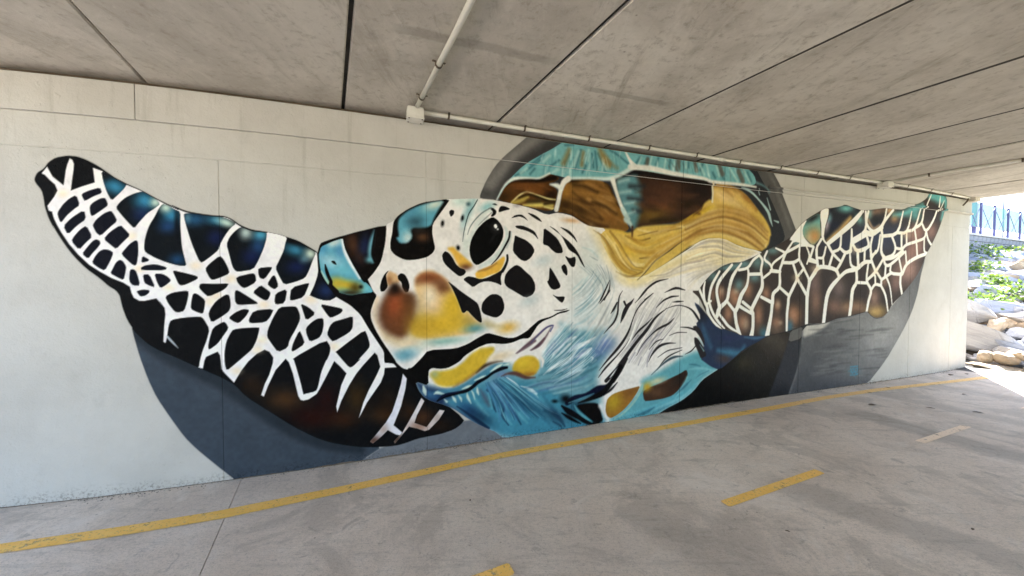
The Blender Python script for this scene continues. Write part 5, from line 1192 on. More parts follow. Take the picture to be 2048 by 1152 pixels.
s 206,170,90 0.6 yl 26 8186 2165 2 8495 2241 10 8909 2161 22 9225 2002 2
s 170,128,58 0.72 yl 25 8183 2185 2 8508 2240 20 8931 2167 2
s 170,128,58 0.74 yl 26 7932 2065 2 8186 2177 20 8498 2244 14 8919 2176 12 9241 2013 2
s 236,214,150 0.65 yl 26 8177 2184 2 8518 2252 16 8922 2171 19 9245 2018 2
s 170,128,58 0.51 yl 26 8172 2198 2 8512 2266 21 8938 2187 20 9265 2018 2
s 244,230,190 0.5 yl 26 8194 2209 2 8511 2274 17 8937 2193 11 9252 2027 2
s 132,96,44 0.6 yl 26 8183 2205 2 8510 2275 11 8935 2205 16 9262 2035 2
s 170,128,58 0.63 yl 26 7925 2076 2 8188 2217 19 8513 2279 12 8935 2207 18 9237 2034 2
s 206,170,90 0.51 yl 26 8193 2213 2 8516 2284 12 8948 2204 2
s 170,128,58 0.5 yl 26 7908 2095 2 8196 2233 21 8520 2289 15 8925 2213 21 9255 2039 2
s 132,96,44 0.63 yl 26 7932 2087 2 8193 2225 19 8524 2294 14 8950 2220 14 9260 2053 2
s 244,230,190 0.72 yl 26 8185 2234 2 8528 2297 16 8950 2227 2
s 206,170,90 0.7 yl 26 8192 2237 2 8527 2305 20 8947 2229 11 9254 2064 2
s 170,128,58 0.52 yl 26 7905 2121 2 8193 2252 17 8521 2326 20 8947 2243 15 9277 2070 2
s 222,190,100 0.49 yl 25 7933 2121 2 8195 2242 17 8528 2321 15 8951 2240 2
s 206,170,90 0.64 yl 26 8192 2262 2 8530 2322 13 8949 2255 17 9265 2080 2
s 170,128,58 0.71 yl 26 8203 2273 2 8540 2337 22 8958 2254 2
s 170,128,58 0.64 yl 26 8209 2270 2 8543 2345 14 8970 2267 19 9285 2091 2
s 206,170,90 0.69 yl 26 8198 2273 2 8552 2342 21 8959 2271 20 9276 2088 2
s 170,128,58 0.61 yl 26 8204 2283 2 8538 2368 16 8976 2291 2
s 236,214,150 0.64 yl 25 7913 2161 2 8205 2285 10 8551 2358 2
s 206,170,90 0.51 yl 25 7931 2166 2 8200 2295 16 8546 2362 14 8990 2292 2
s 222,190,100 0.6 yl 25 7922 2162 2 8205 2302 18 8545 2367 15 8989 2298 2
s 236,214,150 0.62 yl 26 7916 2174 2 8201 2309 16 8548 2376 13 8989 2292 11 9274 2113 2
s 132,96,44 0.59 yl 26 8201 2315 2 8552 2392 19 8990 2313 2
s 170,128,58 0.59 yl 26 7924 2191 2 8211 2309 11 8568 2387 11 8987 2312 12 9306 2134 2
s 170,128,58 0.59 yl 25 7934 2192 2 8205 2312 19 8551 2406 11 8999 2321 2
s 132,96,44 0.68 yl 26 8215 2326 2 8557 2406 16 8984 2318 21 9313 2134 2
s 132,96,44 0.73 yl 26 7922 2197 2 8216 2333 10 8559 2413 17 9001 2326 14 9325 2135 2
s 222,190,100 0.66 yl 26 8222 2339 2 8562 2422 19 8986 2348 23 9324 2148 2
s 170,128,58 0.6 yl 26 8219 2346 2 8564 2429 13 9011 2353 2
s 132,96,44 0.57 yl 25 7930 2211 2 8225 2350 21 8566 2432 2
s 244,230,190 0.71 yl 25 7945 2224 2 8220 2356 21 8569 2434 2
s 206,170,90 0.76 yl 26 7930 2227 2 8224 2350 14 8567 2433 22 9011 2363 11 9312 2155 2
s 206,170,90 0.58 yl 26 8226 2370 2 8575 2441 19 9018 2364 14 9339 2157 2
s 206,170,90 0.61 yl 26 8220 2376 2 8568 2457 20 9027 2383 2
s 132,96,44 0.59 yl 26 7906 2247 2 8227 2383 14 8571 2463 13 9026 2379 20 9323 2185 2
s 206,170,90 0.58 yl 26 7927 2249 2 8221 2391 15 8582 2474 19 9034 2386 13 9339 2187 2
s 196,186,170 0.51 body 16 7928 1792 2 8174 1833 10 8368 1888 7 8541 1853 2
s 236,222,180 0.61 body 16 8179 1836 2 8374 1895 15 8555 1862 13 8846 1888 2
s 246,240,222 0.49 body 16 8185 1852 2 8379 1904 11 8565 1868 2
s 236,222,180 0.53 body 16 8177 1858 2 8373 1904 13 8574 1867 14 8877 1909 2
s 236,222,180 0.48 body 16 8176 1872 2 8382 1922 9 8596 1880 2
s 172,162,150 0.63 body 16 8189 1880 2 8400 1936 7 8601 1887 13 8890 1897 2
s 172,162,150 0.47 body 15 7950 1824 2 8190 1887 12 8389 1934 2
s 172,162,150 0.57 body 16 8202 1909 2 8405 1928 8 8612 1894 12 8916 1898 2
s 196,186,170 0.61 body 16 8206 1909 2 8404 1953 12 8622 1902 7 8931 1902 2
s 246,240,222 0.45 body 15 7944 1837 2 8183 1911 13 8397 1943 2
s 236,222,180 0.42 body 15 7943 1849 2 8202 1911 11 8398 1947 2
s 250,246,236 0.59 body 15 7953 1847 2 8193 1926 12 8420 1965 2
s 226,208,160 0.5 body 16 8192 1934 2 8418 1974 8 8666 1920 2
s 236,222,180 0.5 body 16 8204 1954 2 8423 1987 12 8662 1933 2
s 246,240,222 0.66 body 16 8206 1944 2 8427 1995 10 8680 1936 9 9003 1915 2
s 226,208,160 0.46 body 16 7962 1882 2 8215 1953 14 8425 1978 10 8679 1926 2
s 246,240,222 0.48 body 16 7966 1887 2 8207 1965 14 8439 2000 10 8699 1938 13 9017 1924 2
s 246,240,222 0.55 body 16 7962 1894 2 8201 1981 9 8446 1999 8 8708 1953 2
s 226,208,160 0.59 body 16 7970 1905 2 8230 1988 12 8433 2011 13 8718 1951 8 9034 1915 2
s 172,162,150 0.65 body 16 8199 1991 2 8446 2007 12 8718 1949 9 9045 1931 2
s 196,186,170 0.63 body 16 8214 2007 2 8443 2025 14 8723 1975 2
s 196,186,170 0.66 body 16 8205 2016 2 8464 2044 10 8751 1978 12 9067 1932 2
s 226,208,160 0.66 body 16 8229 2024 2 8456 2052 13 8761 1966 13 9087 1925 2
s 246,240,222 0.61 body 16 7975 1935 2 8211 2018 11 8460 2042 10 8761 1980 8 9097 1933 2
s 236,222,180 0.5 body 16 7979 1934 2 8211 2016 11 8478 2048 7 8767 1979 2
s 172,162,150 0.54 body 16 7983 1950 2 8218 2046 12 8462 2069 13 8777 1974 9 9105 1947 2
s 236,222,180 0.5 body 16 8223 2054 2 8492 2073 8 8809 1989 12 9141 1938 2
s 196,186,170 0.57 body 16 8233 2068 2 8483 2079 12 8805 2002 2
s 172,162,150 0.6 body 16 7988 1952 2 8238 2066 8 8503 2083 14 8810 2010 2
s 226,208,160 0.57 body 16 8233 2078 2 8490 2107 12 8828 2000 12 9156 1954 2
s 226,216,196 0.45 body 14 7988 1467 2 8105 1578 12 8247 1669 7 8424 1721 2
s 226,216,196 0.5 body 14 7972 1486 2 8101 1596 7 8266 1677 2
s 186,178,170 0.46 body 14 8122 1606 2 8261 1682 9 8410 1730 6 8589 1767 2
s 186,178,170 0.53 body 14 8107 1602 2 8271 1686 11 8427 1731 10 8596 1769 2
s 226,216,196 0.51 body 14 8121 1625 2 8271 1683 10 8417 1731 8 8597 1782 2
s 186,178,170 0.55 body 14 7970 1537 2 8110 1635 11 8280 1691 12 8409 1728 2
s 226,216,196 0.4 body 14 8110 1651 2 8264 1709 7 8414 1732 12 8619 1787 2
s 226,216,196 0.43 body 14 8103 1649 2 8279 1716 8 8427 1749 2
s 206,198,188 0.47 body 14 7967 1586 2 8119 1662 11 8283 1705 11 8427 1744 2
s 206,198,188 0.54 body 14 8104 1674 2 8276 1729 8 8436 1749 2
s 226,216,196 0.54 body 14 7945 1613 2 8126 1685 10 8269 1730 2
s 226,216,196 0.42 body 14 8111 1689 2 8276 1731 9 8438 1741 2
s 186,178,170 0.46 body 14 7948 1646 2 8119 1702 10 8284 1737 8 8451 1748 2
s 246,242,232 0.49 body 14 8134 1709 2 8289 1759 12 8435 1765 10 8673 1799 2
s 186,178,170 0.54 body 14 8119 1721 2 8289 1759 8 8446 1754 2
s 246,242,232 0.49 body 14 8123 1728 2 8300 1767 8 8443 1766 2
s 206,198,188 0.49 body 14 8117 1742 2 8304 1774 12 8443 1763 13 8689 1795 2
s 186,178,170 0.39 body 14 8126 1737 2 8292 1778 8 8459 1771 7 8701 1815 2
s 206,198,188 0.6 body 14 7934 1721 2 8133 1756 10 8297 1797 2
s 226,216,196 0.59 body 14 8125 1773 2 8307 1790 6 8442 1772 6 8709 1819 2
s 236,224,190 0.54 body 17 7345 1587 2 7578 1687 11 7864 1780 7 8177 1857 2
s 200,184,150 0.41 body 17 7571 1674 2 7873 1767 9 8159 1842 13 8493 1894 2
s 244,238,226 0.52 body 17 7588 1653 2 7856 1762 13 8175 1830 8 8505 1890 2
s 244,238,226 0.5 body 17 7362 1559 2 7567 1655 11 7867 1748 2
s 244,238,226 0.53 body 17 7585 1648 2 7875 1740 10 8180 1807 14 8484 1877 2
s 236,224,190 0.36 body 17 7347 1550 2 7573 1637 8 7870 1738 2
s 190,176,160 0.53 body 17 7336 1536 2 7574 1629 8 7859 1718 6 8173 1785 13 8477 1843 2
s 244,238,226 0.46 body 17 7578 1629 2 7880 1721 9 8179 1782 10 8508 1836 2
s 200,184,150 0.39 body 17 7574 1618 2 7877 1683 6 8166 1755 2
s 190,176,160 0.4 body 17 7340 1516 2 7581 1608 12 7866 1692 12 8177 1753 12 8501 1820 2
s 236,224,190 0.44 body 17 7576 1592 2 7866 1674 8 8187 1747 12 8500 1802 2
s 236,224,190 0.46 body 17 7585 1587 2 7882 1676 14 8180 1727 14 8498 1779 2
s 120,192,204 0.46 tealr 26 6926 32 1 7156 64 18 7396 79 10 7661 133 19 7904 209 2
s 120,192,204 0.35 tealr 26 6963 29 1 7172 63 13 7431 93 12 7705 132 12 7914 222 2
s 120,192,204 0.39 tealr 27 7199 55 2 7453 91 20 7706 136 14 7922 215 2
s 92,170,190 0.41 tealr 27 7026 18 1 7257 58 18 7516 98 12 7745 153 20 7981 229 2
s 92,170,190 0.38 tealr 27 7297 50 2 7545 95 11 7778 158 17 7989 253 2
s 92,170,190 0.47 tealr 27 7090 10 1 7316 58 15 7568 109 11 7809 170 16 8016 247 2
s 92,170,190 0.44 tealr 27 7121 12 1 7357 46 17 7593 99 16 7832 165 2
s 92,170,190 0.48 tealr 27 7163 3 1 7398 46 11 7630 104 17 7854 170 2
s 52,122,146 0.44 tealr 27 7441 51 2 7682 100 20 7903 191 2
s 92,170,190 0.4 tealr 27 7477 42 2 7708 105 16 7904 191 20 8099 299 2
s 92,170,190 0.54 tealr 28 7509 48 2 7763 124 14 7952 201 16 8125 299 2
s 120,192,204 0.36 tealr 28 7567 51 2 7810 118 18 8002 214 14 8155 322 2
s 52,122,146 0.41 tealr 27 7378 -28 2 7611 58 16 7862 120 2
s 92,170,190 0.55 tealr 28 7439 -23 2 7669 48 13 7914 124 13 8075 224 18 8222 341 2
s 120,116,122 0.39 body 9 7355 1435 1 7232 1301 5 7172 1119 1
s 120,116,122 0.44 body 9 7367 1431 1 7256 1293 5 7186 1108 4 7089 912 1
s 120,116,122 0.29 body 9 7276 1286 1 7188 1096 4 7096 908 4 6958 746 1
s 120,116,122 0.37 body 9 7300 1272 1 7202 1104 5 7115 913 4 6966 741 1
s 120,116,122 0.34 body 9 7430 1423 1 7314 1266 4 7215 1085 1
s 140,136,142 0.29 body 9 7436 1416 1 7329 1268 5 7225 1072 1
s 140,136,142 0.34 body 9 7456 1423 1 7334 1265 5 7235 1095 5 7145 885 1
s 120,116,122 0.4 body 9 7348 1259 1 7248 1076 5 7149 897 4 6991 727 1
s 120,116,122 0.31 body 9 7365 1249 1 7254 1075 5 7150 893 3 7011 713 1
s 170,166,172 0.38 body 9 7489 1397 1 7375 1250 5 7255 1069 5 7156 888 6 7009 715 1
s 170,166,172 0.39 body 9 7383 1231 1 7285 1062 4 7174 889 3 7034 705 1
s 170,166,172 0.43 body 9 7400 1225 1 7303 1055 6 7175 875 1
s 120,116,122 0.31 body 9 7425 1220 1 7304 1046 5 7190 871 1
s 170,166,172 0.43 body 9 7440 1224 1 7320 1051 5 7202 865 1
s 120,116,122 0.41 body 9 7557 1388 1 7435 1220 4 7325 1041 6 7207 863 6 7057 683 1
s 140,136,142 0.31 body 9 7593 1375 1 7460 1216 4 7339 1046 1
s 120,116,122 0.38 body 9 7587 1379 1 7474 1208 5 7346 1031 5 7215 852 1
s 170,166,172 0.3 body 9 7487 1201 1 7357 1020 7 7229 856 4 7090 673 1
s 120,116,122 0.4 body 9 7501 1205 1 7374 1012 5 7242 838 4 7112 675 1
s 140,136,142 0.31 body 9 7647 1363 1 7520 1192 6 7385 1014 5 7254 840 4 7118 663 1
s 170,166,172 0.34 body 9 7527 1194 1 7398 995 6 7276 829 1
s 170,166,172 0.4 body 9 7551 1194 1 7414 1005 6 7285 836 1
s 170,166,172 0.38 body 9 7684 1353 1 7558 1157 5 7439 997 5 7283 826 3 7157 658 1
s 140,136,142 0.41 body 9 7713 1359 1 7584 1160 5 7437 993 7 7301 822 6 7160 649 1
s 120,116,122 0.31 body 9 7602 1166 1 7453 980 4 7302 807 1
s 120,116,122 0.42 body 9 7738 1335 1 7608 1165 3 7452 980 6 7304 812 1
s 120,116,122 0.29 body 9 7613 1155 1 7475 976 4 7327 800 5 7180 634 1
s 170,166,172 0.33 body 9 7623 1141 1 7481 967 6 7322 801 6 7206 630 1
s 140,136,142 0.42 body 9 7643 1140 1 7515 953 4 7334 792 1
s 140,136,142 0.3 body 9 7675 1134 1 7515 951 4 7340 791 4 7204 618 1
s 140,136,142 0.3 body 9 7677 1125 1 7524 944 4 7353 797 1
s 140,136,142 0.4 body 9 7701 1122 1 7524 950 6 7370 785 1
s 120,116,122 0.34 body 9 7853 1314 1 7716 1126 4 7556 930 4 7387 790 6 7250 605 1
s 120,116,122 0.4 body 9 7856 1303 1 7726 1116 5 7553 939 1
s 170,166,172 0.31 body 9 7738 1098 1 7574 935 6 7405 768 1
s 120,116,122 0.29 body 9 7888 1308 1 7753 1103 7 7580 924 1
s 170,166,172 0.34 body 9 7909 1289 1 7777 1092 4 7596 915 4 7416 761 1
s 140,136,142 0.32 body 9 7916 1296 1 7788 1093 5 7596 924 6 7423 754 6 7301 580 1
s 120,116,122 0.42 body 9 7807 1084 1 7623 907 6 7453 753 1
s 120,116,122 0.31 body 9 7809 1077 1 7628 907 3 7455 749 1
s 176,190,194 0.5 body 9 6430 1771 1 6535 1691 4 6628 1615 5 6699 1531 1
s 176,190,194 0.48 body 9 6526 1706 1 6628 1621 4 6691 1545 5 6715 1456 1
s 176,190,194 0.39 body 9 6453 1747 1 6543 1694 5 6638 1618 3 6709 1516 6 6739 1445 1
s 150,170,178 0.4 body 9 6486 1764 1 6568 1703 4 6662 1618 6 6714 1524 1
s 176,190,194 0.43 body 9 6496 1757 1 6573 1698 5 6671 1615 5 6728 1537 1
s 176,190,194 0.46 body 9 6587 1691 1 6670 1610 6 6736 1528 1
s 150,170,178 0.51 body 9 6508 1760 1 6604 1703 4 6686 1620 5 6731 1522 1
s 120,142,152 0.46 body 9 6621 1693 1 6699 1615 6 6760 1529 5 6768 1443 1
s 120,142,152 0.42 body 9 6628 1689 1 6703 1602 6 6769 1515 5 6774 1439 1
s 120,142,152 0.38 body 9 6560 1759 1 6640 1687 5 6705 1612 5 6773 1522 1
s 150,170,178 0.54 body 9 6654 1704 1 6721 1605 4 6778 1533 1
s 176,190,194 0.52 body 9 6613 1749 1 6679 1695 4 6750 1605 4 6798 1526 1
s 176,190,194 0.54 body 9 6677 1684 1 6743 1599 4 6782 1525 5 6797 1439 1
s 176,190,194 0.42 body 9 6644 1758 1 6704 1689 5 6768 1608 1
s 150,170,178 0.5 body 9 6665 1762 1 6713 1684 5 6779 1595 5 6815 1510 5 6826 1433 1
s 120,142,152 0.54 body 9 6683 1764 1 6742 1691 3 6784 1602 4 6830 1510 1
s 176,190,194 0.5 body 9 6742 1683 1 6792 1611 5 6833 1506 5 6827 1431 1
s 150,170,178 0.37 body 9 6719 1757 1 6772 1684 6 6813 1601 1
s 176,190,194 0.55 body 9 6724 1756 1 6767 1693 3 6812 1608 6 6850 1510 1
s 120,142,152 0.5 body 9 6726 1758 1 6780 1680 4 6819 1602 1
s 120,142,152 0.37 body 9 6797 1677 1 6844 1587 6 6857 1503 3 6866 1426 1
s 176,190,194 0.52 body 9 6774 1761 1 6802 1679 7 6853 1596 6 6878 1503 1
s 120,142,152 0.42 body 9 6806 1757 1 6835 1680 6 6863 1597 1
s 120,142,152 0.45 body 9 6834 1682 1 6858 1592 7 6888 1512 1
s 120,142,152 0.53 body 9 6862 1679 1 6878 1585 4 6905 1495 1
s 150,170,178 0.39 body 9 6871 1673 1 6891 1594 6 6917 1500 4 6889 1408 1
s 110,140,152 0.48 body 9 6406 1454 1 6481 1503 7 6551 1564 6 6621 1632 5 6652 1698 1
s 236,240,242 0.53 body 9 6399 1432 1 6490 1479 5 6561 1565 7 6632 1628 6 6662 1694 1
s 170,190,198 0.51 body 9 6497 1476 1 6577 1541 6 6629 1613 5 6686 1679 1
s 140,168,180 0.4 body 9 6494 1463 1 6569 1538 4 6632 1611 1
s 170,190,198 0.52 body 9 6405 1406 1 6493 1459 6 6581 1525 6 6629 1603 6 6688 1677 1
s 170,190,198 0.39 body 9 6406 1404 1 6489 1457 5 6571 1522 4 6648 1602 1
s 170,190,198 0.46 body 9 6410 1388 1 6493 1437 5 6582 1507 1
s 170,190,198 0.42 body 9 6495 1433 1 6584 1492 7 6662 1571 6 6710 1657 1
s 170,190,198 0.44 body 9 6405 1362 1 6504 1423 5 6583 1488 5 6659 1574 6 6715 1657 1
s 110,140,152 0.44 body 9 6507 1413 1 6592 1482 4 6665 1565 6 6731 1654 1
s 170,190,198 0.44 body 9 6523 1396 1 6602 1474 7 6669 1558 5 6736 1637 1
s 236,240,242 0.52 body 9 6514 1387 1 6604 1465 4 6682 1547 1
s 170,190,198 0.35 body 9 6412 1325 1 6511 1375 5 6599 1445 6 6686 1547 1
s 170,190,198 0.38 body 9 6509 1366 1 6609 1444 7 6688 1542 7 6738 1630 1
s 110,140,152 0.39 body 9 6531 1365 1 6608 1439 7 6703 1530 6 6752 1614 1
s 236,240,242 0.46 body 9 6419 1295 1 6519 1354 4 6613 1428 7 6697 1518 1
s 110,140,152 0.48 body 9 6411 1270 1 6526 1340 6 6622 1418 7 6706 1512 1
s 236,240,242 0.49 body 9 6533 1326 1 6624 1407 5 6720 1499 7 6773 1594 1
s 110,140,152 0.42 body 9 6531 1317 1 6637 1393 5 6721 1506 1
s 140,168,180 0.55 body 9 6414 1253 1 6534 1298 7 6633 1386 1
s 140,168,180 0.42 body 9 6421 1229 1 6534 1309 7 6644 1375 5 6727 1492 1
s 140,168,180 0.45 body 9 6420 1217 1 6537 1292 7 6638 1370 1
s 236,240,242 0.41 body 9 6540 1282 1 6650 1358 6 6737 1461 1
s 170,190,198 0.48 body 9 6533 1263 1 6673 1350 4 6745 1459 1
s 140,168,180 0.5 body 9 6420 1193 1 6535 1257 4 6657 1352 7 6755 1443 5 6806 1567 1
s 140,168,180 0.52 body 9 6553 1245 1 6655 1329 6 6758 1436 7 6821 1544 1
s 236,240,242 0.52 body 9 6431 1170 1 6551 1241 8 6674 1338 6 6761 1441 1
s 236,240,242 0.41 body 9 6558 1235 1 6672 1318 6 6769 1436 1
s 170,190,198 0.45 body 9 6557 1208 1 6673 1296 6 6781 1410 1
s 140,168,180 0.46 body 9 6556 1207 1 6675 1303 6 6771 1413 1
s 236,242,244 0.57 body 7 6026 818 1 6105 910 3 6181 990 3 6255 1066 5 6324 1151 1
s 236,242,244 0.6 body 7 6108 900 1 6186 978 5 6256 1056 5 6333 1147 1
s 130,170,184 0.6 body 7 6034 800 1 6115 896 5 6181 968 3 6271 1044 5 6350 1119 1
s 236,242,244 0.66 body 7 6049 793 1 6131 881 5 6216 956 5 6279 1034 1
s 236,242,244 0.49 body 7 6122 871 1 6197 951 4 6292 1031 5 6362 1109 1
s 236,242,244 0.5 body 7 6062 776 1 6132 862 4 6203 936 1
s 130,170,184 0.54 body 7 6135 852 1 6221 928 5 6301 1005 5 6377 1085 1
s 236,242,244 0.56 body 7 6062 762 1 6142 853 5 6229 926 5 6311 1001 1
s 130,170,184 0.65 body 7 6155 823 1 6239 902 4 6320 980 4 6414 1058 1
s 236,242,244 0.59 body 7 6066 741 1 6154 824 6 6249 889 4 6331 978 1
s 206,222,228 0.47 body 7 6072 724 1 6174 809 5 6252 885 5 6335 969 1
s 206,222,228 0.58 body 7 6072 728 1 6170 799 5 6255 886 1
s 130,170,184 0.58 body 7 6070 715 1 6170 799 3 6259 870 5 6350 959 1
s 206,222,228 0.51 body 7 6170 774 1 6280 856 3 6365 945 5 6460 1015 1
s 206,222,228 0.66 body 7 6079 697 1 6185 776 5 6282 841 4 6368 924 1
s 206,222,228 0.49 body 7 6189 779 1 6281 845 4 6373 927 3 6468 1007 1
s 236,242,244 0.48 body 7 6090 678 1 6188 758 5 6282 835 3 6383 918 1
s 60,104,120 0.6 body 7 6101 671 1 6192 757 3 6300 826 4 6389 910 4 6481 992 1
s 206,222,228 0.64 body 7 6204 730 1 6307 806 4 6408 894 4 6503 970 1
s 236,242,244 0.48 body 7 6096 655 1 6211 725 5 6320 801 1
s 236,242,244 0.56 body 7 6217 721 1 6323 785 4 6413 873 4 6524 959 1
s 236,242,244 0.66 body 7 6116 636 1 6218 720 4 6327 773 1
s 236,242,244 0.44 body 7 6106 628 1 6216 700 4 6349 771 4 6439 856 1
s 60,104,120 0.49 body 7 6116 632 1 6235 700 5 6349 762 6 6436 849 1
s 60,104,120 0.62 body 7 6120 615 1 6234 682 4 6354 746 1
s 236,242,244 0.56 body 7 6249 676 1 6353 740 5 6456 829 1
s 206,222,228 0.6 body 7 6245 661 1 6367 728 5 6480 811 3 6580 894 1
s 130,170,184 0.56 body 7 6255 660 1 6361 726 3 6484 803 1
s 60,104,120 0.48 body 7 6136 582 1 6256 652 3 6370 718 3 6475 796 1
s 60,104,120 0.65 body 7 6142 575 1 6275 622 6 6390 701 1
s 206,222,228 0.5 body 7 6267 626 1 6391 690 4 6503 780 1
s 130,170,184 0.42 body 7 6272 620 1 6401 688 3 6511 766 4 6625 854 1
s 130,170,184 0.5 body 7 6285 616 1 6392 676 4 6528 757 3 6647 837 1
s 236,242,244 0.56 body 7 6280 598 1 6406 653 5 6527 733 5 6644 827 1
s 60,104,120 0.51 body 7 6287 584 1 6419 654 3 6530 732 1
s 236,242,244 0.58 body 7 6300 583 1 6413 646 5 6550 722 6 6661 819 1
s 236,242,244 0.46 body 7 6170 505 1 6311 564 5 6435 634 6 6551 724 1
s 206,222,228 0.61 body 7 6315 553 1 6431 623 4 6562 707 6 6681 782 1
s 236,242,244 0.5 body 7 6326 548 1 6451 603 5 6582 691 5 6702 780 1
s 60,104,120 0.45 body 7 6171 488 1 6330 537 5 6468 607 1
s 44,96,124 0.48 body 8 5422 580 1 5463 476 4 5503 377 5 5529 287 1
s 30,70,98 0.41 body 8 5487 481 1 5532 381 3 5559 279 1
s 44,96,124 0.43 body 8 5491 480 1 5547 371 5 5583 278 4 5606 199 1
s 150,204,216 0.59 body 8 5499 485 1 5560 382 3 5595 277 3 5633 184 1
s 44,96,124 0.59 body 8 5440 582 1 5512 481 5 5564 381 3 5610 275 2 5642 184 1
s 44,96,124 0.39 body 8 5447 594 1 5524 482 3 5583 375 3 5631 279 1
s 150,204,216 0.51 body 8 5462 599 1 5547 494 5 5620 372 3 5677 276 2 5712 178 1
s 30,70,98 0.55 body 8 5546 484 1 5625 368 2 5685 266 5 5728 178 1
s 44,96,124 0.51 body 8 5470 590 1 5561 476 2 5637 382 1
s 150,204,216 0.51 body 8 5486 583 1 5582 486 4 5664 378 5 5730 261 1
s 30,70,98 0.45 body 8 5502 599 1 5596 488 4 5679 366 4 5766 264 1
s 44,96,124 0.49 body 8 5500 595 1 5600 489 4 5695 380 4 5782 257 1
s 150,204,216 0.45 body 8 5511 599 1 5607 493 3 5720 372 2 5802 261 3 5879 176 1
s 30,70,98 0.43 body 8 5509 599 1 5631 497 3 5749 368 3 5830 263 3 5911 172 1
s 30,70,98 0.43 body 8 5526 599 1 5637 488 2 5763 363 5 5844 265 5 5938 172 1
s 30,70,98 0.47 body 8 5647 502 1 5784 364 5 5884 263 3 5977 171 1
s 44,96,124 0.58 body 8 5534 609 1 5661 500 4 5791 365 3 5899 254 3 5994 165 1
s 150,204,216 0.54 body 8 5542 609 1 5656 496 2 5807 368 5 5905 259 5 6014 162 1
s 30,70,98 0.43 body 8 5563 608 1 5690 501 4 5830 366 3 5948 247 3 6063 164 1
s 30,70,98 0.55 body 8 5701 510 1 5850 353 5 5963 250 1
s 30,70,98 0.6 body 8 5567 609 1 5709 502 4 5867 360 1
s 150,204,216 0.48 body 8 5591 619 1 5727 507 5 5894 356 5 6029 248 1
s 150,204,216 0.56 body 8 5581 618 1 5726 508 3 5897 364 3 6041 249 1
s 30,70,98 0.51 body 8 5604 633 1 5755 502 3 5923 365 1
s 150,204,216 0.57 body 8 5762 508 1 5939 358 5 6084 246 3 6232 161 1
s 150,204,216 0.6 body 8 5598 628 1 5772 501 5 5951 361 4 6113 246 1
s 46,42,46 1 body 6 6860 1480 3 6849 1463 7 6789 1394 9 6728 1331 2
s 46,42,46 1 body 6 6798 1481 7 6758 1404 9 6713 1340 2
s 46,42,46 1 body 6 6738 1373 9 6818 1519 8 6853 1592 1
s 46,42,46 1 body 6 6784 1372 8 6849 1492 8 6859 1588 1
s 46,42,46 1 body 6 6782 996 2 6843 1054 7 6915 1121 12 6961 1216 12 6970 1321 10 6985 1409 7 7027 1470 2
s 46,42,46 1 body 6 7004 1109 3 7030 1170 19 7061 1239 27 7103 1300 24 7146 1335 15 7183 1379 2
s 46,42,46 1 body 6 7049 1346 13 7082 1288 13
s 46,42,46 1 body 6 6872 1219 3 6913 1270 14 6954 1339 8
s 46,42,46 1 body 6 6724 592 2 6826 693 11 6970 823 17 7064 929 16 7127 1032 12 7169 1138 7 7223 1244 7 7288 1314 8 7365 1376 8 7460 1438 2
s 46,42,46 1 body 6 6715 515 3 6806 612 12 6950 732 8 7065 839 4 7128 925 1
s 46,42,46 1 body 6 6817 471 24 6930 566 24 7014 638 34 7119 764 23 7249 900 20 7369 1012 21 7469 1127 15 7560 1197 10 7658 1252 2
s 46,42,46 1 body 6 6910 462 29 7004 568 24 7088 695 20
s 46,42,46 1 body 6 7161 905 2 7247 1000 12 7357 1076 10 7452 1150 2
s 46,42,46 1 body 7 7229 721 2 7315 851 5 7449 962 7 7551 1022 13 7690 1072 13 7772 1136 2
s 46,42,46 1 body 7 7704 929 2 7822 958 5 7968 951 3
s 46,42,46 1 body 7 7869 1022 3 7991 1010 9 8103 978 13
s 46,42,46 1 body 7 7397 635 2 7452 723 11 7554 809 16 7681 836 11 7800 831 2
s 46,42,46 1 body 7 7406 781 2 7507 867 7 7611 891 2
s 46,42,46 1 body 7 7533 679 2 7671 745 6 7789 761 5 7897 770 3
s 46,42,46 1 body 7 7523 528 2 7626 636 7 7731 694 8 7898 742 3
s 46,42,46 1 body 6 7200 1329 2 7287 1404 7 7363 1475 5
s 46,42,46 1 body 7 7502 1268 2 7616 1353 10 7732 1388 7 7833 1396 2
s 46,42,46 1 body 7 7745 1327 2 7828 1332 11 7913 1333 2
s 46,42,46 1 body 7 7948 687 2 8045 721 8 8113 779 6
s 46,42,46 1 body 6 7243 1368 4 7352 1479 11 7498 1569 12 7676 1606 2
s 46,42,46 1 body 7 7626 1444 2 7790 1494 15 7935 1469 4
s 46,42,46 1 body 7 7639 1361 2 7720 1394 8 7839 1400 2
s 46,42,46 1 body 6 7331 1364 4 7454 1437 3
s 46,42,46 1 body 7 7640 1250 2 7793 1284 5 7914 1276 5 8037 1230 11 8125 1141 17 8190 1051 11
s 112,110,132 0.7 body 13 7405 818 2 7472 897 6 7586 974 2
s 112,110,132 0.7 body 13 7250 774 2 7338 859 7 7426 945 3
s 112,110,132 0.7 body 13 7375 582 3 7396 690 7 7462 796 3
s 112,110,132 0.7 body 13 7121 648 3 7206 758 5
s 112,110,132 0.7 body 13 7252 610 3 7295 698 4
s 112,110,132 0.7 body 13 7140 835 2 7248 954 7
s 62,84,98 1 - 11 7444 480 2 7592 583 9 7708 644 15 7803 666 13 7911 665 3
s 238,240,242 1 - 9 6869 501 4 6951 573 15 7009 626 2
s 238,240,242 0.8 - 9 6786 482 4 6909 585 8 6972 633 2
g 18,34,58 0.55 body 6179 164 136 -88 -37 -53
g 20,40,66 0.6 body 5368 257 120 -89 -29 -42
g 14,20,34 0.6 body 6511 206 144 -40 -15 -74
g 30,70,100 0.4 body 5866 318 151 -99 -35 -52
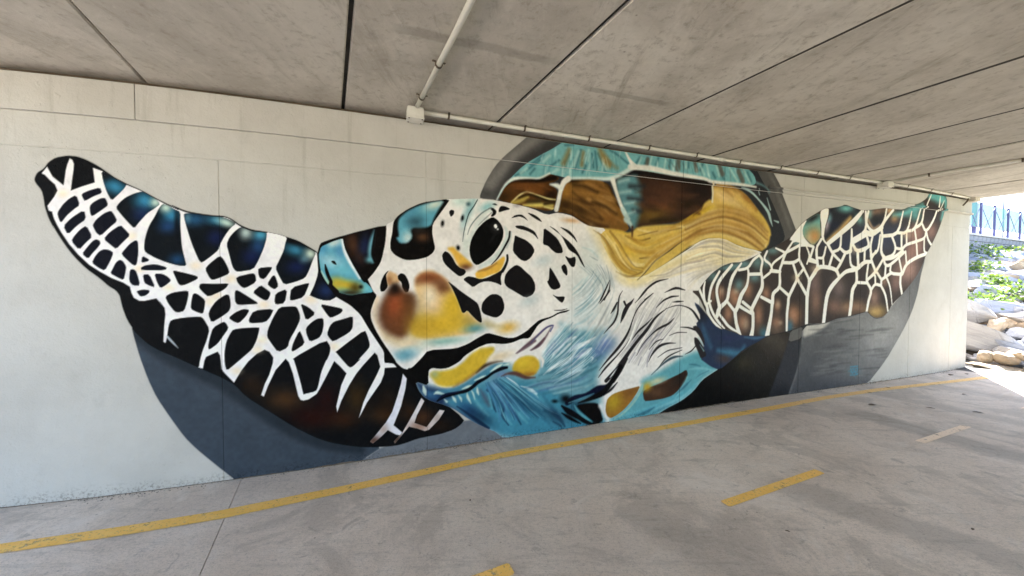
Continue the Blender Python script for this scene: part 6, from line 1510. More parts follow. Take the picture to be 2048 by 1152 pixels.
s 16,22,50 1 - 13 6328 279 27 6423 319 32 6559 338 23 6708 382 42 6810 398 29 6881 443 14
g 12,12,18 1 - 6309 324 57 -6 0 -42
g 14,16,22 0.9 - 6179 314 33 -4 0 -18
s 14,13,16 1 - 12 6462 262 4 6579 284 19 6719 320 33 6800 355 33 6902 468 29 7006 609 29
p 15,13,15 1 - 15 - 1 6433 241 6560 248 6699 235 6740 178 6761 88 6782 33 6711 -10 6610 64 6511 155
s 14,14,20 1 body 12 6262 254 9 6347 184 31 6463 110 27 6581 34 23 6691 1 19
s 14,14,20 1 body 12 6263 178 4 6338 126 18 6425 72 14 6493 33 4
s 14,14,20 1 body 12 6790 312 3 6882 364 14 6965 435 3
s 100,176,190 0.8 body 12 6414 244 4 6463 170 14 6541 100 14 6641 26 5
s 100,176,190 0.8 body 12 6347 277 4 6481 304 9 6658 344 4
s 236,232,232 0.8 - 24 6740 196 24 6781 129 14 6833 43 5
p 158,112,42 1 - 8 c1 1 6816 197 6836 265 6908 310 7034 336 7185 352 7284 365 7240 292 7154 193 7058 114 6963 64 6879 39 6832 72 6811 136
g 190,160,28 0.9 c1 6919 220 89 -38 -42 -95
g 130,88,44 0.7 c1 7153 310 112 22 23 -53
p 74,52,40 1 - 10 c2 1 7318 293 7396 330 7544 362 7718 411 7873 454 7970 498 7996 443 7960 360 7864 264 7757 199 7616 177 7432 174 7342 180
g 50,40,36 0.9 c2 7874 396 95 -52 -65 -85
g 206,164,40 0.95 - 7384 341 44 -34 -43 -38
g 224,206,160 0.8 - 7532 400 111 13 12 -37
g 118,86,60 0.6 c2 7522 262 104 -11 1 -56
s 148,192,186 1 - 10 6931 23 8 7058 78 12 7198 188 17 7295 322 20 7317 375 10
s 140,200,210 0.7 tealr 21 7806 165 5 7900 279 16 7984 406 11
s 140,200,210 0.7 tealr 21 7433 49 5 7664 105 21 7902 164 16 8049 245 6
s 140,200,210 0.7 tealr 22 8121 374 4 8272 439 14 8427 455 6
s 140,200,210 0.7 tealr 21 8020 499 5 8220 492 17 8375 460 5
s 52,110,132 0.7 tealr 18 8019 557 3 8118 544 9 8194 519 2
s 52,110,132 0.7 tealr 16 7210 23 5 7377 47 21 7490 89 5
s 52,110,132 0.7 tealr 17 7817 211 4 7937 285 16 8047 361 4
s 52,110,132 0.7 tealr 18 8121 374 2 8196 416 8 8336 453 2
@body_hollow
p 52,66,94 1 - 11 hol 1 8072 1323 8173 1273 8316 1123 8540 976 8881 874 9344 844 9280 802 8913 685 8723 563 8511 446 8366 500 8172 623 8259 754 8102 1043 8201 1127
s 66,116,148 0.6 hol 43 8215 1048 11 8269 910 34 8362 747 23
s 76,140,170 0.8 hol 53 8480 700 17 8667 658 47 8858 645 36 8940 722 12
g 94,76,70 0.8 hol 8588 583 119 -24 -11 -49
s 80,128,160 0.8 hol 23 8937 845 6 9135 820 18 9308 835 6
g 40,40,48 0.8 hol 8213 1185 88 -42 -74 -99
g 54,60,100 0.6 hol 8663 850 162 -9 1 -40
@head
p 52,48,52 1 - 9 - 1 8059 1018 8115 1033 8185 984 8257 844 8258 765 8180 887 8103 968
p 52,48,52 1 - 9 - 1 8086 892 8149 869 8233 767 8299 645 8198 613 8152 704 8094 804
s 170,196,200 1 - 11 8149 888 3 8207 817 9 8246 766 2
s 130,170,180 1 - 11 8182 789 3 8247 707 7
@head2
p 96,172,196 1 - 4 tip 1 3975 1799 3986 1858 4028 1895 4088 1920 4160 1948 4166 1903 4181 1843 4232 1730 4293 1616 4324 1569 4341 1569 4385 1521 4401 1483 4309 1474 4215 1458 4129 1482 4087 1516 4046 1549 4011 1609 3988 1668
g 214,226,222 0.9 tip 4100 1907 64 21 7 -32
g 72,152,190 0.8 tip 4010 1832 35 1 -1 -72
g 80,140,186 0.6 tip 4135 1835 36 1 -1 -60
g 206,226,232 0.55 tip 4062 1748 89 -35 -17 -50
s 240,240,244 0.95 tip 12 4157 1942 10 4178 1836 16 4232 1724 19 4293 1609 13
g 110,190,206 0.8 tip 4164 1676 69 -27 -11 -31
g 212,180,36 0.95 tip 4185 1549 103 -20 -7 -40
g 206,174,40 0.8 tip 4106 1556 42 -27 -25 -46
g 84,68,22 0.9 tip 4253 1522 44 0 0 -41
g 60,50,26 0.9 tip 4215 1481 74 -1 0 -20
g 112,192,204 0.95 tip 4353 1521 32 0 0 -34
s 180,214,204 0.9 tip 8 3991 1661 9 4017 1609 12 4046 1556 6
p 19,16,16 1 - 3 - 1 4067 1748 4083 1756 4099 1750 4113 1717 4086 1727
s 19,16,16 1 - 3 4023 1721 4 4033 1668 13 4049 1616 13 4066 1576 13 4064 1543 16 4105 1489 22
g 16,14,16 0.95 - 4300 1531 16 0 0 -15
p 19,16,16 1 - 3 - 1 3967 1815 3986 1897 4028 1919 4161 1970 4163 1948 4088 1920 4028 1888 3994 1871 3976 1805
p 20,16,15 1 - 3 h1 1 4161 1969 4511 2082 4513 2031 4502 1914 4480 1810 4460 1741 4408 1658 4355 1593 4331 1570 4309 1588 4293 1623 4232 1737 4181 1850 4166 1916
g 86,56,38 0.9 h1 4240 1898 48 15 23 -96
g 36,50,92 0.8 h1 4327 1881 43 -7 -20 -114
s 120,186,206 0.95 h1 21 4414 2024 3 4394 1944 15 4377 1855 16 4377 1794 13 4396 1747 8
g 120,190,204 0.8 h1 4370 1767 32 1 0 -27
s 18,15,15 0.9 h1 8 4424 2034 7 4407 1924 10 4396 1815 10 4415 1754 10
g 70,44,30 0.6 h1 4295 1785 29 15 23 -55
p 18,15,14 1 - 3 h2 1 4577 2118 4614 2168 4695 2229 4798 2285 4868 2308 5083 2352 5025 2265 4967 2182 4917 2108 4911 2028 4923 1957 4939 1886 4919 1842 4866 1801 4782 1778 4693 1768 4639 1782 4579 1816 4546 1860 4545 1929 4563 2013 4567 2069
p 98,170,192 1 h2 16 h2t 1 4627 2148 4681 2200 4784 2263 4882 2298 5025 2332 4974 2248 4931 2166 4906 2096 4867 2073 4797 2059 4749 2064 4721 2041 4735 1978 4693 1924 4626 1918 4593 1966 4620 1981 4608 2057 4614 2120
g 216,224,210 0.9 h2t 4939 2288 87 38 14 -39
g 44,78,92 0.75 h2 4763 2121 76 4 0 -56
g 200,214,212 0.9 h2t 4697 1970 48 2 0 -56
g 104,72,48 0.85 h2 4825 1982 56 2 0 -43
g 84,150,180 0.6 h2t 4729 2203 53 35 17 -29
g 50,44,40 0.7 h2 4797 2045 62 3 0 -28
p 212,174,126 0.95 - 17 - 1 4529 1676 4602 1642 4628 1575 4561 1551 4525 1537 4505 1610
g 150,100,60 0.7 - 4535 1589 24 0 0 -35
p 19,16,16 1 - 4 - 1 4605 1628 4635 1654 4669 1640 4696 1589 4710 1533 4695 1480 4667 1480 4642 1526 4639 1568 4609 1595
p 19,16,16 1 - 4 - 1 4532 1678 4496 1646 4469 1589 4455 1527 4462 1487 4490 1489 4523 1530 4512 1589 4506 1636
p 226,194,142 1 body 28 bp 1 4758 1603 4799 1653 4862 1681 4919 1676 4982 1640 5058 1583 5087 1517 5131 1443 5176 1316 5206 1270 5240 1299 5305 1229 5383 1172 5391 1127 5282 1072 5056 1046 4875 1042 4742 1078 4702 1194 4771 1269 4786 1412 4752 1520
g 150,78,40 0.95 bp 4885 1612 149 0 0 -54
g 118,74,44 0.9 bp 5006 1521 68 -25 -20 -55
g 240,230,212 0.8 bp 4884 1439 57 -1 0 -87
g 218,180,28 0.95 bp 5101 1355 79 -23 -37 -135
g 210,174,30 0.95 bp 4962 1161 216 10 6 -73
g 196,166,44 0.85 bp 4777 1169 90 -4 0 -93
g 130,112,34 0.7 bp 4730 1257 55 -2 0 -71
g 160,150,84 0.6 bp 5244 1186 60 -36 -31 -51
g 96,152,160 0.95 body 5313 1123 100 9 6 -39
g 140,184,176 0.85 body 5019 1015 189 9 3 -34
g 196,178,130 0.6 body 5439 1163 52 -21 -14 -35
g 224,204,168 0.85 body 4687 1031 158 -53 -16 -61
s 226,206,178 0.85 body 26 4431 1425 20 4410 1302 20 4436 1204 20 4513 1075 24
p 102,64,40 1 body 48 bb 1 4529 1486 4582 1563 4649 1492 4744 1456 4769 1377 4743 1249 4688 1109 4623 1066 4540 1099 4478 1168 4444 1259 4456 1356 4496 1438
g 160,82,44 0.95 bb 4588 1346 67 -2 -1 -112
g 28,22,20 0.95 bb 4575 1514 60 0 0 -56
g 76,52,38 0.7 bb 4703 1407 55 -1 0 -57
g 130,76,40 0.7 bb 4620 1197 47 -2 0 -63
g 88,156,182 0.95 body 4680 917 85 23 12 -42
g 110,170,186 0.5 body 4646 912 94 11 8 -50
g 228,180,72 0.9 body 5650 1115 88 18 13 -46
g 200,186,140 0.7 body 5519 1137 86 -26 -8 -29
g 176,150,60 0.6 body 4764 1220 83 -3 -1 -100
g 222,200,156 0.6 body 4799 1355 63 -1 -1 -115
g 206,172,60 0.7 body 4840 1123 113 -5 0 -58
g 230,208,164 0.6 body 4566 1059 80 -54 -20 -35
g 206,222,222 0.5 body 4783 960 92 29 14 -41
s 240,238,238 0.7 body 27 4454 1037 17 4538 920 17 4632 814 21 4686 795 21 4769 861 18 4868 955 14
p 102,64,40 0.45 body 70 - 1 4529 1486 4582 1563 4649 1492 4744 1456 4769 1377 4743 1249 4688 1109 4623 1066 4540 1099 4478 1168 4444 1259 4456 1356 4496 1438
g 166,84,44 0.9 bb 4588 1346 67 -2 -1 -112
g 28,22,20 0.95 bb 4575 1521 53 0 0 -49
g 140,110,40 0.6 bb 4715 1193 55 -2 0 -78
g 212,174,30 0.8 bp 4983 1182 216 22 12 -87
g 214,178,30 0.8 bp 5116 1295 80 -19 -27 -122
g 196,160,40 0.75 body 4798 1161 98 -4 0 -79
g 128,84,40 0.6 bb 4682 1294 75 -2 -1 -142
g 120,74,42 0.6 bb 4567 1199 75 -32 -30 -84
s 120,78,50 0.55 bp 46 4773 1576 21 4885 1605 29 4985 1562 29 5050 1510 18
p 14,13,14 1 - 4 - 1 4871 944 5123 939 5244 976 5344 1031 5439 1075 5519 1052 5641 1013 5725 1010 5809 1045 5894 1096 5868 1083 5937 1136 5999 1182 6133 1210 6224 1256 6364 1277 6308 1249 6224 1238 6142 1199 6043 1168 5981 1126 5937 1064 5885 994 5808 999 5698 962 5615 953 5453 972 5335 934 5214 866 5169 817 5109 785 5049 760 4969 759 4908 775 4875 756 4872 694 4811 664 4708 745 4687 790 4722 787 4812 873
s 19,16,16 1 - 4 6169 1274 2 6252 1273 5 6321 1286 2
p 28,26,28 1 - 3 - 1 5053 1581 5100 1548 5182 1481 5304 1397 5343 1366 5366 1305 5388 1190 5374 1174 5335 1199 5281 1254 5239 1301 5212 1275 5189 1280 5171 1332 5137 1422 5093 1519
p 28,26,28 1 - 4 - 1 5477 1451 5541 1452 5590 1422 5615 1352 5615 1305 5590 1252 5541 1221 5493 1226 5405 1259 5378 1297 5386 1365 5429 1417
p 28,26,28 1 - 4 - 1 5739 1745 5789 1726 5841 1679 5910 1624 5949 1553 5951 1489 5919 1437 5841 1409 5739 1467 5639 1523 5613 1569 5623 1639 5664 1693
p 28,26,28 1 - 4 - 1 6113 1726 6140 1698 6195 1617 6243 1535 6232 1506 6168 1487 6127 1503 6082 1572 6104 1593 6108 1657
p 28,26,28 1 - 4 - 1 6286 1762 6314 1733 6326 1667 6315 1632 6268 1675 6245 1732
p 28,26,28 1 - 4 - 1 6141 1444 6196 1417 6295 1419 6284 1378 6261 1348 6223 1371
p 28,26,28 1 - 4 - 1 5726 2039 5772 2020 5848 1995 5917 1942 5945 1888 5900 1815 5840 1778 5781 1797 5705 1873 5709 1943 5720 1990
p 28,26,28 1 - 4 - 1 6044 2129 6120 2086 6202 2025 6258 1937 6269 1876 6194 1868 6139 1901 6094 1944 6034 1958 6040 2035
p 28,26,28 1 - 4 - 1 6093 2158 6220 2075 6322 2013 6398 1950 6455 1877 6504 1794 6541 1715 6485 1777 6436 1860 6341 1907 6304 1963 6257 2044 6192 2114
p 28,26,28 1 - 4 - 1 6220 2152 6340 2117 6407 2058 6448 1981 6388 2041 6312 2095
p 28,26,28 1 - 4 - 1 6288 1850 6351 1820 6414 1843 6425 1801 6409 1730 6371 1730 6333 1775
p 28,26,28 1 - 4 - 1 5684 2204 5730 2239 5797 2250 5839 2223 5872 2187 5822 2216 5772 2228 5721 2214
p 28,26,28 1 - 4 - 1 5859 2273 5934 2258 5995 2224 6029 2182 5969 2205 5899 2242
p 28,26,28 1 - 4 - 1 5726 2132 5806 2140 5882 2115 5943 2086 5974 2032 5984 2004 5934 2054 5857 2088 5747 2107
p 28,26,28 1 - 4 - 1 5565 2302 5581 2319 5622 2319 5673 2301 5667 2288 5622 2277 5561 2254 5553 2270
p 28,26,28 1 - 3 - 1 5485 2330 5517 2342 5547 2323 5517 2320
p 28,26,28 1 - 3 - 1 5002 1825 5028 1860 5064 1846 5101 1798 5131 1740 5172 1703 5213 1693 5230 1667 5205 1637 5164 1624 5108 1666 5035 1731 5009 1774
p 28,26,28 1 - 3 - 1 5198 1596 5243 1627 5304 1619 5374 1598 5445 1615 5541 1662 5590 1693 5627 1755 5647 1771 5635 1724 5598 1677 5576 1616 5588 1533 5541 1558 5461 1579 5406 1576 5359 1561 5297 1519 5251 1555
p 28,26,28 1 - 3 - 1 5066 2227 5088 2251 5118 2242 5114 2209 5084 2179
g 126,182,190 0.8 body 5275 2271 44 -11 -40 -123
g 190,220,214 0.7 body 5184 2331 82 6 0 -44
g 128,186,192 0.8 body 5438 2300 64 33 17 -33
g 196,212,206 0.6 body 5229 1971 38 1 0 -178
g 150,196,204 0.5 body 5214 2163 29 -6 -24 -87
s 246,244,240 0.6 body 19 5336 2349 8 5305 2228 27 5259 2114 26 5225 1986 15
g 206,160,110 0.8 body 6368 2221 94 -2 -2 -23
g 168,160,164 0.7 body 5746 2334 33 2 0 -19
g 190,206,212 0.6 body 5884 1378 89 28 18 -45
g 190,206,212 0.6 body 6041 1794 92 32 18 -45
p 230,180,60 0.95 - 19 - 1 5046 1888 5109 1905 5146 1865 5206 1815 5274 1757 5293 1723 5213 1708 5168 1709 5131 1769 5101 1835
g 112,72,50 0.9 - 5228 1715 53 1 0 -30
p 232,184,64 1 - 12 - 1 5610 1826 5624 1801 5598 1724 5557 1668 5461 1637 5374 1601 5328 1613 5318 1658 5374 1691 5477 1730 5541 1777
s 150,104,56 0.7 - 15 5351 1675 6 5445 1703 12 5533 1754 6
p 28,26,28 1 - 3 - 1 5002 1825 5028 1860 5064 1846 5101 1798 5131 1740 5172 1703 5213 1693 5230 1667 5205 1637 5164 1624 5108 1666 5035 1731 5009 1774
g 30,28,30 1 - 5007 2115 14 -2 -5 -26
g 30,40,44 1 - 5195 2177 13 -3 -7 -26
g 34,32,34 1 - 5153 1895 16 5 6 -21
g 70,100,108 1 - 5252 2313 20 1 0 -18
p 28,27,29 1 - 4 - 1 5019 2119 5015 2105 5007 2096 4999 2104 4995 2118 4999 2133 5007 2141 5015 2134
p 28,27,29 1 - 4 - 1 5206 2179 5203 2164 5195 2155 5188 2163 5185 2178 5188 2193 5195 2201 5203 2194
p 28,27,29 1 - 4 - 1 5167 1895 5163 1883 5153 1876 5144 1882 5140 1895 5144 1907 5153 1914 5163 1908
s 214,222,220 0.9 - 19 5290 1914 23 5282 1973 26 5336 2103 30 5430 2198 23
s 206,216,214 0.9 - 15 5622 2110 12 5647 2018 20 5590 1893 24 5493 1791 23 5367 1721 15
p 12,11,12 1 - 4 eye 1 5493 2208 5541 2183 5582 2138 5608 2078 5600 2001 5559 1923 5495 1837 5415 1774 5336 1730 5297 1757 5269 1816 5261 1891 5280 1981 5336 2080 5414 2160
p 22,20,22 1 - 5 - 1 5442 2283 5493 2299 5535 2267 5527 2233 5493 2206 5473 2212 5498 2248 5485 2271
s 110,128,130 1 - 7 5477 2292 8 5383 2233 7 5313 2161 5 5267 2092 4 5244 2024 2
s 46,66,72 1 - 5 5342 2361 4 5305 2295 5 5259 2225 5 5229 2134 4 5206 2030 3 5197 1955 1
s 214,220,216 0.8 - 10 5469 2272 10 5398 2219 15 5321 2132 11
s 120,128,128 0.7 - 7 5485 2247 5 5414 2182 4 5351 2119 2
s 30,28,30 1 - 5 5673 2070 10 5664 2004 11 5622 1925 10 5574 1846 9 5533 1792 6 5481 1741 2
s 28,26,28 1 - 4 5646 1837 11 5647 1786 12 5623 1724 14 5594 1677 16
s 176,190,192 0.7 - 10 5688 2067 6 5680 1989 6 5639 1910 4
g 110,112,114 0.5 eye 5529 2105 48 2 0 -46
p 250,250,250 1 - 5 - 1 5506 2123 5517 2138 5533 2136 5543 2115 5533 2095 5519 2098 5509 2110
g 250,250,250 1 - 5546 2089 9 0 0 -8
g 190,190,190 0.12 eye 5493 1997 14 -7 -24 -40
@flipper_right
p 74,65,63 1 - 6 fr 1 8157 1460 8175 1503 8244 1575 8370 1683 8537 1770 8697 1815 8860 1822 9053 1887 9180 1936 9468 2048 9690 2140 9765 2186 9869 2305 9750 2152 9936 2347 10092 2453 10379 2589 10470 2626 10545 2624 10792 2665 10888 2704 11068 2670 11292 2638 11542 2667 11844 2713 12046 2705 12301 2714 12489 2782 12710 2840 12910 2933 13010 3047 13485 3057 13569 2937 13533 2740 13374 2463 13164 2200 12990 2015 12879 1831 12706 1637 12348 1370 12085 1212 11973 1091 11872 1023 11677 1002 11541 1055 11445 1112 11279 1087 11046 1054 10766 1032 10630 997 10480 968 10136 976 10041 946 9791 924 10035 942 9802 892 9396 841 9322 839 8881 867 8784 922 8580 972 8541 964 8421 1018 8276 1181 8159 1375 8033 1460
g 66,80,116 0.72 fr 11753 2251 852 32 11 -264
g 58,66,96 0.64 fr 10831 2113 608 19 6 -184
g 52,56,66 0.48 fr 8645 1719 418 4 4 -207
g 70,66,68 0.4 fr 10421 1556 473 -1 9 -292
g 196,146,132 0.64 fr 12758 2376 165 7 7 -139
g 196,146,132 0.64 fr 12560 2338 160 7 7 -138
g 196,146,132 0.64 fr 12548 2068 160 4 7 -138
g 196,146,132 0.64 fr 12770 2132 166 5 7 -140
g 196,146,132 0.64 fr 13125 2407 177 8 8 -142
g 226,180,168 0.68 fr 12458 1762 308 3 10 -213
g 251,212,126 0.68 fr 11673 1102 226 -6 4 -95
g 190,153,136 0.68 fr 11626 1321 125 -2 6 -141
g 183,143,112 0.68 fr 11239 1185 190 -4 3 -92
g 183,146,117 0.68 fr 10970 1179 161 -4 3 -91
g 170,131,114 0.68 fr 10691 1209 133 -3 4 -104
g 173,134,112 0.68 fr 10304 1285 106 -2 5 -174
g 195,141,102 0.68 fr 9879 1107 122 -4 4 -128
g 165,131,122 0.68 fr 12152 1548 134 0 6 -145
g 183,146,126 0.68 fr 11868 1573 77 0 3 -79
g 153,126,122 0.68 fr 10280 1552 106 0 5 -173
g 151,131,129 0.68 fr 10785 1482 135 -1 5 -149
g 190,142,114 0.76 fr 8732 1421 95 -1 2 -82
g 190,142,114 0.76 fr 8979 1459 82 -1 2 -108
g 190,142,114 0.76 fr 9185 1125 74 -2 4 -158
g 190,142,114 0.76 fr 8905 1041 97 -4 2 -108
g 190,142,114 0.76 fr 9534 1242 63 -1 2 -75
g 190,142,114 0.76 fr 9525 997 105 -4 3 -100
g 190,142,114 0.76 fr 8643 1162 69 -2 2 -106
g 190,142,114 0.76 fr 8518 1423 52 -1 2 -93
g 190,142,114 0.76 fr 9322 1414 68 -1 2 -74
g 190,142,114 0.76 fr 8375 1396 45 -1 2 -103
g 190,142,114 0.76 fr 9842 1104 73 -2 3 -102
g 190,142,114 0.76 fr 8761 1330 80 -1 2 -71
g 206,184,160 0.56 fr 8961 1009 47 -2 2 -67
g 206,184,160 0.56 fr 9548 1262 39 -1 1 -47
g 206,184,160 0.56 fr 9600 1005 39 -1 1 -28
g 206,184,160 0.56 fr 8531 1453 34 0 1 -39
g 206,184,160 0.56 fr 8772 1441 46 0 1 -34
g 128,178,184 0.64 fr 9102 1621 85 0 1 -54
g 128,178,184 0.64 fr 8825 1529 71 0 1 -66
g 128,178,184 0.64 fr 9425 1984 115 3 1 -46
g 128,178,184 0.64 fr 9154 1827 82 1 2 -80
g 128,178,184 0.64 fr 8765 1771 141 2 1 -34
g 128,178,184 0.64 fr 8618 1739 139 2 1 -34
g 128,178,184 0.64 fr 8371 1629 101 0 1 -64
g 128,178,184 0.64 fr 8929 1803 108 2 1 -40
g 128,178,184 0.64 fr 9312 1830 57 1 2 -68
g 128,178,184 0.64 fr 9891 2109 81 3 1 -48
g 76,150,176 0.72 fr 9292 890 76 -4 2 -68
g 70,140,176 0.72 fr 9785 944 60 -2 2 -85
g 46,48,52 0.4 fr 8311 1397 100 -1 5 -254
g 100,94,86 0.4 fr 9452 936 386 -17 1 -55
p 118,178,174 1 fr 17 v3 1 10075 2427 10361 2554 10357 2398 10391 2206 10221 2072 10101 2152 10002 2210 9990 2307
g 40,40,44 0.95 v3 10200 2465 139 63 34 -37
g 206,150,88 0.95 v3 10244 2207 164 6 4 -124
g 226,196,160 0.5 v3 10137 2166 72 3 2 -74
p 46,48,58 1 fr 13 v4 1 10536 2619 10889 2697 11282 2636 11076 2460 10823 2332 10506 2122 10447 2215 10479 2354 10549 2521
g 124,200,198 0.95 v4 10910 2645 157 10 2 -56
s 206,172,112 0.95 v4 45 11014 2509 32 10804 2337 47 10524 2142 31
g 216,196,206 0.9 v4 10497 2393 63 -4 -23 -100
g 120,180,190 0.7 v4 10550 2484 56 3 2 -63
g 40,44,70 0.7 v4 10667 2388 98 43 50 -53
g 176,140,116 0.9 fr 11587 2620 179 52 31 -48
g 150,200,202 0.8 fr 11461 2586 71 4 3 -80
g 40,42,48 0.9 fr 11634 2515 150 8 4 -94
s 200,170,140 0.8 fr 29 11422 2504 25 11554 2377 25 11702 2438 17
g 206,170,132 0.95 fr 11957 2676 112 7 2 -46
s 110,190,194 0.95 fr 63 12050 2606 35 12304 2649 45 12541 2719 65 12788 2793 57
s 112,196,200 0.95 fr 70 13014 2982 59 13316 2977 112 13522 2919 53 13451 2631 42
g 110,190,194 0.8 fr 12644 2641 150 9 4 -85
g 130,190,186 0.8 fr 11216 2506 70 30 64 -65
g 210,160,110 0.7 fr 12076 2553 91 5 2 -55
g 62,54,60 0.8 fr 13108 2727 161 -5 -39 -146
p 248,244,238 1 fr 8 - 1 9733 2145 9936 2343 10096 2449 9999 2307 10014 2210 10084 2145 10203 2069 10103 2085 9961 2105 9820 2128
p 248,244,238 1 fr 9 - 1 10370 2584 10470 2623 10538 2621 10527 2507 10464 2353 10438 2189 10535 2102 10468 2115 10388 2194 10386 2375 10354 2510
s 248,244,238 0 - 7 8157 1464 17 8538 1758 2
s 248,244,238 1 fr 6 8157 1484 18 8222 1367 18 8287 1268 21 8315 1162 25 8408 1051 25 8541 964 10
s 248,244,238 1 fr 6 8250 1570 11 8230 1464 18 8248 1328 18 8275 1278 18
s 248,244,238 1 fr 6 8486 1698 16 8372 1541 21 8330 1414 19 8325 1307 21 8392 1169 19 8486 1057 19 8587 972 10
s 248,244,238 1 fr 6 8697 1785 19 8489 1580 25 8446 1432 21 8496 1234 25 8458 1128 21
s 248,244,238 1 fr 6 8860 1807 14 8714 1640 26 8657 1480 25 8620 1330 25 8496 1234 31 8452 1138 25
s 248,244,238 1 fr 6 8274 1285 16 8351 1328 16
s 248,244,238 1 fr 6 8821 1721 19 8972 1751 19 9068 1852 19 9180 1921 18
s 248,244,238 1 fr 6 8972 1751 17 8991 1672 19 8964 1518 22 8869 1397 32 8817 1266 32 8778 1196 29 8764 1188 29 8788 1036 26 8853 868 32
s 248,244,238 1 fr 6 8995 1666 22 9222 1673 23
s 248,244,238 1 fr 6 9180 1921 19 9239 1849 21 9216 1725 21 9238 1621 23 9241 1496 30 9165 1372 30 9055 1199 30 9082 1149 27 9086 973 27 9063 860 37
s 248,244,238 1 fr 6 9323 1976 17 9275 1871 18 9386 1800 18 9410 1716 20 9266 1621 18
s 248,244,238 1 fr 6 9483 2022 11 9649 1968 20 9620 1925 17 9459 1832 18 9409 1768 17
s 248,244,238 1 fr 6 9820 2134 14 9672 1953 22 9608 1813 23 9569 1717 21 9569 1505 26 9455 1410 28 9443 1294 31 9432 1244 28 9418 1117 28 9352 841 41
s 248,244,238 1 fr 6 9403 1716 27 9574 1705 23
s 248,244,238 1 fr 7 9615 1829 23 9821 1833 24 9952 1884 22
s 248,244,238 1 fr 7 9650 1958 22 9816 2021 22 9954 2079 21
s 248,244,238 1 fr 7 9954 2090 19 9947 1894 21 10042 1754 22 10159 1579 21 10131 1447 21
s 248,244,238 1 fr 7 9821 1827 22 9905 1623 24 9839 1493 27 9757 1364 26 9745 1269 26 9726 1129 24 9725 897 19
s 248,244,238 1 fr 7 10042 1754 22 9905 1623 22
s 248,244,238 1 fr 7 9905 1623 24 10109 1381 27 10117 1372 29 10121 983 29
s 248,244,238 1 fr 7 9569 1494 21 9757 1375 24
s 248,244,238 1 fr 6 9229 1366 21 9428 1289 26
s 248,244,238 1 fr 6 8899 1305 22 9069 1198 22
s 248,244,238 1 fr 6 8831 1258 24 8943 1204 22 9078 1143 22
s 248,244,238 1 fr 6 8640 1302 20 8764 1183 22
s 248,244,238 1 fr 6 8497 1156 17 8578 1074 20 8660 996 19 8839 901 14
s 248,244,238 1 fr 7 9821 2118 10 9967 2177 32
s 248,244,238 1 fr 7 9970 2079 24 10096 2083 24 10225 2065 19
s 248,244,238 1 fr 7 10080 2072 14 10148 1942 16 10104 1821 15
s 248,244,238 1 fr 7 10150 1865 23 10297 1840 20
s 248,244,238 1 fr 7 10159 1579 27 10316 1757 28 10302 1946 22 10305 2079 16
s 248,244,238 1 fr 7 11293 2632 30 11076 2453 44 10806 2280 39 10534 2117 34
s 248,244,238 1 fr 7 11366 2620 24 11362 2342 28 11085 2193 30
s 248,244,238 1 fr 7 11050 2342 19 11055 2199 27 11032 2016 30
s 248,244,238 1 fr 8 11428 2630 24 11393 2450 22 11556 2330 31 11746 2413 32 11829 2539 21 11871 2698 19
s 248,244,238 1 fr 8 12046 2695 21 11841 2519 28 11747 2406 32
s 248,244,238 1 fr 8 11747 2406 32 11785 2272 29
s 248,244,238 1 fr 8 11366 2329 31 11515 2295 45 11769 2401 32
s 248,244,238 1 fr 8 11785 2272 28 12154 2342 29 12302 2683 15
s 248,244,238 1 fr 8 12154 2342 26 12412 2374 25 12542 2698 14
s 248,244,238 1 fr 9 12412 2377 27 12629 2434 25 12790 2757 16
s 248,244,238 1 fr 9 12629 2434 27 12827 2534 26 12905 2786 16 13052 3007 12
s 248,244,238 1 fr 9 12827 2534 26 12969 2411 26 13171 2585 24 13298 2798 20 13330 2992 10
s 248,244,238 1 fr 9 13329 2756 15 13463 2936 7
s 248,244,238 1 fr 9 12969 2411 24 13038 2264 24 13180 2152 24
s 248,244,238 1 fr 9 12969 2411 24 12918 2289 23 12690 2222 26 12422 2161 25 12294 2092 25 12119 2098 24
s 248,244,238 1 fr 9 12918 2289 21 12929 2079 21 13024 2035 22
s 248,244,238 1 fr 9 12629 2434 23 12690 2222 23 12726 1994 23
s 248,244,238 1 fr 8 12412 2360 22 12422 2161 22
s 248,244,238 1 fr 9 13024 2035 29 12728 1966 31 12448 1854 31 12329 1697 31
s 248,244,238 1 fr 8 12291 1698 28 12276 1548 28 12331 1370 24
s 248,244,238 1 fr 7 10525 2117 25 10643 1980 25 10820 1862 21
s 248,244,238 1 fr 7 10642 1999 23 10794 2061 23 10816 2267 21
s 248,244,238 1 fr 7 10794 2061 23 10923 1997 27 11041 2029 30
s 248,244,238 1 fr 7 10652 1987 25 10573 1801 25
s 248,244,238 1 fr 7 10923 1997 27 10821 1843 27 10737 1745 25
s 248,244,238 1 fr 7 10392 2175 22 10290 2022 20 10331 1785 22
s 248,244,238 1 fr 7 10489 2065 18 10438 1919 21 10327 1908 18
s 248,244,238 1 fr 7 10438 1919 18 10451 1793 21
s 248,244,238 1 fr 7 10158 1575 29 10243 1674 33 10322 1753 33 10437 1782 30 10707 1743 29 10797 1631 29
s 248,244,238 1 fr 7 10163 1895 20 10319 1848 22
s 248,244,238 1 fr 7 10231 2057 22 10163 1895 22
s 248,244,238 1 fr 7 11020 2003 21 11053 1818 23 11181 1759 30
s 248,244,238 1 fr 7 10797 1629 29 10951 1719 31 11181 1759 36 11360 1858 33 11518 1872 28
s 248,244,238 1 fr 7 11194 1996 23 11216 1809 25
s 248,244,238 1 fr 8 11362 2047 20 11360 1875 21
s 248,244,238 1 fr 8 11502 2051 22 11531 1896 26 11638 1724 28
s 248,244,238 1 fr 8 11824 1926 25 11638 1724 28 11436 1591 24
s 248,244,238 1 fr 8 11770 2046 22 11835 1902 26 11887 1829 26 12017 1841 27 12360 2036 24
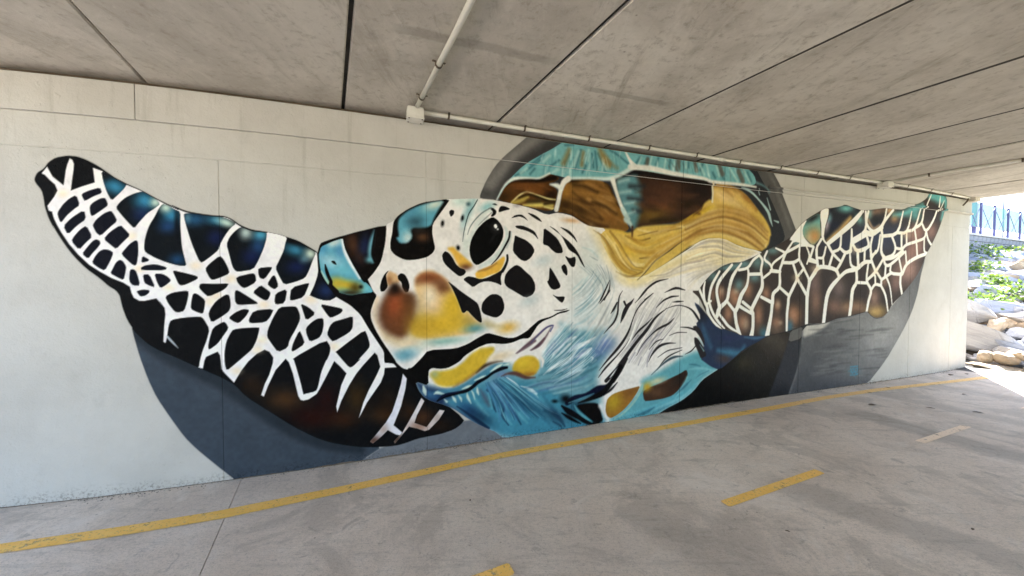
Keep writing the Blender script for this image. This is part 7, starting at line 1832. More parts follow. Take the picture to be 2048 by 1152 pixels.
s 248,244,238 1 fr 8 11626 2036 22 11530 1920 20
s 248,244,238 1 fr 8 11648 1730 24 11789 1598 26
s 248,244,238 1 fr 8 11887 1829 23 11875 1659 25
s 248,244,238 1 fr 8 12017 1831 21 12023 1706 25 12312 1683 28
s 248,244,238 1 fr 8 12216 1964 22 12316 1704 24
s 248,244,238 1 fr 8 12397 2050 20 12432 1850 22
s 248,244,238 1 fr 8 12033 1706 27 11885 1640 26 11789 1592 25 11773 1513 26 11637 1525 24 11545 1448 24
s 248,244,238 1 fr 8 11454 1835 20 11426 1591 25 11536 1436 28 11485 1275 28 11445 1108 24
s 248,244,238 1 fr 7 11181 1755 30 11188 1562 30 11103 1445 36 11075 1224 35 11045 1055 32
s 248,244,238 1 fr 8 11189 1556 25 11437 1547 24
s 248,244,238 1 fr 7 10797 1626 29 10630 1495 38 10534 1337 37 10476 971 34
s 248,244,238 1 fr 7 10166 1575 29 10127 1376 29 10120 981 29
s 248,244,238 1 fr 8 11773 1513 25 11898 1353 23 11972 1104 16
s 248,244,238 1 fr 8 11915 1634 23 12012 1475 17 12075 1208 10
s 248,244,238 1 fr 8 11436 1591 22 11612 1676 20 11637 1531 21
s 248,244,238 1 fr 7 11389 2290 24 11448 2106 28 11193 2030 30 11067 2147 26
s 248,244,238 1 fr 7 11057 2140 30 11369 2270 31
s 248,244,238 1 fr 7 11203 2033 28 11222 1796 24
s 248,244,238 1 fr 8 11366 2077 22 11363 1878 22
s 248,244,238 1 fr 8 11547 2283 24 11501 2108 24 11529 1948 27
s 248,244,238 1 fr 8 11730 2284 21 11674 2052 23 11528 1968 23
s 248,244,238 1 fr 8 11785 2272 28 11762 2034 28 11866 1934 30
s 248,244,238 1 fr 8 11866 1934 28 12066 1993 26 12122 2119 24 12019 2288 26
s 248,244,238 1 fr 8 11866 1920 28 12079 1948 28 12319 2065 26
s 248,244,238 1 fr 8 12276 2327 26 12286 2110 26
s 248,244,238 1 fr 8 11213 2033 22 11459 2100 23
g 240,216,190 0.48 fr 11131 2044 105 3 2 -58
g 240,216,190 0.48 fr 12414 2318 125 5 3 -62
g 240,216,190 0.48 fr 10277 1747 95 1 2 -55
g 240,216,190 0.48 fr 11623 1720 112 1 2 -60
g 240,216,190 0.48 fr 9905 1623 81 0 1 -48
s 40,38,42 0.7 - 6 9352 839 2 9802 889 3 10035 940 3 10041 944 3 10480 965 3 10766 1028 3 11046 1049 3 11445 1108 4 11542 1050 3 11677 998 4 11872 1016 3
'''
# ------------------------------------------------------------------ ground, path
def disc(r, z, n=48):
    return [(r*math.cos(2*math.pi*i/n), r*math.sin(2*math.pi*i/n), z) for i in range(n)]
g = MB(); g.add(disc(900, -.12), [tuple(range(48))]); tag(g.obj('ground', M_GRASS), kind='structure')
pb = MB(); cs = [-16, 16]; q = [dk(-14.1, -10.2), dk(9.9, -10.2), dk(9.9, 9.0), dk(-14.1, 9.0)]
pb.add([(x, y, -.05) for x, y in q]+[(x, y, -.11) for x, y in q], [(0, 1, 2, 3), (7, 6, 5, 4), (0, 4, 5, 1), (1, 5, 6, 2), (2, 6, 7, 3), (3, 7, 4, 0)])
path = tag(pb.obj('path', M_SOIL), kind='structure')
JC = [-14.0, -9.45, -5.05, -.64, 3.77, 8.2, 9.95, 17.0]
rng = random.Random(11)
SL = [(a, b, -10, 8.8, M_FLOOR) for a, b in zip(JC[:5], JC[1:6])]+[(8.2, 9.95, 1.2, 8.8, M_FLOOR), (8.2, 9.95, -10, 1.2, M_ASPH), (9.95, 17., -1.2, 5., M_ASPH)]  # dark asphalt slabs put in to cut sun bounce onto the wall end
for c0, c1, lo, hi, mt in SL:
    s_ = MB(); vs = []
    for zz in (0, -.06):
        for c, a in ((c0+.0016, lo+.002), (c1-.0016, lo+.002), (c1-.0016, hi-.002), (c0+.0016, hi-.002)): vs.append((*dk(c, a), zz))
    s_.add(vs, [(0, 1, 2, 3), (7, 6, 5, 4), (0, 4, 5, 1), (1, 5, 6, 2), (2, 6, 7, 3), (3, 7, 4, 0)])
    s_.obj('slab', mt, path, bevel=.002, seg=1)
# painted edge line (centre line in plan) and dashes
ed = [((-5.5, 1.42), (-5.46, 1.33)), ((-4.2, 1.76), (-4.15, 1.67)), ((-3.08, 2.16), (-3.02, 2.07)), ((-2.5, 2.32), (-2.42, 2.235)), ((-2.01, 2.48), (-1.94, 2.39)), ((-1.26, 2.8), (-1.21, 2.71)), ((-.11, 3.32), (-.07, 3.23)), ((.8, 3.66), (.84, 3.57)), ((1.74, 3.99), (1.77, 3.90)), ((3.24, 4.56), (3.27, 4.46)), ((4.2, 4.94), (4.24, 4.85)), ((5.3, 5.31), (5.33, 5.21)), ((6.6, 5.66), (6.63, 5.57)), ((7.86, 6.02), (7.89, 5.92)), ((9.0, 6.15), (9.0, 6.05))]
A = np.array([a for a, b in ed]); B = np.array([b for a, b in ed]); tt = np.linspace(0, len(ed)-1, 160); kk = np.arange(len(ed))
def sm(a): return np.interp(tt, kk, a)
ln = MB(); vs = []; fs = []
for i in range(160):
    vs += [(sm(A[:, 0])[i], sm(A[:, 1])[i], .004), (sm(B[:, 0])[i], sm(B[:, 1])[i], .004)]
    if i: fs.append((2*i-2, 2*i-1, 2*i+1, 2*i))
ln.add(vs, fs); ln.obj('edge_line', M_LINE, path)
def dash(p0, p1, wd=.085):
    p0, p1 = Vector(p0), Vector(p1); t = (p1-p0).normalized(); n = Vector((-t.y, t.x)); pts = []
    for e, dr in ((p0, -1), (p1, 1)):
        for k in ((-1, 1) if dr < 0 else (1, -1)):
            pts += [e+n*k*wd/2-t*dr*(.02)] if False else [e+n*k*wd/2]
    m = MB(); m.add([(q.x, q.y, .004) for q in (p0-n*wd/2, p1-n*wd/2, p1+n*wd/2, p0+n*wd/2)], [(0, 1, 2, 3)])
    me = m.mesh('dash', M_LINE); bm = bmesh.new(); bm.from_mesh(me); bmesh.ops.bevel(bm, geom=list(bm.verts), offset=.007, segments=2, affect='VERTICES'); bm.to_mesh(me); bm.free()
    link('centre_dash', me, path)
dash((1.515, 2.56), (2.565, 3.005), .075); dash((4.01, 3.555), (4.965, 3.95), .07); dash((-1.03, 1.505), (.0, 1.98), .085); dash((6.33, 4.47), (7.3, 4.9), .07); dash((2.78, 1.98), (3.0, 1.86), .07) if False else None
dash((-3.2, .6), (-2.2, 1.0), .08)
# ------------------------------------------------------------------ abutment wall
awall = empty('abutment_wall', (*[float(v) for v in wall(6.)], 0), label='long pale painted concrete abutment wall covered by the sea turtle mural', cat='wall')
JL = [S0, -2.9, -1.4, .15, 1.70, 3.285, 4.86, 6.38, 7.868, 8.533, 9.97, 11.283, 12.546, 13.841, SMAX]
JM = [S0, -1.4, 1.70, 4.86, 7.868, 9.97, 12.546, SMAX]; JT = [S0, -.9, 2.784, 6.4, 10.0, 13.6, SMAX]
ZA, ZB, ZT = 2.52, 2.762, 3.018; STEP = .018
def panel(s0, s1, z0, z1, f, b=-.05, ch=.003):
    st = [s0, s0+ch]+list(np.linspace(s0, s1, max(2, int((s1-s0)/.12)))[1:-1])+[s1-ch, s1]; m = MB(); vs = []; fs = []
    for i, s_ in enumerate(st):
        ff = f-ch if i in (0, len(st)-1) else f
        for o, z in ((b, z0), (ff-ch, z0), (ff, z0+ch), (ff, z1-ch), (ff-ch, z1), (b, z1)):
            x, y = wall(s_, o); vs.append((x, y, z))
        if i:
            k = 6*(i-1)
            for j in range(6): fs.append((k+j, k+(j+1) % 6, k+6+(j+1) % 6, k+6+j))
    n = 6*(len(st)-1); fs += [tuple(range(6)), tuple(range(n+5, n-1, -1))]
    m.add(vs, fs); return m.obj('panel', M_PAINT, awall)
G_ = .0022
for J, z0, z1, f in ((JL, -.06, ZA-.0025, 0), (JM, ZA+.0025, ZB-.002, .0), (JT, ZB, ZT, STEP)):
    for a, b in zip(J[:-1], J[1:]): panel(a+(G_ if a > S0 else 0), b-(G_ if b < SMAX else 0), z0, z1, f)
m = MB(); st = np.linspace(S0, SMAX-.03, 60); vs = []; fs = []
for i, s_ in enumerate(st):
    for o, z in ((-.9, -.06), (-.013, -.06), (-.013, 3.0), (-.05, 3.06), (-.9, 3.06)):
        x, y = wall(s_, o); vs.append((x, y, z))
    if i:
        k = 5*(i-1)
        for j in range(5): fs.append((k+j, k+(j+1) % 5, k+5+(j+1) % 5, k+5+j))
fs += [tuple(range(5)), tuple(range(299, 294, -1))]; m.add(vs, fs); m.obj('core', M_CORE, awall)
m = MB(); vs = []; fs = []
for i, s_ in enumerate(st):
    for z in (-.06, 2.99): vs.append((*wall(s_, -.004), z))
    if i: fs.append((2*i-2, 2*i, 2*i+1, 2*i-1))
m.add(vs, fs); m.obj('joint_filler', M_PAINT, awall)
m = MB(); vs = []; fs = []; _r7 = random.Random(7)
for i, s_ in enumerate(np.linspace(S0, SMAX, 420)):
    hh_ = .004+.007*_r7.random()*max(0, math.sin(s_*1.7)+.9); vs += [(*wall(s_, .0045), .0005), (*wall(s_, .0025), hh_)]
    if i: fs.append((2*i-2, 2*i, 2*i+1, 2*i-1))
m.add(vs, fs); m.obj('base_sealant', M_CORE, awall)
# return of the wall end and the fill behind it
xe, ye = [float(v) for v in wall(SMAX, -.02)]; xr, yr = xe+D[0]*2.6, ye+D[1]*2.6
m = MB(); pl = [(xe-.02, ye), (xe-.5, ye-.17+.2), (xr-.5, yr-.1), (xr-.02, yr)]
m.add([(x, y, z) for z in (-.06, 3.055) for x, y in pl], [(3, 2, 1, 0), (4, 5, 6, 7), (0, 1, 5, 4), (1, 2, 6, 5), (2, 3, 7, 6), (3, 0, 4, 7)]); m.obj('return_wall', M_PAINT, awall)
m = MB(); pl = [wall(S0, -.95), wall(0, -.95), wall(6, -.95), wall(11, -.95), (xr-.6, yr-1.5), (xr-.6, yr-.05), (xr-10, yr+5), (-12, 12)]; pl = [tuple(map(float, q)) for q in pl]; k = len(pl)
m.add([(x, y, -.1) for x, y in pl]+[(x, y, 3.0) for x, y in pl], [tuple(range(k, 2*k)), tuple(reversed(range(k)))]+[(i, (i+1) % k, k+(i+1) % k, k+i) for i in range(k)]); tag(m.obj('embankment_fill', M_SOIL), kind='structure')
# ------------------------------------------------------------------ the mural: layers of paint evaluated on the wall grid
def sstep(t): t = np.clip(t, 0, 1); return t*t*(3-2*t)
def density():
    # column spacing follows how finely the wall is painted: fine brushwork near the left flipper, broader strokes further along
    s_ = [2.0]
    while s_[-1] < SMAX-.02: s_.append(s_[-1]+float(np.interp(s_[-1], [2, 5, 7, 9, 12, 14.5], [.0042, .0046, .0062, .0085, .0125, .016])))
    return s_
cols_ = density()
for J in (JL, JM, JT):
    for j in J[1:-1]:
        hw_ = .003 if j < 7 else .008
        if j > 2: cols_ = [c for c in cols_ if abs(c-j) > hw_+.002]+[j-hw_, j, j+hw_]
CS = np.array(sorted(cols_))
rows_ = list(np.arange(.0, ZT-.004, .0058))+[ZT-.003]
for j in (ZA, ZB): rows_ = [r for r in rows_ if abs(r-j) > .005]+[j-.0035, j, j+.0035]
RZ = np.array(sorted(rows_)); NC, NR = len(CS), len(RZ)
IMG = np.zeros((NR, NC, 3), np.float32); COV = np.zeros((NR, NC), np.float32); PID = np.full((NR, NC), -1, np.int8); MASK = {}
X_, Y_ = CS*1000, RZ*1000                      # millimetres along and up the wall
def win(x0, x1, y0, y1):
    a, b = np.searchsorted(X_, [x0, x1]); c, d = np.searchsorted(Y_, [y0, y1]); return max(a-1, 0), min(b+1, NC), max(c-1, 0), min(d+1, NR)
def chaikin(q):
    n = np.roll(q, -1, 0); return np.stack([q*.8+n*.2, q*.2+n*.8], 1).reshape(-1, 2)
def paint(w_, m_, c, pid):
    a, b, cc, d = w_; I = IMG[cc:d, a:b]; m3 = m_[..., None]; cl = np.array(c, np.float32)
    cv = COV[cc:d, a:b]; nc = m_+cv*(1-m_)
    k = np.where(nc > 1e-4, m_/np.maximum(nc, 1e-4), 0)[..., None]
    I[:] = I*(1-k)+cl*k; cv[:] = nc
    PID[cc:d, a:b][m_ > .5] = pid
def poly_cov(q, soft):
    x0, y0 = q.min(0)-soft; x1, y1 = q.max(0)+soft; w_ = win(x0, x1, y0, y1); a, b, c, d = w_
    if b <= a or d <= c: return None
    xs, ys = X_[a:b], Y_[c:d]; par = np.zeros((d-c, b-a), bool); dist = np.full((d-c, b-a), soft*2., np.float32)
    n = np.roll(q, -1, 0)
    for (ax, ay), (bx, by) in zip(q, n):
        lo, hi = (ay, by) if ay < by else (by, ay)
        i0, i1 = np.searchsorted(ys, [lo, hi], side='left')
        if i1 > i0:
            xc = ax+(ys[i0:i1]-ay)/(by-ay)*(bx-ax); par[i0:i1] ^= xs[None] < xc[:, None]
        u0, u1 = np.searchsorted(xs, [min(ax, bx)-soft, max(ax, bx)+soft]); v0, v1 = np.searchsorted(ys, [lo-soft, hi+soft])
        if u1 > u0 and v1 > v0:
            gx, gy = xs[None, u0:u1]-ax, ys[v0:v1, None]-ay; dx, dy = bx-ax, by-ay; l2 = dx*dx+dy*dy+1e-9
            t = np.clip((gx*dx+gy*dy)/l2, 0, 1); dd = np.hypot(gx-t*dx, gy-t*dy); sub = dist[v0:v1, u0:u1]; np.minimum(sub, dd, out=sub)
    sd_ = np.where(par, dist, -dist); return w_, sstep(.5+sd_/(2*soft)*1.0)
def stroke_cov(q, soft):
    p, r = q[:, :2], q[:, 2]; e = r.max()+soft; x0, y0 = p.min(0)-e; x1, y1 = p.max(0)+e; w_ = win(x0, x1, y0, y1); a, b, c, d = w_
    if b <= a or d <= c: return None
    xs, ys = X_[a:b], Y_[c:d]; cov = np.zeros((d-c, b-a), np.float32)
    for i in range(len(p)-1):
        ax, ay = p[i]; bx, by = p[i+1]; e = max(r[i], r[i+1])+soft
        u0, u1 = np.searchsorted(xs, [min(ax, bx)-e, max(ax, bx)+e]); v0, v1 = np.searchsorted(ys, [min(ay, by)-e, max(ay, by)+e])
        if u1 <= u0 or v1 <= v0: continue
        gx, gy = xs[None, u0:u1]-ax, ys[v0:v1, None]-ay; dx, dy = bx-ax, by-ay; l2 = dx*dx+dy*dy+1e-9
        t = np.clip((gx*dx+gy*dy)/l2, 0, 1); dd = np.hypot(gx-t*dx, gy-t*dy); rr = r[i]+(r[i+1]-r[i])*t
        sub = cov[v0:v1, u0:u1]; np.maximum(sub, sstep(.5+(rr-dd)/(2*soft)), out=sub)
    return w_, cov
def smooth_line(q):
    # Catmull-Rom through the stroke points
    if len(q) < 3: return q
    e = np.vstack([2*q[0]-q[1], q, 2*q[-1]-q[-2]]); o = []
    for i in range(1, len(e)-2):
        for t in (0, .33, .67): o.append(.5*(2*e[i]+(e[i+1]-e[i-1])*t+(2*e[i-1]-5*e[i]+4*e[i+1]-e[i+2])*t*t+(3*e[i]-e[i-1]-3*e[i+1]+e[i+2])*t**3))
    o.append(q[-1]); o = np.array(o); o[:, 2] = np.maximum(o[:, 2], .5); return o
PN = []; pid = 0
for ln_ in MURAL.strip().split('\n'):
    if ln_[0] == '@': PN.append(ln_[1:]); pid = len(PN)-1; continue
    f = ln_.split(); colr = [float(v) for v in f[1].split(',')]; al = float(f[2]); clip = f[3]
    if f[0] == 'g':
        cx, cy, ux, uy, vx, vy = map(float, f[4:]); ex, ey = 2.06*math.hypot(ux, vx), 2.06*math.hypot(uy, vy)
        w_ = win(cx-ex, cx+ex, cy-ey, cy+ey); a, b, c, d = w_
        if b <= a or d <= c: continue
        det = ux*vy-uy*vx; gx, gy = X_[None, a:b]-cx, Y_[c:d, None]-cy
        p_, q_ = (gx*vy-gy*vx)/det, (gy*ux-gx*uy)/det; r2 = p_*p_+q_*q_
        cov = (np.exp(-.85*r2)*sstep((4.2-r2)/2.2)).astype(np.float32)
    else:
        soft = max(float(f[4]), 4.); 
        if f[0] == 'p':
            q = np.array(list(map(float, f[7:]))).reshape(-1, 2)
            if f[6] == '1': q = chaikin(q)
            rs = poly_cov(q, soft)
        else: rs = stroke_cov(smooth_line(np.array(list(map(float, f[5:]))).reshape(-1, 3)), soft)
        if rs is None: continue
        w_, cov = rs
        if f[0] == 'p' and f[5] != '-':
            mk = np.zeros((NR, NC), np.float32); a, b, c, d = w_; mk[c:d, a:b] = cov; MASK[f[5]] = mk
    a, b, c, d = w_; cov = cov*al
    if clip != '-': cov = cov*MASK[clip][c:d, a:b]
    paint(w_, cov, colr, pid)
MASK.clear()
# brushed and sprayed unevenness of the paint itself
_rs = np.random.RandomState(3)
def lowf(n, m): 
    g_ = _rs.rand(n+1, m+1); yy = np.linspace(0, n-1e-3, NR); xx = np.interp(CS, [CS[0], CS[-1]], [0, m-1e-3]); i, j = yy.astype(int), xx.astype(int); u, v = (yy-i)[:, None], (xx-j)[None]
    return (g_[np.ix_(i, j)]*(1-u)*(1-v)+g_[np.ix_(i+1, j)]*u*(1-v)+g_[np.ix_(i, j+1)]*(1-u)*v+g_[np.ix_(i+1, j+1)]*u*v)
_var = 1+.14*(lowf(30, 120)-.5)+.16*(lowf(130, 560)-.5)
LINC = np.clip(IMG/255., 0, 1); LINC = np.where(LINC <= .04045, LINC/12.92, ((LINC+.055)/1.055)**2.4)*_var[..., None]
LINC = LINC**1.12*1.0                                  # paint as laid: full blacks, strong colours
_lum = LINC.mean(2, keepdims=True); LINC = np.clip(_lum+(LINC-_lum)*.93, 0, 1)
_g = np.interp(CS, [7, 9.5, 12, 14.5], [1, .92, .80, .68])[None, :, None]; LINC = LINC*(_g+(1-_g)*np.clip(_lum*1.35, 0, 1))   # dark colours lowered towards the far end, offsetting its brighter light
LINC = np.clip(LINC, .0022, .86)
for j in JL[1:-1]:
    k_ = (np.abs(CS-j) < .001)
    if k_.any(): LINC[:, k_] *= .30; COV[:, k_] = np.where(COV[:, k_] > 0, 1, 0)  # crack shading and joint dirt painted into the mural colour
def relief(S_, Z_):
    o = np.full(S_.shape, .0014)
    up = Z_ > ZB+.001; o[up] += STEP; o[(Z_ > ZB-.0011) & ~up] += STEP*.5
    for J, lo, hi in ((JL, -1, ZA), (JM, ZA, ZB), (JT, ZB+.001, 9)):
        for j in J[1:-1]: o[(np.abs(S_-j) < .001) & (Z_ > lo) & (Z_ <= hi)] -= .003
    o[np.abs(Z_-ZA) < .001] -= .003
    return o
GS, GZ = np.meshgrid(CS, RZ); OFF = relief(GS, GZ); WXg, WYg = wall(GS.ravel(), OFF.ravel()); CO = np.stack([WXg, WYg, GZ.ravel()], 1)
GROUP = {'backdrop': 0, 'shell': 1, 'flipper': 2, 'headblack': 3, 'head': 3, 'body_hollow': 3, 'head2': 3, 'flipper_right': 4}
gp = np.array([GROUP[n] for n in PN]); VG = np.where(PID >= 0, gp[np.maximum(PID, 0)], -1)
C4 = (COV[:-1, :-1] > .004) | (COV[1:, :-1] > .004) | (COV[:-1, 1:] > .004) | (COV[1:, 1:] > .004)
QG = np.maximum(np.maximum(VG[:-1, :-1], VG[1:, 1:]), np.maximum(VG[1:, :-1], VG[:-1, 1:])); QG[QG < 0] = 0
idx = np.arange(NR*NC).reshape(NR, NC)
def mural_mesh(name, sel):
    ii, jj = np.where(sel); quads = np.stack([idx[ii, jj], idx[ii, jj+1], idx[ii+1, jj+1], idx[ii+1, jj]], 1)
    us, inv = np.unique(quads.ravel(), return_inverse=True); nv, nf = len(us), len(quads)
    me = bpy.data.meshes.new(name); me.vertices.add(nv); me.vertices.foreach_set('co', CO[us].astype(np.float32).ravel())
    me.loops.add(nf*4); me.loops.foreach_set('vertex_index', inv.astype(np.int32).ravel()); me.polygons.add(nf); me.polygons.foreach_set('loop_start', np.arange(0, nf*4, 4, dtype=np.int32))
    me.update(); me.validate()
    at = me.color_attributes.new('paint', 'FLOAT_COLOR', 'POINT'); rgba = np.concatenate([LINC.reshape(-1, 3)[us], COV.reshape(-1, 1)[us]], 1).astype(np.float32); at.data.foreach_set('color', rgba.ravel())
    me.materials.append(M_MURAL); return me
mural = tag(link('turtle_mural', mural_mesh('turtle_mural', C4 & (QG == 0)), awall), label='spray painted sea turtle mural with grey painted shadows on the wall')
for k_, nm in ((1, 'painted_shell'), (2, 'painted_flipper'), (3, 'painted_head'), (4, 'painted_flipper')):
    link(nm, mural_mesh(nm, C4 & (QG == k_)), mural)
def mural_at(s_, z):
    j = int(np.clip(np.searchsorted(CS, s_), 0, NC-1)); i = int(np.clip(np.searchsorted(RZ, z), 0, NR-1)); return (*LINC[i, j], COV[i, j])
# thin conduit painted over together with the wall
rs_ = np.linspace(9.3, SMAX-.005, 260); rz = np.interp(rs_, [9.08, 11.7, 14.3], [2.822, 2.801, 2.783]); pts = [(*wall(s_, STEP+.010), z) for s_, z in zip(rs_, rz)]
tb = MB().tube(pts, .017, 10); me = tb.mesh('painted_pipe', M_MURAL, smooth=True)
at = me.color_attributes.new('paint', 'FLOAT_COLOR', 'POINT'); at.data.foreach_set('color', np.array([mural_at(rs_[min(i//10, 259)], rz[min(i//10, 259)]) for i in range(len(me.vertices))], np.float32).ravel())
link('painted_pipe', me, awall)
# ------------------------------------------------------------------ bridge deck of precast planks
M_GAP = mat_simple('joint_mastic', (.03, .027, .024, 1), (.06, .052, .045, 1), 8, .9, obj=False)
deck = empty('bridge_deck', (*[float(v) for v in dk(1, 2)], 3.06), label='grey concrete bridge deck of parallel planks roofing the underpass', cat='bridge deck')
PC = [-3.87, -2.55, -1.215, .122, 1.436, 2.763, 4.11, 5.343, 6.59, 7.807, 9.10, 10.55]
rng = random.Random(5)
def plank(c0, c1, z, a0=-4.8, a1=7.8, h=.48):
    ch = .010 if c0 < 1 else .004; m = MB(); sec = [(c0, z+h), (c0, z+ch), (c0+ch, z), (c1-ch, z), (c1, z+ch), (c1, z+h)]; st = [a0, -3, -1, 1.5, 5, a1]; vs = []; fs = []
    for i, a in enumerate(st):
        for c, zz in sec: vs.append((*dk(c, a), zz))
        if i:
            k = 6*(i-1)
            for j in range(6): fs.append((k+j, k+(j+1) % 6, k+6+(j+1) % 6, k+6+j))
    fs += [tuple(range(6)), tuple(range(35, 29, -1))]; m.add(vs, fs); return m.obj('plank', M_SOFF, deck)
for i in range(len(PC)-1):
    gp_ = lambda k: .009 if k < 3 else (.013 if k < 6 else .022)
    plank(PC[i]+gp_(i), PC[i+1]-gp_(i+1), 3.062+{0: .0, 1: .012, 2: .0, 3: .008}.get(i, rng.choice((0, .004, .008))))
for c in PC[1:-1]:
    m = MB(); q = [dk(c-.045, -4.7), dk(c+.045, -4.7), dk(c+.045, 7.7), dk(c-.045, 7.7)]
    m.add([(x, y, z) for z in (3.092 if c < 2 else 3.0735, 3.35) for x, y in q], [(3, 2, 1, 0), (4, 5, 6, 7), (0, 1, 5, 4), (1, 2, 6, 5), (2, 3, 7, 6), (3, 0, 4, 7)]); m.obj('joint_filler', M_GAP, deck)
m = MB(); q = [dk(-3.95, -5.0), dk(10.7, -5.0), dk(10.7, 7.9), dk(-3.95, 7.9)]
m.add([(x, y, z) for z in (3.53, 3.75) for x, y in q], [(3, 2, 1, 0), (4, 5, 6, 7), (0, 1, 5, 4), (1, 2, 6, 5), (2, 3, 7, 6), (3, 0, 4, 7)]); m.obj('topping_slab', M_SOFF, deck)
for c in (10.62, -3.95):
    m = MB(); sg = 1 if c > 0 else -1; q = [dk(c-.05*sg, -5.0), dk(c+.14*sg, -5.0), dk(c+.14*sg, 7.9), dk(c-.05*sg, 7.9)]
    m.add([(x, y, z) for z in (3.10, 4.1) for x, y in q], [(3, 2, 1, 0), (4, 5, 6, 7), (0, 1, 5, 4), (1, 2, 6, 5), (2, 3, 7, 6), (3, 0, 4, 7)]); m.obj('edge_beam', M_SOFF, deck, bevel=.015, seg=1)
# far support of the deck, behind the viewer
for c in (-3.2, 1.2, 5.6, 9.9):
    x, y = [float(v) for v in dk(c, -4.2)]; o = empty('column', (x, y, -.12), label='round concrete column carrying the far edge of the deck', cat='column', group='columns under the far deck edge')
    MB().tube([(x, y, -.12), (x, y, 2.6)], .35, 24).obj('shaft', M_SOFF, o, smooth=True); MB().box((x, y, 2.83), (1.0, .8, .455), -AP).obj('head', M_SOFF, o, bevel=.02)
# mortar crumbs and drips along the bearing gap
# ------------------------------------------------------------------ conduits, junction boxes
CZ = 3.040; CR = .0185
def clip_at(p, t, parent, r=CR):
    t = Vector((t[0], t[1], 0)).normalized(); n = Vector((-t.y, t.x, 0)); m = MB(); arc = []
    for k in range(9):
        a = math.pi*k/8; arc.append(Vector(p)+n*math.cos(a)*(r+.003)-Vector((0, 0, 1))*math.sin(a)*(r+.003))
    arc = [Vector(p)+n*(r+.026)+Vector((0, 0, .0185)), Vector(p)+n*(r+.003)+Vector((0, 0, .016))]+arc+[Vector(p)-n*(r+.003)+Vector((0, 0, .016)), Vector(p)-n*(r+.026)+Vector((0, 0, .0185))]
    vs = []; fs = []
    for i, q in enumerate(arc):
        vs += [tuple(q-t*.009), tuple(q+t*.009)]
        if i: fs.append((2*i-2, 2*i, 2*i+1, 2*i-1))
    m.add(vs, fs); o = m.obj('saddle_clip', M_CLIP, parent); md = o.modifiers.new('s', 'SOLIDIFY'); md.thickness = .003; return o
def conduit(pts, clips, label, couplers=()):
    root = empty('conduit', (*pts[0][:2], CZ), label=label, cat='conduit', group='conduits under the deck'); P3 = [(x, y, CZ) for x, y in pts]
    MB().tube(P3, CR, 14).obj('pipe', M_PVC, root, smooth=True)
    seg = np.r_[0, np.cumsum([math.dist(a, b) for a, b in zip(pts[:-1], pts[1:])])]
    def at_(d): return np.array([np.interp(d, seg, [p[0] for p in pts]), np.interp(d, seg, [p[1] for p in pts])])
    for d in clips:
        if d < seg[-1]: a, b = at_(d), at_(d+.01); clip_at((*a, CZ), b-a, root)
    for d in couplers:
        a, b = at_(d-.035), at_(d+.035); MB().tube([(*a, CZ), (*b, CZ)], CR+.004, 14).obj('coupler', M_PVC, root, smooth=True)
    return root
def jbox(p, ang, sz, label):
    o = empty('junction_box', (p[0], p[1], CZ-.03), label=label, cat='junction box', group='junction boxes under the deck')
    MB().box((p[0], p[1], 3.06-sz[2]/2-.012), (sz[0], sz[1], sz[2]), ang).obj('body', M_BOX, o, bevel=.006)
    ld = MB().box((p[0], p[1], 3.06-sz[2]-.018), (sz[0]+.008, sz[1]+.008, .014), ang).obj('lid', M_BOX, o, bevel=.004)
    for sx in (-1, 1):
        for sy in (-1, 1):
            x, y = sx*(sz[0]/2-.014), sy*(sz[1]/2-.014); c, s_ = math.cos(ang), math.sin(ang)
            MB().tube([(p[0]+x*c-y*s_, p[1]+x*s_+y*c, 3.06-sz[2]-.029), (p[0]+x*c-y*s_, p[1]+x*s_+y*c, 3.06-sz[2]-.02)], .006, 8).obj('screw', M_CLIP, ld)
    return o
WA = math.atan2(.36, .93)
main = [(-.77, 3.195), (-.524, 3.294), (.147, 3.554), (.828, 3.804), (1.529, 4.061), (2.194, 4.304), (2.821, 4.54), (3.543, 4.781), (4.185, 5.003), (4.795, 5.222), (5.50, 5.465)]
conduit(main, [.22, .95, 1.66, 2.42, 3.1, 3.8, 4.5, 5.2, 5.9], 'pale plastic conduit along the top of the mural between the two junction boxes', (1.2, 3.5, 5.0))
conduit([(5.62, 5.505), (6.4, 5.79), (7.1, 6.08), (7.80, 6.365), (8.08, 6.50)], [.5, 1.2, 1.9], 'short pale conduit from the second junction box to the open end of the wall', (1.5,))
conduit([(-.79, 3.08), (-.328, 2.162), (-.211, 1.922), (.25, .99), (1.6, -1.7)], [.165, .66, 1.4, 2.4], 'pale plastic conduit crossing the deck soffit above the path from the box', (2.0,))
conduit([(5.59, 5.38), (5.833, 4.904), (6.159, 4.433), (6.9, 2.95), (8.0, .75)], [.35, 1.1, 2.0], 'pale plastic conduit crossing the deck soffit near the open end')
jbox((-.828, 3.150), WA, (.135, .115, .085), 'square pale junction box above the turtle head joining two conduits')
jbox((5.56, 5.475), WA, (.15, .13, .07), 'flat pale junction box above the right flipper where a conduit branches')
# bracket and concrete corbel at the end of the wall
o = empty('corner_bracket', (7.98, 6.42, 2.98), label='small dark steel bracket under the conduit at the wall end', cat='bracket')
MB().tube([(8.02, 6.46, 3.02), (7.96, 6.43, 2.965), (7.92, 6.45, 2.90)], .012, 8).obj('arm', M_CLIP, o); MB().tube([(7.96, 6.43, 2.965), (8.10, 6.52, 3.03)], .009, 8).obj('stay', M_CLIP, o)
tag(MB().box((8.24, 6.60, 3.035), (.20, .17, .09), WA).obj('corbel_block', M_SOFF, bevel=.008), label='small concrete corbel block at the outer top corner of the wall', cat='corbel')
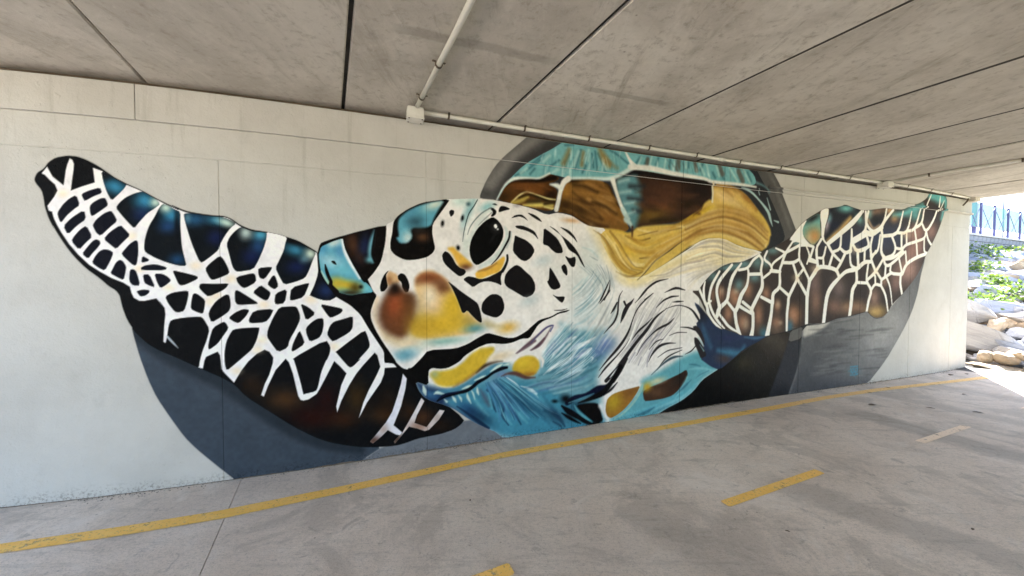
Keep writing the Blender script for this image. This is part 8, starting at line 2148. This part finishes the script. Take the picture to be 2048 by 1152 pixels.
# ------------------------------------------------------------------ embankment with rocks outside the open end
TOE = [(7.6, 9.6), (8.42, 7.4), (8.55, 6.55), (8.95, 5.75), (10.2, 5.0), (13.5, 4.0), (22, 2.5), (40, 1)]
def toe_dist(x, y):
    best = 1e9
    for (ax, ay), (bx, by) in zip(TOE[:-1], TOE[1:]):
        dx, dy = bx-ax, by-ay; t = max(0, min(1, ((x-ax)*dx+(y-ay)*dy)/(dx*dx+dy*dy))); d = math.hypot(x-ax-t*dx, y-ay-t*dy)
        if d < best: best = d; side = dx*(y-ay)-dy*(x-ax)
    return best if side > 0 else -best
def hill(x, y): 
    d = toe_dist(x, y); h = -.10+.285*max(d, 0); return min(h, 2.55)
m = MB(); nx, ny = 70, 60; xs = np.linspace(7.4, 42, nx); ys = np.linspace(2, 34, ny); vs = []
for y in ys:
    for x in xs: vs.append((x, y, hill(x, y)+.06*mnoise.noise(Vector((x*1.3, y*1.3, 0)))-.05))
m.add(vs, [(j*nx+i, j*nx+i+1, (j+1)*nx+i+1, (j+1)*nx+i) for j in range(ny-1) for i in range(nx-1)]); tag(m.obj('embankment', M_SOIL, smooth=True), kind='structure')
# unseen grassed bank, added to block low sky light on the wall end
m = MB(); A_ = np.array([9.6, -3.2]); B_ = np.array([34., -8.]); vs = []; nu, nv = 26, 14
for i in range(nu):
    for j in range(nv):
        u, v_ = i/(nu-1), j/(nv-1); p = A_+(B_-A_)*u+np.array([-.6, -1.])*v_*12; h = 5.5*min(1, v_*2.4)*min(1, u*7+.15)
        vs.append((p[0], p[1], -.14+h+.25*h*mnoise.noise(Vector((p[0]*.4, p[1]*.4, 0)))*.5))
m.add(vs, [(i*nv+j, (i+1)*nv+j, (i+1)*nv+j+1, i*nv+j+1) for i in range(nu-1) for j in range(nv-1)]); tag(m.obj('sky_block_bank', M_GRASS, smooth=True), kind='structure')
def rock_mesh(seed, mat, round_=0, flat=.55):
    rg = random.Random(seed); bm = bmesh.new()
    for i in range(14 if not round_ else 60):
        v = Vector((rg.gauss(0, 1), rg.gauss(0, 1), rg.gauss(0, 1))).normalized()
        if not round_: v = Vector((v.x*abs(v.x)**-.35 if abs(v.x) > .05 else 0, v.y*abs(v.y)**-.35 if abs(v.y) > .05 else 0, v.z*abs(v.z)**-.5 if abs(v.z) > .05 else 0))
        v *= rg.uniform(.85, 1.0); bm.verts.new((v.x*.5, v.y*.5, v.z*.5))
    bmesh.ops.convex_hull(bm, input=bm.verts); bmesh.ops.delete(bm, geom=[v for v in bm.verts if not v.link_faces], context='VERTS')
    bmesh.ops.triangulate(bm, faces=bm.faces)
    bmesh.ops.bevel(bm, geom=list(bm.edges), offset=.018 if not round_ else .06, segments=2, affect='EDGES', clamp_overlap=True)
    bmesh.ops.triangulate(bm, faces=bm.faces)
    bmesh.ops.subdivide_edges(bm, edges=[e for e in bm.edges if e.calc_length() > .16], cuts=1, use_grid_fill=True)
    for v in bm.verts:
        n = mnoise.fractal(v.co*3.2+Vector((seed, 0, 0)), 1, 2, 4); n2 = mnoise.noise(Vector((v.co.x*2, v.co.y*2, v.co.z*9+seed)))
        v.co += v.co.normalized()*(.05*n+.025*n2)*(.5 if round_ else 1)
    bmesh.ops.recalc_face_normals(bm, faces=bm.faces); me = bpy.data.meshes.new('boulder'); bm.to_mesh(me); bm.free(); me.materials.append(mat)
    for p_ in me.polygons: p_.use_smooth = bool(round_)
    return me
RM = [[rock_mesh(10*k+i, M_ROCK[k]) for i in range(5)] for k in range(3)]
def put_rock(me, x, y, z, sz, rot, label, group=None, name='boulder'):
    o = link(name, me); o.location = (x, y, z); o.scale = sz; o.rotation_euler = rot; return tag(o, label, 'rock', group)
# named rocks at the foot
put_rock(RM[0][0], 9.35, 7.42, .40, (1.7, .95, .6), (R(-6), R(24), R(-14)), 'big pale slab boulder with a flat sunlit top leaning beside the wall end')
put_rock(rock_mesh(71, M_ROCK[1]), 8.82, 6.42, -.05, (1.35, .50, .22), (R(2), R(5), R(-38)), 'low brown ledge rock lying along the path edge at the wall end')
put_rock(rock_mesh(72, M_ROCK[1], 1), 8.78, 6.74, .17, (.26, .24, .27), (R(10), 0, R(30)), 'small round tan cobble next to a longer cobble on the ledge rock', name='cobble')
put_rock(rock_mesh(73, M_ROCK[1], 1), 8.93, 6.58, .17, (.40, .27, .24), (R(5), R(14), R(-30)), 'longer smooth tan cobble with a sunlit top on the ledge rock', name='cobble')
put_rock(RM[0][1], 10.1, 8.25, .93, (1.25, 1.0, .62), (R(-12), R(14), R(-10)), 'pale grey boulder above the big slab beside the wall')
put_rock(RM[0][2], 11.35, 7.75, .62, (1.75, .95, .55), (R(-10), R(20), R(-16)), 'long pale boulder to the open side of the big slab')
put_rock(RM[1][1], 10.45, 7.72, .66, (.34, .3, .3), (.4, .2, 1), 'small square tan stone wedged between two pale boulders', name='stone')
put_rock(RM[1][2], 10.15, 7.62, .62, (.30, .28, .36), (.2, .5, .3), 'small dark tan stone wedged behind the big slab', name='stone')
rg = random.Random(21)
ray0, ray1 = (1912-1024)/730.7, (2300-1024)/730.7; placed = [(9.22, 7.28), (10.1, 8.25), (11.35, 7.75), (8.82, 6.42)]
cnt = 0; tries = 0
while cnt < 260 and tries < 12000:
    tries += 1; y = rg.uniform(5.6, 17.5); k = rg.uniform(ray0, ray1); x = y*k; d = toe_dist(x, y); h = hill(x, y)
    if d < .35 or h > 2.5: continue
    big = rg.choice((rg.uniform(.35, .6), rg.uniform(.5, .95), rg.uniform(.8, 1.25)))
    if any(math.hypot(x-a, y-b) < .38*big+.08 for a, b in placed): continue
    placed.append((x, y)); kind = rg.choices((0, 1, 2), (.4, .22, .38))[0]
    put_rock(rg.choice(RM[kind]), x, y, h+.03, (big*1.25, big*.8, big*rg.uniform(.3, .5)), (R(rg.uniform(-22, -4)), R(rg.uniform(4, 24)), R(rg.uniform(-45, 10))),
             ('rough grey boulder packed into the rock slope outside the underpass', 'tan boulder packed into the rock slope outside the underpass', 'blue grey slate boulder packed into the rock slope outside the underpass')[kind], ('grey boulders on the slope', 'tan boulders on the slope', 'slate boulders on the slope')[kind]); cnt += 1
# weeds
def clump(x, y, r, hgt, n, seed, label, grp):
    rg = random.Random(seed); m = MB(); z0 = hill(x, y)
    for i in range(n):
        a = rg.uniform(0, 6.283); rr = r*math.sqrt(rg.random()); px, py = x+rr*math.cos(a), y+rr*math.sin(a); zz = hill(px, py)+hgt*rg.random()*(1-.6*(rr/r)**2)+.08
        l = rg.uniform(.05, .12); wd = l*rg.uniform(.25, .45); dr = Vector((rg.gauss(0, 1), rg.gauss(0, 1), rg.uniform(-.2, .9))).normalized(); sd_ = dr.cross(Vector((rg.gauss(0, 1), rg.gauss(0, 1), rg.gauss(0, 1)))).normalized(); b = Vector((px, py, zz))
        m.add([b, b+dr*l*.5+sd_*wd, b+dr*l, b+dr*l*.5-sd_*wd], [(0, 1, 2, 3)])
    o = empty('weed_clump', (x, y, z0), label=label, cat='plant', group=grp); me = m.mesh('foliage', M_LEAF); link('foliage', me, o)
    st = MB()
    for i in range(1):
        a = rg.uniform(0, 6.283); st.tube([(x+.3*r*math.cos(a), y+.3*r*math.sin(a), z0-.05), (x+.6*r*math.cos(a), y+.6*r*math.sin(a), hill(x+.6*r*math.cos(a), y+.6*r*math.sin(a))+hgt*.7)], .006, 5)
    link('stem', st.mesh('stem', M_LEAF), o)
W_ = [(15.6, 12.35, .8, .45, 420, 'bushy green weeds at the foot of the block wall beside the abutment'), (18.0, 13.35, .8, .2, 240, 'low straggly weeds along the middle of the block wall base'), (20.6, 14.5, .9, .25, 240, 'low pale weeds at the far end of the block wall base'),
      (14.1, 11.0, .4, .3, 260, 'small weed patch between tan slabs below the block wall'), (12.9, 9.85, .3, .35, 260, 'fine upright green tuft in a gap of the rock slope'),
      (11.3, 8.95, .6, .32, 380, 'dense bright green weeds just above the pale grey boulder'), (12.5, 9.0, .6, .28, 340, 'broad bright green weed mat above the long pale boulder'), (14.6, 9.6, .6, .28, 260, 'bright green weed mat further along the rock slope')]
for i, (x, y, r, h, n, lb) in enumerate(W_): clump(x, y, r, h, n, 50+i, lb, 'weeds on the rock slope')
# ------------------------------------------------------------------ block wall and fence on top of the slope
F0 = np.array([16.3, 13.0]); FD = np.array([5.27, 2.4]); FD = FD/np.linalg.norm(FD); FN = np.array([-FD[1], FD[0]]); FA = math.atan2(FD[1], FD[0])
bw = empty('block_wall', (*F0, 2.5), label='low blue grey block wall on top of the rock slope', cat='wall')
bm_ = MB().box((0, 0, 0), (.385, .19, .185)).mesh('block', M_BLOCK, bevel=.008, seg=1)
for r_ in range(4):
    for i in range(34):
        u = -5+i*.4+(.2 if r_ % 2 else 0); p = F0+FD*u; o = link('block', bm_); o.location = (p[0], p[1], 2.47+r_*.195); o.rotation_euler = (0, 0, FA); o.parent = bw; o.matrix_parent_inverse = WM(bw).inverted()
for i in range(7):
    p = F0+FD*(-4.2+i*2.0); MB().box((p[0], p[1], 3.19), (1.985, .24, .06), FA).obj('cap', M_CAP, bw, bevel=.006, seg=1)
fence = empty('fence', (*F0, 3.22), label='slim steel fence with crossed braces and pale cyan infill above the block wall', cat='fence')
def fp(u, off=0): return F0+FD*u+FN*off
posts = [-4.2, -2.8, -1.6, -.4, .82, 2.19, 3.66, 5.07, 6.5, 7.9]
M_MESH = NT('cyan_mesh'); M_MESH.out((.09, .22, .24, 1), .6); _tl = M_MESH.n('BsdfTranslucent', {'Color': (.09, .21, .23, 1)}); _tp = M_MESH.n('BsdfTransparent'); _m1 = M_MESH.n('MixShader', {0: .6, 1: M_MESH.b.outputs[0], 2: _tl.outputs[0]}); _m2 = M_MESH.n('MixShader', {0: .3, 1: _m1.outputs[0], 2: _tp.outputs[0]}); M_MESH.t.links.new(_m2.outputs[0], M_MESH.t.nodes['Material Output'].inputs[0]); M_MESH = M_MESH.m
ZF0, ZF1 = 3.22, 4.40
for i, u in enumerate(posts):
    p = fp(u); MB().box((p[0], p[1], (ZF0+ZF1)/2), (.06, .06, ZF1-ZF0), FA).obj('post', M_STEEL, fence)
    if i:
        u0 = posts[i-1]; a, b = fp(u0, -.02), fp(u, -.02); a2, b2 = fp(u0, .02), fp(u, .02)
        MB().tube([(*fp(u0), ZF1), (*fp(u), ZF1)], .014, 6).obj('rail', M_STEEL, fence); MB().tube([(*fp(u0), 3.50), (*fp(u), 3.50)], .009, 6).obj('rail', M_STEEL, fence)
        MB().tube([(*a, ZF0+.02), (*b, ZF1-.02)], .010, 6).obj('brace', M_STEEL, fence); MB().tube([(*a2, ZF1-.02), (*b2, ZF0+.02)], .010, 6).obj('brace', M_STEEL, fence)
        c = (np.array(fp(u0, .05))+np.array(fp(u, .05)))/2; MB().box((c[0], c[1], 3.96), (u-u0-.03, .006, .86), FA).obj('infill_panel', M_MESH, fence)
p = fp(3.66, .12); tag(MB().tube([(*p, 2.5), (*p, 4.75)], .022, 8).obj('pole', M_STEEL), 'thin bare pole rising above the fence rail', 'pole')
p = fp(.98, .2); tag(MB().tube([(*p, 2.5), (*p, 5.1)], [.06, .06], 12).obj('lamp_post', M_STEEL, smooth=False), 'thick grey blue post standing behind the fence up to the deck edge', 'post')
hp = empty('basketball_stand', (*fp(2.55, .9), 2.5), label='pale backboard on a long sloping arm behind the fence', cat='basketball hoop')
b0 = fp(2.55, .9); b1 = fp(-.35, .9)
MB().tube([(*b0, 2.5), (*b0, 3.62)], .06, 10).obj('post', M_STEEL, hp); MB().tube([(*b0, 3.60), (*fp(1.0, .9), 3.80), (*fp(-.25, .9), 3.96)], .03, 8).obj('arm', M_STEEL, hp); MB().box((b1[0], b1[1], 3.95), (.62, .03, .55), FA+.5).obj('backboard', M_CAP, hp, bevel=.01)
# ------------------------------------------------------------------ dead leaves and crumbs on the path
rg = random.Random(8)
def leaf_mesh(seed):
    r_ = random.Random(seed); m = MB(); n = 7; vs = [(0, 0, .006)]
    for i in range(n+1):
        t = i/n; wd = math.sin(math.pi*t)**.8*.22; vs += [(t-.5, wd, .004+.10*wd*r_.uniform(.4, 1)+.05*math.sin(3*t)), (t-.5, -wd, .004+.10*wd*r_.uniform(.4, 1)+.05*math.sin(3*t)), (t-.5, 0, .004+.05*math.sin(3*t))]
    fs = []
    for i in range(n): a = 1+3*i; fs += [(a, a+2, a+5, a+3), (a+2, a+1, a+4, a+5)]
    m.add(vs[0:], fs); return m.mesh('leaf', M_DRY)
LMs = [leaf_mesh(i) for i in range(4)]
spots = [(7.95, 6.50, .13), (7.7, 6.15, .1), (7.35, 6.08, .14), (5.55, 5.36, .07), (5.05, 5.12, .06), (4.6, 4.62, .1), (5.2, 4.5, .09), (5.6, 4.35, .1), (2.95, 2.3, .035), (-.3, 2.6, .025), (6.3, 5.05, .07), (1.75, 2.28, .03)]
for x, y, l in spots:
    o = link('dead_leaf', rg.choice(LMs)); o.location = (x, y, .004); o.scale = (l, l, l); o.rotation_euler = (0, 0, rg.uniform(0, 6.28)); tag(o, 'small dark dead leaf lying on the concrete path', 'leaf', 'dead leaves on the path')
M_GRIT = mat_simple('grit', (.12, .11, .10, 1), (.22, .2, .18, 1), 20, .95, .001, obj=False)
gm = MB(); rg = random.Random(9)
for i in range(1500):
    s_ = rg.uniform(.3, SMAX-.1); of = .004+abs(rg.gauss(0, .035)); x, y = wall(s_, of); r_ = rg.uniform(.002, .0065)
    if math.sin(s_*5.1)+math.sin(s_*2.3+1) < rg.uniform(-1.5, 1.2): continue
    vs = [(x+r_*rg.uniform(.6, 1.3)*dx, y+r_*rg.uniform(.6, 1.3)*dy, max(.0, r_*.5+r_*rg.uniform(.5, 1)*dz)) for dx, dy, dz in ((1, 0, 0), (-1, 0, 0), (0, 1, 0), (0, -1, 0), (0, 0, 1), (0, 0, -1))]
    gm.add(vs, [(0, 2, 4), (2, 1, 4), (1, 3, 4), (3, 0, 4), (2, 0, 5), (1, 2, 5), (3, 1, 5), (0, 3, 5)])
tag(gm.obj('grit', M_GRIT), 'loose grit gathered along the foot of the wall', 'grit', kind='stuff')
